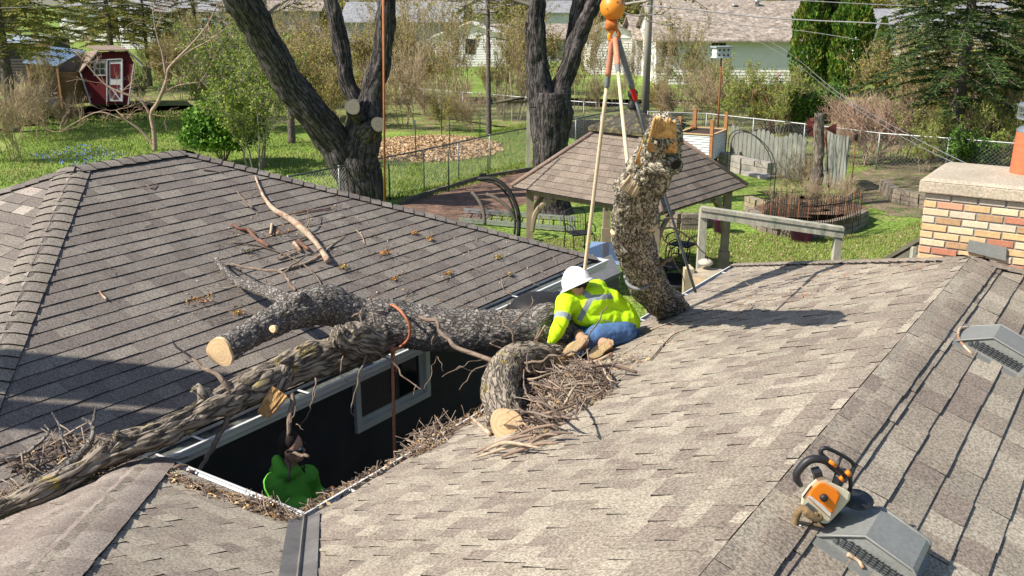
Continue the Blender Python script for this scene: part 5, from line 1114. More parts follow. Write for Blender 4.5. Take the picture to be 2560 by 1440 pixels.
# ---- raised beds
def rbed(label, px, w, d, h, posts_, rz, leg=.42):
    c = gz(*px); t = thing('raised_planter', label, 'planter', c, None, rz)
    mb = MB(); n = int(h / .085)
    for f in range(4):
        ax = (Vector((1, 0, 0)), Vector((0, 1, 0)))[f % 2]; L_ = (w, d)[f % 2]; off = (d, w)[f % 2] / 2 * (1 if f < 2 else -1); oth = (Vector((0, 1, 0)), Vector((1, 0, 0)))[f % 2]
        for i in range(n * 4):
            z0, z1 = leg + h * i / (n * 4), leg + h * (i + 1) / (n * 4); w0 = .014 * math.sin(i * math.pi / 2); w1 = .014 * math.sin((i + 1) * math.pi / 2); s = 1 if off > 0 else -1
            mb.add([ax * (-L_ / 2) + oth * (off + s * w0) + ZD * z0, ax * (L_ / 2) + oth * (off + s * w0) + ZD * z0, ax * (L_ / 2) + oth * (off + s * w1) + ZD * z1, ax * (-L_ / 2) + oth * (off + s * w1) + ZD * z1], [(0, 1, 2, 3)], None, None, True)
    mb.build('corrugated_side', m_corr, t, world=False)
    mb = MB(); zt = leg + h
    for sy in (-1, 1): mb.bar((-w / 2 - .03, sy * d / 2, zt + .015), (w / 2 + .03, sy * d / 2, zt + .015), .09, .03)
    for sx in (-1, 1): mb.bar((sx * w / 2, -d / 2 + .045, zt + .016), (sx * w / 2, d / 2 - .045, zt + .016), .09, .03)
    mb.build('rim', mat('pale cedar rim', (.55, .36, .19), .8, .15, 8), t, world=False)
    mb = MB(); mb.quad((-w / 2, -d / 2, zt - .06), (w / 2, -d / 2, zt - .06), (w / 2, d / 2, zt - .06), (-w / 2, d / 2, zt - .06)); mb.build('soil', mat('dark soil', (.06, .04, .03), .95, .4, 12), t, world=False)
    for (sx, sy, top) in posts_: mb = MB(); mb.bar((sx * (w / 2 - .04), sy * (d / 2 - .04), 0), (sx * (w / 2 - .04), sy * (d / 2 - .04), zt + top), .11, .11); mb.box((sx * (w / 2 - .04), sy * (d / 2 - .04), zt + top + .015), (.13, .13, .03)); mb.build('post', m_cedar, t, world=False)
m_corr = mat('corrugated galvanised', (.62, .64, .66), .4, .06, 6, spec=.5)
pass
rbed('nearer corrugated steel raised planter with orange cedar corner posts', (1752, 418), 1.25, 1.8, .88, [(-1, -1, .55), (1, -1, .5), (-1, 1, .65), (1, 1, .6)], R(-28))
rbed('longer corrugated planter farther left partly behind the upright limb', (1650, 400), 2.4, 1.2, .62, [(-1, -1, .5), (1, -1, .5), (-1, 1, .55), (1, 1, .6)], R(-14), .3)
# ---- purple martin house on rusty pole
bd = thing('birdhouse', 'white two storey martin birdhouse with round holes on a rusty pole', 'birdhouse', gz(1790, 402)); bp0 = gz(1790, 402); bs = ppm(bp0 + ZD * 2); zt = at(1803, 145, bp0.y).z; bc_ = at(1804, 131, bp0.y)
mb = MB(); mb.tube([bp0, Vector((at(1803, 148, bp0.y).x, bp0.y, zt))], [.045, .03], 8); mb.build('pole', m_rust, bd)
m_bh = mat('birdhouse white', (.62, .64, .64), .6, .08, 8); ba = (Vector((.96, .28, 0)), Vector((-.28, .96, 0)), ZD)
bw = 44 / ppm(bc_); bh_ = 24 / ppm(bc_)
mb = MB(); mb.box(bc_, (bw * .9, bw * .55, bh_), ba); mb.box(bc_ - ZD * 0, (bw * .94, bw * .6, .03), ba); mb.box(bc_ - ZD * bh_ * .5, (bw * 1.0, bw * .66, .03), ba); mb.build('box', m_bh, bd)
mb = MB(); mb.box(bc_ + ZD * bh_ * .56, (bw * 1.1, bw * .78, .05), ba); mb.build('roof', mat('birdhouse grey roof', (.30, .34, .34), .6, .1, 8), bd)
for r_ in (0, 1):
    for k in (-1, 0, 1): mb = MB(); mb.lathe(bc_ + ba[0] * (k * bw * .27 + .0) + ZD * ((.5 - r_) * bh_ * .52) - ba[1] * (bw * .275 + .008), [(0, 0), (.038, 0)], 12, ax=(ba[0], ZD, ba[1])); mb.build('entrance_hole', mat('hole dark', (.01, .01, .01), .9), bd)
# ---- grey picket fence pieces
def pickets(label, a, b, h, n, thickk=.02, curve=.1, seed=1):
    t = thing('picket_fence', label, 'fence', a); rnd = random.Random(seed); d = (b - a); L_ = d.length; d.normalize(); nn = d.cross(ZD)
    for i in range(n):
        w = L_ / n * .86; c = a + d * (L_ * (i + .5) / n); hh = h + curve * math.cos(i * .9) + rnd.uniform(-.02, .02); mb = MB()
        q = [c - d * w / 2, c + d * w / 2, c + d * w / 2 + ZD * (hh - .08), c + d * w * .2 + ZD * hh, c - d * w * .2 + ZD * hh, c - d * w / 2 + ZD * (hh - .08)]; mb.prism(q, nn * thickk); mb.build('picket', m_pick, t)
    for z in (h * .88,): mb = MB(); mb.bar(a + ZD * z - nn * .02 - CAMN * 0, b + ZD * z - nn * .02, .035, .08); mb.build('rail', m_pick, t)
CAMN = Vector((0, 0, 0)); m_pick = mat('silver grey pickets', (.21, .21, .185), .9, .3, 4, stretch=(1, 1, .3), fine=.15, col2=(.22, .23, .20))
pickets('leaning grey picket fence panel behind the stone bench', gz(1822, 420), gz(2010, 452), 1.45, 17, seed=2); pickets('grey picket fence panel beside the small windmill', gz(2058, 458), gz(2112, 480), 1.75, 7, curve=.04, seed=3)
# ---- trunk post, windmill
wp = gz(2030, 520); mb = MB(); mb.tube([wp, wp + Vector((.06, 0, 1.4)), wp + Vector((-.05, 0, 2.75))], [.19, .15, .12], 14, disp=barkd(14, .2, .05, .05, 3, True), sub=16); tag(mb.build('dead_trunk', bk_sp2), 'bare grey dead trunk standing inside the iron fenced bed', 'trunk')
wm = thing('windmill', 'small rusty garden windmill with red tail vane beside the dead trunk', 'windmill', gz(2048, 515)); wb = gz(2048, 515); hub = at(2036, 318, wb.y - .3)
for sx, sy in ((-1, -1), (1, -1), (0, 1)): mb = MB(); mb.tube([wb + Vector((sx * .25, sy * .2, 0)), Vector((wb.x, wb.y, hub.z - .2))], .02, 5); mb.build('leg', m_rust, wm)
for z in (.5, 1.0, 1.5): mb = MB(); k = 1 - z / hub.z; [mb.bar(wb + Vector((-.3 * k, -.2 * k, z)), wb + Vector((.3 * k, -.2 * k, z + .12)), .014, .014)]; mb.build('cross_brace', m_rust, wm)
m_vane = mat('dark red vane', (.20, .05, .04), .7, .25, 8); mb = MB()
for k in range(10):
    a = 6.283 * k / 10; u = Vector((math.cos(a), .25 * math.sin(a), math.sin(a))); v = Vector((-math.sin(a), .25, math.cos(a))) * .07; mb.quad(hub + u * .06 - v * .4, hub + u * .06 + v * .4, hub + u * .27 + v, hub + u * .27 - v)
mb.build('wheel', m_vane, wm)
mb = MB(); te = at(2092, 320, wb.y - .2); mb.tube([hub, at(2062, 322, wb.y)], .015, 5); mb.prism([at(2062, 322, wb.y), at(2092, 308, wb.y), at(2090, 337, wb.y)], Vector((0, .02, 0))); mb.build('tail_vane', m_vane, wm)
# feeder pole
fpz = gz(2124, 505); fe = thing('garden_torch', 'thin black garden torch on a pole at the right end of the fenced bed', 'torch', fpz); mb = MB(); mb.tube([fpz, fpz + ZD * 1.85], .018, 6); mb.build('pole', m_rust, fe); mb = MB(); mb.lathe(fpz + ZD * 1.85, [(.02, 0), (.045, .02), (.05, .16), (.03, .2), (0, .22)], 10); mb.build('torch_head', m_blackm, fe)
# ---- iron fenced stone bed
bc2 = gz(2015, 560); bedw = thing('stone_planter_wall', 'curved brown block retaining wall under the iron fence bed', 'retaining wall', bc2); mb = MB(); rnd = random.Random(5)
def blockwall(mb, pts, rows, bh, bl, dpt, lean=.02):
    for r_ in range(rows):
        for i in range(len(pts) - 1):
            a, b = pts[i], pts[i + 1]; L_ = (b - a).length; n = max(1, round(L_ / bl)); d = (b - a).normalized()
            for k in range(n): c = a + d * (L_ * (k + .5 + (.25 if r_ % 2 else -.25) * 0) / n); mb.box(c + ZD * (bh * (r_ + .5)) + Vector((rnd.uniform(-.01, .01), rnd.uniform(-.015, .015), 0)), (L_ / n - .02, dpt, bh - .015), (d, d.cross(ZD), ZD))
wpts = [gz(x, y) for x, y in ((1868, 555), (1900, 575), (1950, 590), (2010, 596), (2070, 592), (2120, 580), (2160, 562))]; blockwall(mb, wpts, 3, .14, .36, .22); mb.build('blocks', m_stone, bedw)
mb = MB(); top = [p + ZD * .36 + Vector((0, .1, 0)) for p in wpts] + [gz(2175, 520, .36), gz(2100, 490, .36), gz(1950, 490, .36), gz(1880, 520, .36)]; mb.add(top, [tuple(range(len(top)))[::-1]]); mb.add(top, [tuple(range(len(top)))]); mb.build('bed_soil', mat('bark mulch', (.15, .09, .06), .95, .45, 6, fine=.4, fscale=30, col2=(.28, .19, .13)), bedw)
iron = thing('iron_fence', 'low curved black wrought iron fence with spear tips round the planted bed', 'fence', bc2)
ip = [gz(x, y, .36) for x, y in ((1905, 556), (1950, 566), (2005, 572), (2060, 570), (2110, 560), (2150, 545))]; IP, _ = catmull(ip, [0] * 6, 9)
for k, p in enumerate(IP):
    hh = .62 + .12 * abs(math.sin(k * math.pi / 9)); mb = MB(); mb.tube([p, p + ZD * hh], .011, 4); mb.lathe(p + ZD * hh, [(.02, 0), (.0, .07)], 4); mb.build('bar', m_blackm if k % 4 else m_rust, iron)
for dz in (.12, .58): mb = MB(); mb.tube([p + ZD * dz for p in IP], .012, 4); mb.build('rail', m_blackm, iron)
ws = thing('stone_seat_wall', 'pale grey stone block seat wall with slab top before the picket fence', 'stone bench', gz(1870, 440)); mb = MB(); blockwall(mb, [gz(1805, 418), gz(1860, 436), gz(1925, 448)], 3, .19, .5, .35); mb.build('blocks', m_stone2, ws); mb = MB(); mb.bar(gz(1868, 432, .62), gz(1932, 445, .62), .5, .10); mb.build('slab', m_stone2, ws)
w3 = thing('retaining_wall', 'low brown block wall beside the chimney on the right', 'retaining wall', gz(2240, 500)); mb = MB(); blockwall(mb, [gz(2205, 480), gz(2235, 505), gz(2300, 520), gz(2345, 528)], 3, .14, .36, .22); mb.build('blocks', m_stone, w3)
w4 = thing('retaining_wall', 'short curved block wall under the gazebo right corner', 'retaining wall', gz(1740, 560)); mb = MB(); blockwall(mb, [gz(1665, 562), gz(1700, 572), gz(1745, 572), gz(1785, 560)], 3, .14, .36, .22); mb.build('blocks', m_stone, w4)
w5 = thing('retaining_wall', 'small tan block wall in front of the arched gate', 'retaining wall', gz(1890, 530)); mb = MB(); blockwall(mb, [gz(1868, 525), gz(1895, 535), gz(1920, 540)], 3, .14, .36, .25); mb.build('blocks', mat('tan block', (.30, .25, .17), .95, .3, 6), w5)
# arched iron arbor with gate
ar = thing('garden_arch', 'thin black wire garden arch with small open gate', 'garden arch', gz(1880, 530)); 
A0, A1 = gz(1822, 460), gz(1930, 545)
for o_ in (Vector((0, 0, 0)), Vector((.0, .45, 0))):
    mb = MB(); P = []; 
    for k in range(15):
        a = math.pi * k / 14; P.append(A0.lerp(A1, .5 - .5 * math.cos(a)) + o_ + ZD * (1.35 + .62 * math.sin(a)))
    mb.tube([A0 + o_] + P + [A1 + o_], .014, 5); mb.build('hoop', m_blackm, ar)
for k in range(6): mb = MB(); z = .2 + k * .24; mb.bar(A1 + ZD * z, A1 + Vector((0, .45, z)), .012, .012); mb.build('rung', m_blackm, ar)
mb = MB(); g0 = A1 + Vector((.05, -.05, .15))
for k in range(5): mb.bar(g0 + Vector((k * .13, -.06 * k, 0)), g0 + Vector((k * .13, -.06 * k, .7)), .012, .012)
mb.bar(g0 + ZD * .1, g0 + Vector((.52, -.24, .1)), .012, .012); mb.bar(g0 + ZD * .62, g0 + Vector((.52, -.24, .62)), .012, .012); mb.build('gate', m_blackm, ar)
# purple pots
m_pur = mat('purple plastic', (.22, .035, .20), .4, .08, 6, spec=.5)
for x, y, r_, h_, lab in ((1802, 582, .25, .42, 'purple plastic pot behind the deck railing'), (2003, 604, .33, .42, 'wide purple tub in front of the stone planter wall')):
    c = gz(x, y); t = thing('plant_pot', lab, 'pot', c); mb = MB(); mb.lathe(c, [(0, 0), (r_ * .72, 0), (r_ * .95, h_ * .85), (r_ * 1.06, h_ * .86), (r_ * 1.08, h_), (r_ * .95, h_), (r_ * .9, h_ * .85)], 20); mb.build('pot', m_pur, t); mb = MB(); mb.lathe(c, [(0, h_ * .9), (r_ * .92, h_ * .86)], 20, (.25, .2, .14)); mb.build('soil', mat('dry straw soil', (.30, .24, .16), .95, .4, 20), t)
# ================================================================ TREES AND SHRUBS
m_leaf = mat('foliage', (1, 1, 1), .7, .18, 2.5, attr=1, trans=.25, spec=.2)
m_twb = mat('brush twigs', (1, 1, 1), .9, .2, 5, attr=1)
def leafq(mb, p, r, s, col, el=1.6, flat=0):
    a = rv3(r).normalized(); b = a.cross(rv3(r))
    if b.length < 1e-3: return
    b.normalize(); mb.add([p + a * s * el, p + b * s, p - a * s * el, p - b * s], [(0, 1, 2, 3)], col)
def grow(mb, p, d, L, r0, lev, rnd, ends, kids=3, up=.25, kink=.22, n=3, shrink=.62, cols=None, rmin=.004):
    pts = [p.copy()]; segs = 4 if lev > 0 else 3; d = d.normalized()
    for i in range(segs): d = (d + rv3(rnd) * kink + ZD * up * .15).normalized(); pts.append(pts[-1] + d * (L / segs))
    r1 = max(rmin, r0 * .55); col = rnd.choice(cols)
    mb.tube(pts, [max(rmin, r0 + (r1 - r0) * i / segs) for i in range(segs + 1)], n if lev < 2 else max(n, 5), col, False)
    if lev == 0: ends += pts[1:]; return
    for k in range(kids):
        i = rnd.randint(1, segs); b = (d + rv3(rnd) * .85 + ZD * up).normalized(); grow(mb, pts[i], b, L * shrink * rnd.uniform(.7, 1.15), r1 * .7, lev - 1, rnd, ends, kids, up, kink, n, shrink, cols, rmin)
    grow(mb, pts[-1], d + rv3(rnd) * .3, L * shrink, r1 * .8, lev - 1, rnd, ends, kids, up, kink, n, shrink, cols, rmin)
BR = {'tan': [(.46, .36, .22), (.52, .42, .28), (.38, .28, .17), (.28, .21, .14)], 'pink': [(.42, .28, .21), (.36, .23, .17), (.45, .33, .25)], 'grey': [(.26, .23, .20), (.33, .29, .25), (.2, .17, .15)], 'red': [(.36, .17, .10), (.42, .22, .12), (.28, .15, .10)]}
LG = {'yg': [(.20, .30, .035), (.26, .34, .05), (.13, .22, .03), (.34, .36, .08)], 'g': [(.07, .17, .02), (.11, .24, .03), (.05, .12, .02), (.16, .30, .04)], 'dk': [(.045, .085, .025), (.065, .115, .03), (.03, .055, .018), (.11, .15, .04)], 'bud': [(.35, .30, .08), (.30, .24, .07), (.26, .28, .06)], 'olive': [(.21, .22, .045), (.29, .28, .06), (.13, .15, .035), (.36, .33, .09)], 'thuja': [(.06, .13, .018), (.09, .18, .022), (.04, .085, .014), (.14, .24, .03)], 'tl': [(.16, .20, .03), (.10, .15, .02), (.22, .24, .04)]}
def shrub(seed, h=2.5, stems=12, lev=3, tw='tan', leaf=None, nl=4, ls=.035, spread=.5, kids=3, rmin=.006, r0=.02, name='shrub', label='', loc=(0, 0, 0), up=.3):
    rnd = random.Random(seed); t = thing(name, label, 'shrub', loc); mb = MB(); ends = []
    for i in range(stems):
        a = rnd.random() * 6.28; q = rnd.random() * .35 * h * spread; d = Vector((math.cos(a) * spread * rnd.random(), math.sin(a) * spread * rnd.random(), 1))
        grow(mb, Vector((math.cos(a) * q, math.sin(a) * q, 0)), d, h * rnd.uniform(.32, .45), r0, lev, rnd, ends, kids, up, .2, 3, .66, BR[tw], rmin)
    mb.build('stems', m_twb, t, world=False)
    if leaf:
        lb = MB()
        for p in ends:
            for _ in range(nl): leafq(lb, p + rv3(rnd) * .08, rnd, ls * rnd.uniform(.6, 1.3), rnd.choice(LG[leaf]), 1.3)
        lb.build('leaves', m_leaf, t, world=False)
    return t
def bigtree(label, loc, limbs, m, cuts=(), crown=True, seed=1, name='big_tree', n=28):
    t = thing(name, label, 'tree', loc)
    for i, (nm, px, r, Y) in enumerate(limbs):
        P = [at(x, y, yy) for (x, y), yy in zip(px, Y)]; rr = [a / ppm(p) for a, p in zip(r, P)]
        mb = MB(); mb.tube(P, rr, n, None, True, barkd(7, .22, .05, .06, seed + i * 3), True, 14); mb.build(nm, m, t)
    for (x, y, Y, nrm, rp, el) in cuts: cutface(t, at(x, y, Y), nrm, rp / ppm(at(x, y, Y)), m=m_cutold, el=el, seed=x)
    return t
def crown(t, starts, seed, L=3.0, lev=3, tw='grey', leaf='bud', nl=2, ls=.03, r0=.12, rmin=.012, kids=3, up=.2):
    rnd = random.Random(seed); mb = MB(); ends = []
    for p, d, k in starts: grow(mb, p, Vector(d), L * k, r0 * k, lev, rnd, ends, kids, up, .2, 4, .66, BR[tw], rmin)
    mb.build('crown', m_twb, t)
    lb = MB()
    for p in ends:
        for _ in range(nl): leafq(lb, p + rv3(rnd) * .1, rnd, ls * rnd.uniform(.6, 1.4), rnd.choice(LG[leaf]), 1.3)
    lb.build('buds', m_leaf, t)
Y1, Y2 = 28.4, 27.2
t1 = bigtree('huge dark trunk forked three ways with two old sawn cuts behind the left roof', at(905, 530, Y1), [
    ('trunk', [(905, 560), (904, 480), (893, 410), (905, 345), (915, 290), (925, 262)], [64, 54, 58, 46, 42, 36], [Y1] * 6),
    ('limb', [(875, 420), (835, 355), (793, 298), (752, 245), (717, 200), (662, 100), (607, 0), (560, -90)], [48, 45, 42, 40, 38, 39, 43, 40], [Y1, Y1 - .2, Y1 - .5, Y1 - .7, Y1 - .9, Y1 - 1.3, Y1 - 1.8, Y1 - 2.2]),
    ('limb', [(905, 300), (893, 255), (868, 200), (852, 110), (828, 0), (815, -100)], [24, 23, 20, 20, 19, 17], [Y1 + .3] * 6),
    ('limb', [(925, 290), (928, 240), (942, 185), (958, 120), (968, 0), (985, -120)], [38, 28, 28, 24, 24, 22], [Y1 - .1] * 6),
    ('limb', [(812, 300), (770, 240), (705, 130), (670, 60), (640, -10)], [16, 12, 12, 11, 9], [Y1 + .7] * 5),
    ('limb_stub', [(905, 300), (890, 283), (881, 270)], [24, 22, 19], [Y1 - .2, Y1 - .6, Y1 - .9]), ('limb_stub', [(915, 335), (932, 322), (944, 312)], [26, 22, 18], [Y1 - .3, Y1 - .7, Y1 - .9])], bk_big,
    [(881, 267, Y1 - .98, (-.15, -1, .2), 19.5, .98), (946, 310, Y1 - .98, (.35, -1, .15), 18, 1.0)], seed=2)
crown(t1, [(at(560, -90, Y1 - 2.2), (-.6, -.1, 1), 1), (at(815, -100, Y1), (-.2, .2, 1), 1), (at(985, -120, Y1), (.3, 0, 1), 1), (at(650, 60, Y1), (.5, .4, .6), .5), (at(985, -60, Y1), (.8, -.2, .3), .6)], 7)
t2 = bigtree('dark two stemmed trunk rising behind the gazebo roof', at(1380, 530, Y2), [
    ('trunk', [(1385, 545), (1380, 500), (1374, 420), (1376, 340), (1378, 280), (1380, 230)], [58, 42, 39, 48, 54, 50], [Y2] * 6),
    ('limb', [(1360, 260), (1350, 215), (1342, 150), (1338, 60), (1344, 0), (1350, -100)], [38, 32, 26, 23, 20, 18], [Y2] * 6),
    ('limb', [(1395, 270), (1402, 225), (1418, 175), (1443, 100), (1470, 40), (1495, -20), (1515, -90)], [34, 27, 23, 22, 19, 16, 14], [Y2] * 7),
    ('limb', [(1425, 165), (1432, 110), (1440, 50), (1450, 0), (1458, -80)], [16, 19, 20, 18, 14], [Y2 + .4] * 5)], bk_big, seed=5)
crown(t2, [(at(1350, -100, Y2), (-.3, 0, 1), 1), (at(1515, -90, Y2), (.6, 0, 1), 1), (at(1458, -80, Y2), (0, .2, 1), .9), (at(1345, 20, Y2), (-.9, -.2, .15), .55), (at(1480, 10, Y2), (.9, -.3, .0), .5)], 9)
# overhanging bud twigs across the top
def conifer(label, base, h, r0, seed, spread=2.6, needle='dk', z0=.6, nb=120, droop=.35, sp=16, ns=.10, taperTop=.25, trunkm=None, name='spruce_tree', lean=(0, 0), dense=1, bare=.0):
    t = thing(name, label, 'conifer', base); rnd = random.Random(seed); mb = MB(); K = 10
    P = [Vector((lean[0] * i / K, lean[1] * i / K, h * i / K)) for i in range(K + 1)]; mb.tube(P, [r0 * (1 - .8 * i / K) for i in range(K + 1)], 12, disp=barkd(14, .5, .02, .02, seed), sub=10); mb.build('trunk', trunkm or bk_sp, t, world=False)
    bb, nb_ = MB(), MB()
    for i in range(nb):
        z = z0 + (h - z0) * (i + rnd.random()) / nb; f = (z - z0) / (h - z0); L = spread * (1 - f * (1 - taperTop)) * rnd.uniform(.6, 1.1) * min(1, .5 + f * 3); a = i * 2.4 + rnd.uniform(-.3, .3)
        o = Vector((lean[0] * z / h, lean[1] * z / h, z)); d = Vector((math.cos(a), math.sin(a), .12)); pts = []
        for s in range(6): q = s / 5; pts.append(o + d * (L * q) - ZD * (droop * L * q * q * 1.2 - .12 * q * q * q * L))
        bb.tube(pts, [.022 * (1 - q / 6) + .004 for q in range(6)], 3, (.16, .13, .11), False)
        if rnd.random() < bare: continue
        side = Vector((-math.sin(a), math.cos(a), 0)); n_ = int(sp * L * dense)
        for k in range(n_):
            q = rnd.uniform(.2, 1.02); i0 = min(4, int(q * 5)); p = pts[i0].lerp(pts[i0 + 1], q * 5 - i0); w = (1.15 - q) * .55 * L * .45 + .1; sd = rnd.choice((-1, 1)); u = (side * sd + d * .7 - ZD * rnd.uniform(.0, .5)).normalized()
            ln = rnd.uniform(.4, 1) * w; cl = rnd.choice(LG[needle])
            for m_ in range(max(2, int(ln / .07))):
                c = p + u * (ln * (m_ + 1) / max(2, int(ln / .07))); v = (u + rv3(rnd) * .55).normalized(); x = v.cross(rv3(rnd)).normalized(); nb_.add([c - v * ns * .5 - x * ns * .14, c - v * ns * .5 + x * ns * .14, c + v * ns * .6 + x * ns * .10, c + v * ns * .6 - x * ns * .10], [(0, 1, 2, 3)], cl)
    bb.build('branches', m_twb, t, world=False); nb_.build('needles', m_leaf, t, world=False); return t
bk_sp = bark_mat('spruce bark', (.20, .165, .145), (.13, .11, .10), (.26, .235, .22), -.02, 16, .5, .6, .012)
conifer('tall spruce with long bare grey trunk left of the chimney flue', gz(2375, 424), 11, .27, 3, 4.2, 'dk', 2.2, 130, .36, 24, .14, .5)
conifer('spruce with olive branches entering from the top right corner', gz(2600, 400), 10, .25, 8, 4.4, 'olive', 1.8, 110, .30, 20, .13, .5)
conifer('far dark spruce behind the bare brush right of the tall cedars', gz(2290, 300), 9, .2, 14, 4.0, 'dk', 1.0, 110, .35, 20, .15, .3)
conifer('thin grey larch trunk with sparse drooping olive sprays in the middle yard', gz(1222, 338), 12, .13, 21, 2.4, 'olive', 4.2, 60, .35, 11, .10, .4, trunkm=None, name='larch_tree', bare=.3)
conifer('pine with olive drooping boughs hanging over the red playhouse', gz(38, 330), 11, .30, 25, 6.5, 'olive', 3.4, 100, .30, 13, .15, .5, name='pine_tree')
conifer('second pine behind the playhouse with hanging boughs', gz(290, 225), 10, .25, 27, 6.0, 'olive', 3.0, 100, .30, 13, .17, .5, name='pine_tree')
conifer('dark pine at the top left beyond the playhouse', gz(500, 212), 10, .22, 29, 4.4, 'olive', 3.2, 80, .3, 12, .16, .5, name='pine_tree', bare=.2)
conifer('third pine trunk between the playhouse and the forked tree', gz(376, 215), 10, .17, 31, 4.4, 'olive', 3.4, 70, .3, 12, .16, .5, name='pine_tree', bare=.2)
def thuja(label, base, h, w, seed, pal='thuja', n=9000, s=.05, name='cedar_tree'):
    t = thing(name, label, 'evergreen', base); rnd = random.Random(seed); mb = MB(); mb.tube([(0, 0, 0), (0, 0, h * .8)], [w * .12, .02], 6, (.15, .11, .08)); mb.build('trunk', m_twb, t, world=False); mb = MB()
    for _ in range(n):
        f = rnd.random() ** .8; z = h * (.03 + .97 * f); prof = min(1, (1 - f) * 2.6) ** .6 * (.75 + .25 * min(1, f * 5)); a = rnd.random() * 6.283
        lump = 1 + .22 * noise.noise(Vector((math.cos(a) * 2, math.sin(a) * 2, z * 1.4 + seed * 3))); q = math.sqrt(rnd.uniform(.45, 1.0)); r_ = w * prof * lump * q; p = Vector((math.cos(a) * r_, math.sin(a) * r_, z))
        up = (ZD + Vector((math.cos(a), math.sin(a), 0)) * .35 + rv3(rnd) * .45).normalized(); x = up.cross(rv3(rnd)).normalized(); sc = s * rnd.uniform(.6, 1.4); cl = rnd.choice(LG[pal if noise.noise(p * 1.7 + Vector((seed, 0, 0))) < .15 else 'tl'])
        mb.add([p - up * sc, p + x * sc * .8, p + up * sc * 1.8, p - x * sc * .8], [(0, 1, 2, 3)], cl)
    mb.build('foliage', m_leaf, t, world=False); return t
YT = 52
def thx(x, ybase, top, w, lab, seed, pal='thuja', n=7000, s=.085):
    b = gz(x, ybase); h = at(x, top, b.y).z; thuja(lab, b, h, w / ppm(b), seed, pal, n, s)
thx(2016, 235, -60, 46, 'tall dark column cedar, left one of the pair at the top right', 1, n=8000); thx(2115, 240, -50, 52, 'tallest and widest green column cedar behind the brush', 2, n=10000)
thx(2068, 232, -40, 36, 'shaded narrow cedar between the two tall cedars', 3, 'dk', 6000)
thx(1856, 175, 22, 26, 'pointed young cedar in front of the brown roof, leftmost', 4, 'tl', 4000); thx(1948, 190, 28, 26, 'pointed cedar with dark right half before the brown roof', 5, 'thuja', 5000); thx(1972, 195, 40, 20, 'small cedar hugging the pointed cedar', 6, 'dk', 3500)
thx(1905, 200, 75, 18, 'short cedar between the two pointed cedars', 7, 'tl', 3000); thx(2158, 200, 66, 14, 'thin small cedar right of the widest cedar', 8, 'thuja', 3000); thx(2196, 205, 45, 17, 'slim pointed cedar nearest the tall spruce', 9, 'tl', 4000)
# boxwood
def bush(label, px, w, h, pal, seed, n=6000, s=.035, name='bush', twigs=True):
    b = gz(*px); t = thing(name, label, 'bush', b); rnd = random.Random(seed); mb = MB()
    for _ in range(n):
        d = rv3(rnd).normalized(); d.z = abs(d.z) if rnd.random() < .8 else d.z * .3; l = 1 + .25 * noise.noise(d * 2.2 + Vector((seed, 0, 0))); q = rnd.uniform(.55, 1.05) * l; p = Vector((d.x * w * q, d.y * w * q, max(.02, h * .42 + d.z * h * .58 * q))); leafq(mb, p, rnd, s * rnd.uniform(.7, 1.4), rnd.choice(LG[pal]), 1.4)
    mb.build('leaves', m_leaf, t, world=False); mb = MB(); 
    for k in range(8): a = k * .8; mb.tube([(0, 0, 0), (math.cos(a) * w * .5, math.sin(a) * w * .5, h * .6)], [.03, .01], 4, (.2, .15, .1))
    mb.build('stems', m_twb, t, world=False); return t
bush('round bright green bush just behind the left roof ridge', (560, 415), 1.45, 2.45, 'g', 3, 11000, .045)
# leafy sapling in the yard
sp = shrub(70, 4.8, 5, 4, 'grey', 'yg', 2, .035, .40, 3, .006, .04, 'sapling', 'loose bright green leafing sapling beside the round bush', gz(640, 425)); sp['category'] = 'sapling'
sp2 = shrub(71, 5.2, 7, 4, 'grey', 'yg', 1, .045, .5, 3, .008, .03, 'sapling', 'second leafing green shrub farther back left of the forked tree', gz(600, 330)); sp2['category'] = 'sapling'
sp3 = shrub(72, 4.2, 7, 4, 'grey', 'yg', 3, .06, .5, 3, .008, .03, 'sapling', 'yellow green leafing shrub at the left of the slanting limb', gz(560, 260)); sp3['category'] = 'sapling'
# small bare tree
st = thing('small_bare_tree', 'small bare pinkish tree with spreading branches in front of the red playhouse', 'tree', gz(388, 378)); Yb = gz(388, 378).y
def brn(px, r0, r1, Y=Yb): mb = MB(); P = [at(x, y, Y) for x, y in px]; mb.tube(P, [(r0 + (r1 - r0) * i / (len(P) - 1)) / 60 for i in range(len(P))], 7, (.36, .26, .20), True, None, True, 4); return mb.build('limb', m_twb, st), P
EN = []
for px, r0, r1 in (([(388, 385), (385, 330), (378, 285), (395, 255), (415, 205), (420, 175), (440, 150), (480, 110), (520, 60), (545, 10)], 6, 1.5), ([(388, 365), (350, 325), (315, 300), (290, 275)], 3.5, 1.5), ([(378, 290), (350, 250), (300, 230), (262, 210), (225, 170), (190, 130)], 3.5, 1), ([(415, 190), (405, 130), (390, 80), (382, 30)], 3, 1), ([(430, 160), (470, 130), (525, 100), (570, 65)], 3, 1), ([(312, 300), (250, 280), (200, 300), (150, 330)], 2, .8), ([(400, 240), (440, 215), (500, 205)], 2, .8)):
    o, P = brn(px, r0, r1); EN += P[2:]
rnd = random.Random(77); mb = MB(); ee = []
for p in EN:
    for k in range(3): grow(mb, p, rv3(rnd) + ZD * .5, .75, .012, 2, rnd, ee, 2, .2, .3, 3, .6, BR['pink'], .005)
mb.build('twigs', m_twb, st)
# short trunk behind the leaning limb
mb = MB(); b = gz(730, 358); mb.tube([b, b + Vector((.03, 0, 2.6))], [.17, .13], 12, disp=barkd(10, .3, .02, .02, 5), sub=20); tag(mb.build('tree_trunk', bk_sp), 'short grey trunk on the lawn just left of the leaning limb', 'tree trunk')
mb = MB(); b = gz(2120 + 45, 470)
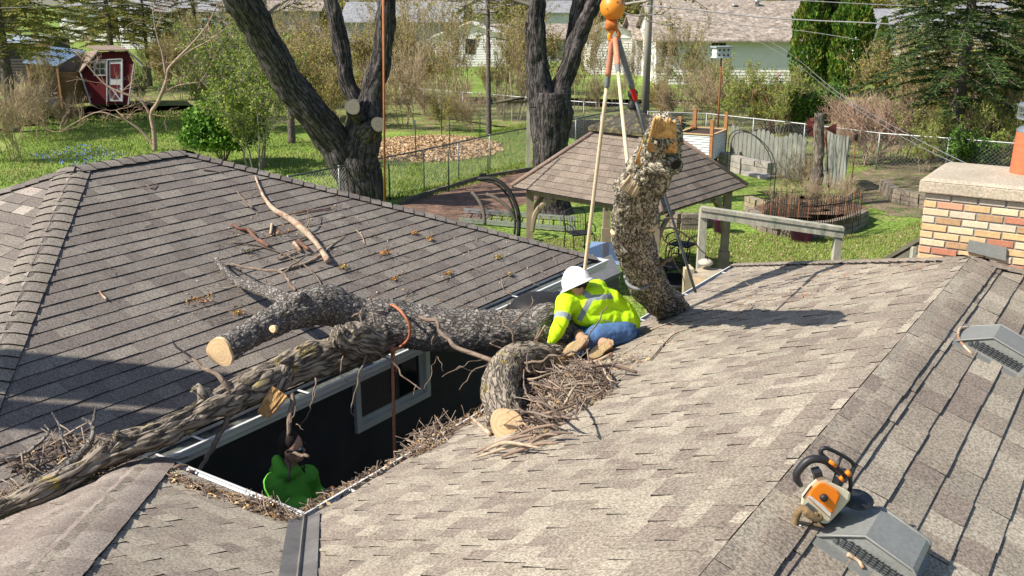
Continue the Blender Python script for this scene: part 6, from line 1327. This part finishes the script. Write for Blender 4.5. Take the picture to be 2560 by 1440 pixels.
# ---- brush band
P1 = shrub(101, 4.4, 9, 4, 'tan', None, spread=.6, kids=3, label='tall tan bare brush behind the wire fence', loc=gz(1010, 320), rmin=.007)
P2 = shrub(102, 4.6, 8, 4, 'tan', 'bud', 1, .04, .6, 3, .007, label='bare tan brush with yellow buds behind the forked tree', loc=gz(800, 300))
P3 = shrub(103, 3.0, 14, 3, 'pink', None, spread=.75, kids=4, label='pinkish bare rounded shrub left of the tall spruce', loc=gz(2175, 410), rmin=.008)
P4 = shrub(104, 4.4, 7, 4, 'tan', 'yg', 1, .038, .5, 3, .006, label='yellow green leafing brush in front of the cedars', loc=gz(1850, 330))
P4.scale = (.72, .72, .72)
P5 = shrub(105, 2.6, 13, 3, 'grey', 'g', 3, .04, .6, 4, .009, label='green leafing shrub at the foot of the tall cedars', loc=gz(1990, 335))
P6 = shrub(106, 2.8, 10, 3, 'red', None, spread=.35, kids=3, label='reddish upright stems among the green brush', loc=gz(1925, 330), rmin=.010, r0=.035)
def put(P, lst, grp, fmt):
    rnd = random.Random(len(lst)); P['group'] = grp
    for i, (x, y, s, lab) in enumerate(lst): dup(P, gz(x, y), rnd.random() * 6.28, lab, s * rnd.uniform(.9, 1.1), grp)
put(P1, [(930, 290, .75, 'bare tan brush between the forked tree limbs'), (1075, 300, .55, 'bare tan brush just right of the orange strap and wood chips'), (1140, 280, .5, 'bare tan brush in front of the white shed left half'), (1180, 330, .45, 'low tan brush by the wire fence near the larch trunk'), (1260, 300, .5, 'tan brush right of the larch trunk'), (1300, 280, .6, 'tan brush touching the two stemmed trunk'), (1480, 275, .5, 'tan brush right of the two stemmed trunk'), (1545, 262, .4, 'small tan brush behind the crane slings'), (760, 250, 1.2, 'tall tan brush above the leaning limb'), (860, 240, 1.2, 'tall tan brush behind the middle limb'), (1020, 240, .8, 'tan brush under the far grey roof'), (1690, 300, .5, 'tan brush right of the utility pole'), (1760, 312, .8, 'tan brush left of the birdhouse pole'), (2240, 400, .8, 'tan brush beside the spruce trunk left'), (2440, 420, .9, 'tan brush right of the spruce trunk'), (2510, 400, .8, 'tan brush by the chimney flue'), (90, 350, .7, 'bare brush at the left edge lower'), (30, 400, .8, 'bare brush in the far left corner above the ridge'), (180, 330, .5, 'low bare twigs before the lean-to'), (340, 262, .7, 'bare brush at the right side of the playhouse')], 'bare tan brush', '')
put(P2, [(700, 270, 1.0, 'budding brush left of the middle limb'), (830, 320, .8, 'budding brush in the crotch of the forked tree'), (960, 260, 1.0, 'budding brush above the sawn cuts'), (1110, 330, .45, 'budding brush behind the wood chip bed'), (1400, 250, .5, 'budding brush between the stems of the dark tree'), (1230, 240, .45, 'budding brush before the white shed right half'), (1650, 290, .5, 'budding brush at the utility pole foot'), (450, 250, .9, 'budding brush right of the playhouse'), (2330, 380, .8, 'budding brush behind the spruce trunk'), (2420, 350, 1.0, 'budding brush at the right behind the spruce')], 'budding tan brush', '')
put(P3, [(2130, 350, .9, 'pinkish bare shrub behind the first one'), (2230, 360, .9, 'pinkish bare shrub next to the dark spruce'), (60, 300, .8, 'pinkish bare shrub left of the lean-to'), (2090, 395, .5, 'small pinkish shrub behind the windmill')], 'pinkish bare shrubs', '')
put(P4, [(1790, 300, .75, 'yellow green brush behind the birdhouse pole'), (1900, 330, .55, 'low yellow green brush below the pointed cedars'), (1750, 270, .8, 'yellow green brush near the far house wall'), (1955, 340, .7, 'low yellow green brush behind the picket fence'), (540, 300, .9, 'yellow green brush right of the bare tree'), (2310, 430, .6, 'yellow green brush in the right bed'), (2480, 440, .6, 'yellow green brush against the right edge')], 'yellow green brush', '')
put(P5, [(1930, 320, .9, 'green brush between red stems and cedars'), (2060, 330, 1.0, 'green shrub under the widest cedar'), (2400, 440, .7, 'green shrub by the chimney cap'), (2470, 380, 1.0, 'green shrub behind the flue'), (2540, 430, .9, 'green shrub at the right edge behind the flue'), (2290, 330, .9, 'green shrub right of the pinkish shrub')], 'green brush', '')
put(P6, [(1660, 290, .6, 'reddish stems right of the utility pole'), (1645, 270, .6, 'reddish stems by the far house lawn')], 'reddish stems', '')
m_lv = mat('garden flowers', (1, 1, 1), .8, .1, 5, attr=1)
def inpoly(G_, p):
    c = False
    for i in range(len(G_)):
        a, b = G_[i - 1], G_[i]
        if (a.y > p.y) != (b.y > p.y) and p.x < (b.x - a.x) * (p.y - a.y) / (b.y - a.y) + a.x: c = not c
    return c
def scat(name, label, cat, poly, n, s, cols, seed, up=.06, blade=0):
    rnd = random.Random(seed); mb = MB(); G_ = [gz(*p) for p in poly]; x0, x1 = min(g.x for g in G_), max(g.x for g in G_); y0, y1 = min(g.y for g in G_), max(g.y for g in G_); k = 0; it = 0
    while k < n and it < n * 20:
        it += 1; p = Vector((rnd.uniform(x0, x1), rnd.uniform(y0, y1), 0))
        if not inpoly(G_, p): continue
        k += 1; c = rnd.choice(cols)
        if blade:
            a = rnd.random() * 3.14; w = Vector((math.cos(a), math.sin(a), 0)) * s * rnd.uniform(.6, 1.2); h_ = up * rnd.uniform(.4, 1.2) * (1 + .6 * noise.noise(p * .8)); l = rv3(rnd, 0) * h_ * .6
            mb.add([p - w, p + w, p + l + ZD * h_], [(0, 1, 2)], c)
        else: leafq(mb, p + ZD * rnd.uniform(.01, up), rnd, s * rnd.uniform(.6, 1.4), c, 1.3)
    tag(mb.build(name, m_lv), label, cat, None, 'stuff')
GR = [(.20, .31, .045), (.25, .36, .06), (.14, .23, .035), (.29, .34, .08), (.34, .31, .12)]
scat('grass_tufts', 'short bright grass on the lawn right of the forked tree', 'grass', [(960, 500), (965, 400), (1320, 305), (1310, 430), (1040, 500)], 34000, .012, GR, 1, .09, 1)
scat('grass_tufts', 'short grass of the near lawn behind the tan roof', 'grass', [(1350, 600), (1640, 580), (2200, 590), (2330, 540), (2330, 660), (1700, 690), (1350, 640)], 45000, .009, GR + [(.30, .24, .13)], 2, .07, 1)
scat('grass_tufts', 'grass of the back lawn at left', 'grass', [(0, 470), (0, 380), (120, 300), (520, 270), (860, 380), (860, 480), (640, 420), (450, 375), (190, 420)], 36000, .016, GR, 3, .10, 1)
scat('blue_flowers', 'tiny blue spring flowers in the left lawn', 'flowers', [(60, 390), (220, 360), (330, 390), (180, 420)], 350, .03, [(.12, .22, .6), (.2, .3, .7)], 4)
scat('dry_leaves', 'tan fallen leaves on the near lawn', 'leaves', [(1350, 600), (1640, 580), (2200, 590), (2330, 540), (2330, 660), (1700, 690)], 1500, .022, [(.42, .30, .18), (.5, .38, .24), (.3, .2, .12)], 5, .03)

# more loose tall growth behind the fences
put(P2, [(780, 300, 1.0, 'tall budding brush in the gap under the leaning limb'), (1050, 260, .9, 'tall budding brush left of the white shed'), (1300, 235, 1.2, 'budding brush left of the dark stems'), (620, 215, 1.3, 'tall budding brush behind the leafing saplings'), (480, 190, 1.2, 'tall budding brush far behind the bare tree'), (2230, 300, 1.0, 'budding brush left of the tall spruce'), (2560, 330, 1.2, 'tall budding brush at the right edge')], 'budding tan brush', '')
put(P1, [(970, 215, 1.3, 'tall bare brush under the orange strap top'), (700, 205, 1.3, 'tall bare brush at the top left of the forked tree'), (1420, 190, .5, 'bare brush behind the dark stems'), (420, 215, 1.0, 'bare brush right of the playhouse roof')], 'bare tan brush', '')

put(P1, [(1950, 545, .28, 'low bare twigs inside the iron fence, left'), (2035, 545, .34, 'bare twigs round the dead trunk foot'), (2100, 535, .3, 'low bare twigs inside the iron fence, right'), (2000, 500, .4, 'bare bush between the dead trunk and the picket fence')], 'bare tan brush', '')

P7 = shrub(107, 6.5, 3, 4, 'tan', 'bud', 1, .03, .28, 3, .006, r0=.035, name='thin_sapling', label='thin tall bare sapling in front of the white shed window', loc=gz(1165, 300), up=.5); P7['category'] = 'sapling'
put(P7, [(1110, 290, .9, 'thin bare sapling before the left end of the white shed'), (1250, 285, .9, 'thin bare sapling before the right end of the white shed'), (1290, 300, 1.0, 'thin bare sapling just left of the dark two stemmed trunk'), (1450, 280, .8, 'thin bare sapling just right of the dark two stemmed trunk'), (1500, 270, .9, 'thin bare sapling before the white gabled garage'), (1570, 262, .7, 'thin bare sapling touching the utility pole from the left'), (1650, 285, .8, 'thin bare sapling before the dark ranch house window'), (1720, 290, .8, 'thin bare sapling before the sunlit ranch house wall'), (1040, 270, 1.0, 'thin bare sapling above the wood chip pile'), (990, 262, 1.0, 'thin bare sapling right of the orange strap'), (800, 262, 1.0, 'thin bare sapling between the leaning and middle limbs'), (690, 250, 1.0, 'thin bare sapling left of the leaning limb'), (490, 245, .9, 'thin bare sapling between playhouse and leafing shrubs'), (2270, 400, .8, 'thin bare sapling left of the spruce trunk'), (2450, 410, .9, 'thin bare sapling right of the spruce trunk'), (110, 300, .7, 'thin bare sapling in front of the lean-to')], 'thin bare saplings', '')
# ================================================================ GROUND PATCHES, FENCES, BACKGROUND BUILDINGS
def patch(name, px, m, z=.006, jag=.25, seed=1, kind='structure'):
    rnd = random.Random(seed); G_ = [gz(*p) for p in px]; P = []
    for i in range(len(G_)):
        a, b = G_[i], G_[(i + 1) % len(G_)]; n = max(2, int((b - a).length / .5))
        for k in range(n): P.append(a.lerp(b, k / n) + Vector((rnd.uniform(-1, 1), rnd.uniform(-1, 1), 0)) * jag)
    me = bmesh.new(); vs = [me.verts.new((p.x, p.y, z)) for p in P]; f = me.faces.new(vs); bmesh.ops.triangulate(me, faces=[f]); m_ = bpy.data.meshes.new(name); me.to_mesh(m_); m_.materials.append(m)
    for p in m_.polygons:
        if p.normal.z < 0: p.flip()
    o = bpy.data.objects.new(name, m_); COL.objects.link(o); tag(o, kind=kind); return o
m_mulch = mat('brown mulch ground', (.20, .12, .085), .95, .3, 2, col2=(.13, .085, .06), fine=.5, fscale=25, bump=.03, bscale=30)
m_dirt = mat('leafy dirt', (.20, .155, .10), .95, .35, 1.5, col2=(.10, .13, .04), mix=(.48, .6), fine=.5, fscale=18, bump=.03, bscale=25)
patch('mulch_bed', [(1000, 508), (1060, 490), (1200, 447), (1330, 425), (1420, 420), (1400, 470), (1290, 520), (1180, 560), (1060, 560)], m_mulch, .008, .12, 1)
patch('leafy_ground', [(2110, 440), (2200, 410), (2340, 395), (2560, 400), (2560, 520), (2340, 540), (2260, 545), (2200, 530), (2150, 480)], m_dirt, .008, .3, 2)
m_rough = mat('rough grass ground', (.17, .21, .05), .95, .35, .8, col2=(.26, .21, .12), mix=(.48, .6), fine=.5, fscale=10, bump=.05, bscale=15)
patch('brush_ground', [(640, 300), (900, 330), (1000, 330), (1320, 315), (1550, 290), (1700, 300), (1800, 400), (2050, 440), (2200, 400), (2560, 400), (2560, 270), (2100, 260), (1750, 250), (1500, 268), (1250, 262), (1000, 240), (650, 235)], m_rough, .006, .5, 3)
patch('brush_ground', [(0, 330), (60, 300), (60, 270), (340, 262), (520, 268), (640, 290), (640, 225), (0, 215)], m_rough, .007, .5, 4)
# edging boards
mb = MB(); E_ = [gz(x, y) for x, y in ((1010, 510), (1060, 492), (1200, 449), (1330, 427))]
ed = thing('bed_edging', 'dark timber edging between the bright lawn and the brown mulch bed', 'edging', E_[0]); 
for a, b in zip(E_, E_[1:]): mb = MB(); mb.bar(a + ZD * .07, b + ZD * .07, .09, .14); mb.build('board', mat('dark old lumber', (.13, .12, .09)), ed)
# wood chip mound
rnd = random.Random(9); mb = MB(); cc = gz(1075, 372)
for _ in range(9000):
    a = rnd.random() * 6.283; q = math.sqrt(rnd.random()); x, y = 3.0 * q * math.cos(a), 3.6 * q * math.sin(a); z = .30 * (1 - q * q) + .05 * noise.noise(Vector((x, y, 0))); p = cc + Vector((x, y, z + .02)); leafq(mb, p, rnd, rnd.uniform(.03, .07), rnd.choice([(.48, .33, .20), (.56, .42, .27), (.38, .25, .15), (.62, .45, .24)]), 1.4)
tag(mb.build('wood_chip_pile', m_twc), 'broad low pile of pale orange wood chips inside the wire fenced garden', 'wood chips', None, 'stuff')
mb = MB(); mb.lathe(cc, [(3.0, .0), (2.2, .12), (1.2, .24), (0, .29)], 24); o = mb.build('chip_mound', m_mulch); tag(o, kind='structure')
# ---- chain link fences
m_chain = mat('galvanised wire', (.30, .31, .31), .5, .1, 10, metal=.5); m_chd = mat('dark coated rail', (.10, .11, .11), .5, .1, 10)
def chain(label, tops, z, m_r, spacing=.14, posts=2.6, rw=.0035, pr=.028):
    T = [gz(x, y, z) for x, y in tops]; t = thing('chain_link_fence', label, 'fence', Vector((T[0].x, T[0].y, 0)))
    mb = MB()
    for p in T: p.z = z
    mb.tube(T, .024, 6, smooth=False); mb.build('top_rail', m_r, t); mb = MB(); wm_ = MB()
    for a, b in zip(T, T[1:]):
        L_ = (b - a).length; n = max(1, round(L_ / posts))
        for k in range(n): q = a.lerp(b, k / n); pm = MB(); pm.tube([Vector((q.x, q.y, 0)), q + ZD * .04], pr, 6); pm.build('post', m_chain, t)
        d = (b - a).normalized(); n = int(L_ / spacing)
        for k in range(-int(z / spacing), n):
            for sg in (0, 1):
                s0, s1 = k * spacing, k * spacing + z; z0, z1 = (0.04, z) if sg == 0 else (z, .04)
                if s0 < 0: z0 = z0 + (z1 - z0) * (-s0 / (s1 - s0)); s0 = 0
                if s1 > L_: z1 = z0 + (z1 - z0) * ((L_ - s0) / (s1 - s0)); s1 = L_
                p, q = Vector((a.x, a.y, 0)) + d * s0 + ZD * z0, Vector((a.x, a.y, 0)) + d * s1 + ZD * z1; wm_.tube([p, q], rw, 3, None, False)
    wm_.build('wire_mesh', m_chain, t); return t
chain('nearer chain link fence with dark top rail left of the dark tree', [(720, 442), (960, 394), (1058, 375), (1224, 338), (1320, 320), (1440, 297), (1560, 272)], 1.25, m_chd, .12)
chain('farther chain link fence with bright rail crossing the middle yard', [(1000, 217), (1060, 223), (1260, 239), (1460, 255), (1580, 260)], 1.25, m_chain, .16, rw=.005)
chain('chain link fence with bright top rail behind the planters at right', [(1620, 279), (1767, 284), (2013, 310), (2200, 333), (2560, 360)], 1.3, m_chain, .14, rw=.004)
for x, y0, y1, lab in ((1125, 290, 395, 'dark green garden stake by the wood chips'), (1200, 280, 362, 'dark green garden stake left of the larch trunk'), (1222 - 100, 375, 480, 'thin black stake in the lawn'), (1040, 300, 400, 'dark green garden stake left end'), (1104, 245, 335, 'far green stake behind the chips'), (1220, 385, 445, 'short black pole beside the larch foot'), (965 + 10, 410, 500, 'black iron rod beside the orange strap foot')):
    b = gz(x, y1); mb = MB(); mb.tube([b, Vector((b.x, b.y, at(x, y0, b.y).z))], .022, 5); tag(mb.build('garden_stake', mat('green stake', (.03, .06, .045), .6)), lab, 'stake')
# clothes post with slatted wing
cp = thing('trellis_post', 'grey post with dark slatted boards sticking out left beside the dark trunk', 'post', gz(1321, 425)); b = gz(1321, 425); mb = MB(); mb.bar(b, Vector((b.x, b.y, at(1318, 225, b.y).z)), .14, .14); mb.build('post', m_wood, cp)
for (x0, y0, x1, y1) in ((1232, 258, 1282, 248), (1250, 252, 1312, 243), (1268, 258, 1325, 252)): mb = MB(); mb.prism([at(x0, y0, b.y + .4), at(x1, y1, b.y - .2), at(x1, y1 + 5, b.y + .3), at(x0 + 15, y0 + 1, b.y + .9)], ZD * .04); mb.build('slat', mat('dark old lumber', (.13, .12, .09)), cp)
# ---- utility pole and wires
up_ = thing('utility_pole', 'pale grey wooden utility pole behind the crane slings', 'pole', gz(1612, 305)); b = gz(1612, 305); mb = MB(); mb.tube([b, Vector((b.x, b.y, 11))], [.19, .15], 14); mb.build('shaft', mat('pole wood', (.38, .35, .30), .9, .25, 3, stretch=(1, 1, .15), fine=.1), up_)
m_wire = mat('overhead wire', (.22, .22, .23), .5)
for lab, px, r in (('thick overhead cable sloping across the cedars', [(1600, 13, 48), (1750, 26, 46), (1900, 43, 44), (2050, 52, 42), (2200, 59, 40), (2600, 85, 38)], .028), ('upper overhead cable at the top right', [(1600, -10, 48), (1900, -3, 46), (2200, 12, 44), (2600, 32, 42)], .022), ('thin overhead wire in front of the tall cedars', [(1600, 35, 48), (1830, 60, 46), (2010, 78, 44), (2150, 100, 42)], .012), ('service cable dropping from the brush toward the chimney', [(1600, -30, 48), (1900, 90, 34), (2100, 235, 24), (2260, 330, 18), (2440, 420, 13.5), (2560, 470, 12)], .007), ('second service cable just below the first', [(1600, -20, 48), (1900, 105, 34), (2100, 245, 24), (2260, 345, 18), (2440, 432, 13.5), (2560, 485, 12)], .006), ('thin wire along the top left', [(0, 20, 40), (400, 8, 42), (800, 0, 44), (1600, 2, 48)], .012)):
    mb = MB(); mb.tube([at(*p) for p in px], r, 5, sub=4); tag(mb.build('overhead_wire', m_wire), lab, 'wire')
# ---- red playhouse
YP = 55.; ph = thing('playhouse', 'crooked red playhouse with white trim and half door under the pines', 'playhouse', at(270, 258, YP)); m_red_ = mat('barn red boards', (.115, .010, .014), .8, .2, 3, stretch=(4, 4, .3)); m_pw = mat('old white trim', (.52, .53, .52), .7, .12, 6); m_ced = mat('cedar boards', (.30, .18, .07), .85, .25, 4, stretch=(.4, .4, 3)); m_lt = mat('brown shed shingles', (.24, .18, .14), .9, .3, 3)  # barn red is darkened, with the shade of the pines put into the colour
def pp(x, y, d=0): return at(x, y, YP + d)
def poly(name, px, m, par, d=0, th=.08, dd=None):
    mb = MB(); P = [pp(x, y, dd[i] if dd else d) for i, (x, y) in enumerate(px)]; mb.prism(P, Vector((0, th, 0))); return mb.build(name, m, par)
poly('front_wall', [(228, 260), (203, 180), (247, 132), (318, 130), (333, 158), (320, 259)], m_red_, ph)
poly('side_wall', [(228, 260), (203, 180), (190, 176), (216, 250)], m_ced, ph, dd=[.1, .1, 2.5, 2.5])
poly('back_wall', [(228, 255), (203, 178), (247, 130), (318, 128), (333, 158), (320, 255)], m_red_, ph, 2.6)
for px, dd in (([(200, 182), (186, 178), (218, 132), (246, 128)], [-.25, 2.6, 2.6, -.25]), ([(246, 128), (218, 118), (292, 116), (322, 127)], [-.25, 2.6, 2.6, -.25]), ([(316, 126), (300, 118), (345, 150), (358, 166)], [-.25, 2.6, 2.6, -.25])):
    mb = MB(); P = [pp(x, y, d) for (x, y), d in zip(px, dd)]; mb.prism(P, ZD * .07); mb.build('roof', m_lt, ph)
for a, b in (((228, 262), (201, 180)), ((201, 180), (246, 131)), ((322, 131), (357, 166)), ((335, 160), (321, 260)), ((230, 151), (306, 147)), ((268, 151), (268, 254)), ((306, 148), (306, 254))):
    mb = MB(); mb.bar(pp(*a, -.05), pp(*b, -.05), .05, .12, up=(0, 1, 0)); mb.build('trim', m_pw, ph)
wn = poly('window', [(234, 190), (234, 153), (264, 152), (264, 189)], m_pw, ph, -.07, .05); 
for i in (0, 1):
    for j in (0, 1): poly('pane', [(238 + i * 13, 170 + j * 15), (238 + i * 13, 158 + j * 15), (248 + i * 13, 158 + j * 15), (248 + i * 13, 170 + j * 15)], m_glass, wn, -.09, .01)
dr = poly('door', [(272, 253), (272, 152), (304, 151), (304, 253)], m_pw, ph, -.06, .04)
for q in ([(276, 196), (276, 160), (299, 159), (299, 196)], [(276, 216), (287, 229), (299, 216), (299, 212), (276, 212)], [(276, 246), (276, 222), (285, 232)], [(299, 246), (299, 222), (290, 232)], [(280, 248), (288, 236), (296, 248)]): poly('door_panel', q, m_red_, dr, -.08, .01)
lt_ = thing('lean_to', 'open wooden lean-to with blue metal roof attached beside the red playhouse', 'shed', at(110, 270, YP)); mb = MB(); P = [pp(58, 158, -1.0), pp(143, 165, -1.0), pp(215, 128, 2.2), pp(125, 118, 2.2)]; mb.prism(P, ZD * .05)
for k in range(12): mb.tube([P[0].lerp(P[1], k / 11) + ZD * .06, P[3].lerp(P[2], k / 11) + ZD * .06], .02, 4)
mb.build('roof', mat('pale blue metal sheet', (.34, .46, .60), .35, .12, 3, metal=.5), lt_)
for x, y0, y1 in ((68, 160, 262), (143, 166, 273)): mb = MB(); a = pp(x, y0 + 2, -.9); mb.bar(Vector((a.x, a.y, 0)), a, .1, .1); mb.build('post', m_ced, lt_)
poly('side_wall', [(145, 268), (145, 180), (203, 180), (222, 256)], m_ced, lt_, dd=[-.85, -.85, .4, .4]); poly('back_wall', [(70, 245), (70, 135), (200, 130), (200, 240)], mat('interior shade boards', (.05, .032, .018), .9), lt_, 2.0); poly('gable_panel', [(145, 182), (145, 166), (212, 130), (190, 178)], mat('grey panel', (.12, .11, .10), .9), lt_, dd=[-.8, -.8, 1.6, .4])  # back wall colour is dark to paint in the shade inside the lean-to
mb = MB(); bx_ = pp(135, 245, .2); mb.lathe(Vector((bx_.x, bx_.y, 0)), [(.3, 0), (.35, .45), (0, .46)], 14); tag(mb.build('blue_tub', mat('blue plastic', (.03, .06, .35), .5)), 'small blue tub inside the lean-to', 'tub')
rnd = random.Random(6); mb = MB()
for k in range(90): p = pp(rnd.uniform(75, 138), 250, rnd.uniform(-.4, 1.6)); stick(mb, Vector((p.x, p.y, rnd.uniform(.02, .8))), rv3(rnd), rnd.uniform(.4, 1.2), .04, rnd, 5, .1, rnd.choice([(.12, .09, .07), (.2, .15, .1), (.07, .06, .05)]), 2)
tag(mb.build('firewood_heap', m_twb), 'dark heap of scrap wood inside the lean-to', 'wood pile', None, 'stuff')
# ---- distant buildings
m_wsd = mat('white lap siding', (.82, .80, .77), .7, .05, 2); m_gsd = mat('grey stucco', (.42, .39, .37), .85, .1, 2); m_rfb = mat('far brown shingles', (.25, .21, .175), .95, .25, 1.2, col2=(.33, .28, .235), fine=.4, fscale=4); m_rfg = mat('far grey shingles', (.24, .245, .26), .95, .2, 1.2, fine=.25, fscale=4); m_dkw = mat('dark window', (.02, .02, .025), .2, 0, spec=.6)
def gable(label, x0, x1, ybase, yeave, ypeak, depth, roofm, wallm, ridge='y', name='shed', cat='shed', wins=(), Y=None, lap=True, ov=.25):
    """building seen gable end on (ridge along depth) or eave on"""
    b0 = gz(x0, ybase); Yb = Y or b0.y; A = at(x0, ybase, Yb); B = at(x1, ybase, Yb); A.z = B.z = 0; he = at(x0, yeave, Yb).z; hp = at((x0 + x1) / 2, ypeak, Yb + (depth / 2 if ridge == 'x' else 0)).z
    t = thing(name, label, cat, A); mb = MB(); L_ = B.x - A.x; a, b, c, d = A, B, B + Vector((0, depth, 0)), A + Vector((0, depth, 0))
    n = int(he / .2)
    for i in range(n if lap else 1):
        z0, z1 = he * i / (n if lap else 1), he * (i + 1) / (n if lap else 1)
        mb.quad(a + ZD * z0 + Vector((0, -.03 * lap, 0)), b + ZD * z0 + Vector((0, -.03 * lap, 0)), b + ZD * z1, a + ZD * z1); mb.quad(b + ZD * z0, c + ZD * z0, c + ZD * z1, b + ZD * z1); mb.quad(d + ZD * z0, a + ZD * z0, a + ZD * z1, d + ZD * z1)
    mb.quad(c, d, d + ZD * he, c + ZD * he)
    if ridge == 'y':
        m1, m2 = (a + b) / 2 + ZD * hp, (c + d) / 2 + ZD * hp
        mb.add([a + ZD * he, b + ZD * he, m1], [(0, 1, 2)]); mb.add([c + ZD * he, d + ZD * he, m2], [(0, 1, 2)]); mb.build('wall', wallm, t)
        for s, e1, e2 in ((-1, a, d), (1, b, c)):
            dn = (e1 + ZD * he - m1); o1 = m1 + dn * 1.12; o2 = m2 + dn * 1.12; rb_ = MB(); rb_.prism([m1 - Vector((0, ov, 0)), o1 - Vector((0, ov, 0)), o2 + Vector((0, ov, 0)), m2 + Vector((0, ov, 0))], ZD * .12); rb_.build('roof', roofm, t)
    else:
        m1, m2 = (a + d) / 2 + ZD * hp, (b + c) / 2 + ZD * hp; mb.add([a + ZD * he, d + ZD * he, m1], [(0, 1, 2)]); mb.add([b + ZD * he, c + ZD * he, m2], [(0, 1, 2)]); mb.build('wall', wallm, t)
        for e1, e2 in ((a, b), (d, c)):
            dn = e1 + ZD * he - m1; rb_ = MB(); x_ = Vector((ov * 1.5, 0, 0)); rb_.prism([m1 - x_, m2 + x_, m2 + x_ + dn * 1.12, m1 - x_ + dn * 1.12], ZD * .12); rb_.build('roof', roofm, t)
    for (u0, v0, u1, v1, mm, nm) in wins: w_ = MB(); w_.prism([at(u0, v1, Yb - .06), at(u0, v0, Yb - .06), at(u1, v0, Yb - .06), at(u1, v1, Yb - .06)], Vector((0, .05, 0))); w_.build(nm, mm, t)
    return t
gable('white lap sided shed with a dark window in the middle distance', 1089, 1266, 166, 92, 58, 6, m_wsd, m_wsd, wins=[(1163, 97, 1188, 135, m_dkw, 'window')])
gable('white gabled garage between the dark trunk and the utility pole', 1476, 1590, 186, 88, 62, 8, m_rfb, m_wsd, name='garage_building', cat='garage', wins=[(1492, 95, 1575, 96, m_gsd, 'trim'), (1580, 92, 1590, 186, m_gsd, 'corner_board')])
gable('long brown roofed ranch house behind the utility pole and cedars', 1640, 2010, 182, 95, 12, 11, m_rfb, m_wsd, 'x', 'ranch_house', 'house', wins=[(1656, 95, 1692, 140, m_dkw, 'window'), (1780, 108, 1815, 135, m_dkw, 'window'), (1640, 96, 1655, 178, m_gsd, 'corner_board')], Y=70)
gable('brown roofed wing of the ranch house left of the utility pole', 1590, 1700, 176, 95, 40, 9, m_rfb, m_gsd, 'x', 'house_wing', 'house', Y=78)
gable('low brown roofed house between the two big trees', 1240, 1470, 150, 95, 62, 9, m_rfb, m_gsd, 'x', 'low_house', 'house', wins=[(1375, 100, 1390, 148, m_dkw, 'door')], Y=95)
gable('grey roofed house at the top centre left of the white shed', 860, 1150, 110, 52, 8, 10, m_rfg, m_gsd, 'x', 'grey_house', 'house', Y=110)
gable('grey roofed house at the top right between cedars and spruce', 2150, 2400, 120, 70, 25, 10, m_rfg, m_wsd, 'x', 'grey_house', 'house', Y=85)
gable('pale house at the top left behind the pines', 300, 560, 90, 30, -2, 10, m_rfg, m_wsd, 'x', 'pale_house', 'house', Y=120)
gable('small dark shed with blue grey roof at the left edge', -60, 90, 180, 108, 90, 6, mat('blue grey metal', (.30, .36, .42), .5), mat('dark shed wall', (.06, .055, .05), .9), 'x', 'dark_shed', 'shed', Y=70)
gable('distant brown roof at the very top centre', 1560, 1900, 40, 22, 0, 10, m_rfb, m_gsd, 'x', 'distant_house', 'house', Y=170)
gable('distant grey roof above the two stemmed tree', 1150, 1500, 50, 30, 2, 10, m_rfg, m_wsd, 'x', 'distant_house', 'house', Y=160)
for x, y, lab in ((1835, 15, 'small grey vent pipe on the ranch house ridge'), (1892, 5, 'short dark chimney pipe on the far brown roof')):
    mb = MB(); p = at(x, y + 14, 75); mb.lathe(p, [(.15, -.3), (.15, .4), (.25, .42), (.25, .5), (0, .52)], 10); tag(mb.build('vent_pipe', m_zinc), lab, 'vent pipe')
# far tree line
for i, (x0, x1, yb, ye, yp, Y, m, lab) in enumerate(((560, 800, 60, 25, -5, 130, m_rfb, 'distant brown roofed house behind the leaning limb'), (150, 330, 60, 20, -5, 140, m_rfg, 'distant grey roofed house at the far top left'), (1000, 1150, 30, 12, -8, 190, m_rfb, 'tiny distant brown roof left of the dark trunk'), (1900, 2080, 60, 30, 5, 130, m_rfb, 'distant brown roof between ranch house and cedars'), (2380, 2560, 70, 35, 5, 120, m_rfg, 'distant grey house behind the spruce at the right'))):
    gable(lab, x0, x1, yb, ye, yp, 10, m, m_wsd if i % 2 else m_gsd, 'x', 'distant_house', 'house', Y=Y)
rnd = random.Random(11)
far = shrub(301, 7, 10, 3, 'grey', 'bud', 2, .12, .5, 4, .03, .10, 'far_tree', 'distant bare budding tree on the horizon', (-60, 160, 0)); far['category'] = 'tree'; far['group'] = 'distant trees'
for i in range(46): dup(far, (-95 + i * 4.6 + rnd.uniform(-2, 2), rnd.uniform(95, 240), 0), rnd.random() * 6, 'distant bare budding tree on the horizon', rnd.uniform(.8, 1.3), 'distant trees')
# ================================================================ crane boom overhead (its shade falls on the left roof)
boom = thing('crane_boom', 'yellow telescopic crane boom passing above the left roof', 'crane boom', CAMP + Vector((-6, 3, 6)))
m_boom = mat('boom paint', (.6, .4, .05), .5)
def lift(x, y, t, h=0): return rA(x, y) + SUN * t
for (a, b, w, nm) in (((-260, 905), (560, 985), .50, 'lower_section'), ((-260, 1010), (520, 1082), .30, 'upper_section')):
    mb = MB(); A_, B_ = lift(*a, 5.8), lift(*b, 5.4); mb.bar(A_, B_, w, w); mb.build(nm, m_boom, boom)

mb = MB(); mb.tube([lift2 for lift2 in (rB(1728, 768) + SUN * 4.8, rB(1880, 705) + SUN * 5.4, rB(2060, 640) + SUN * 6.2)], [.05, .19, .30], 10); mb.build('wedge_shade_caster', m_boom, boom)  # unseen tapered tube added to cast the wedge of shade on the tan roof
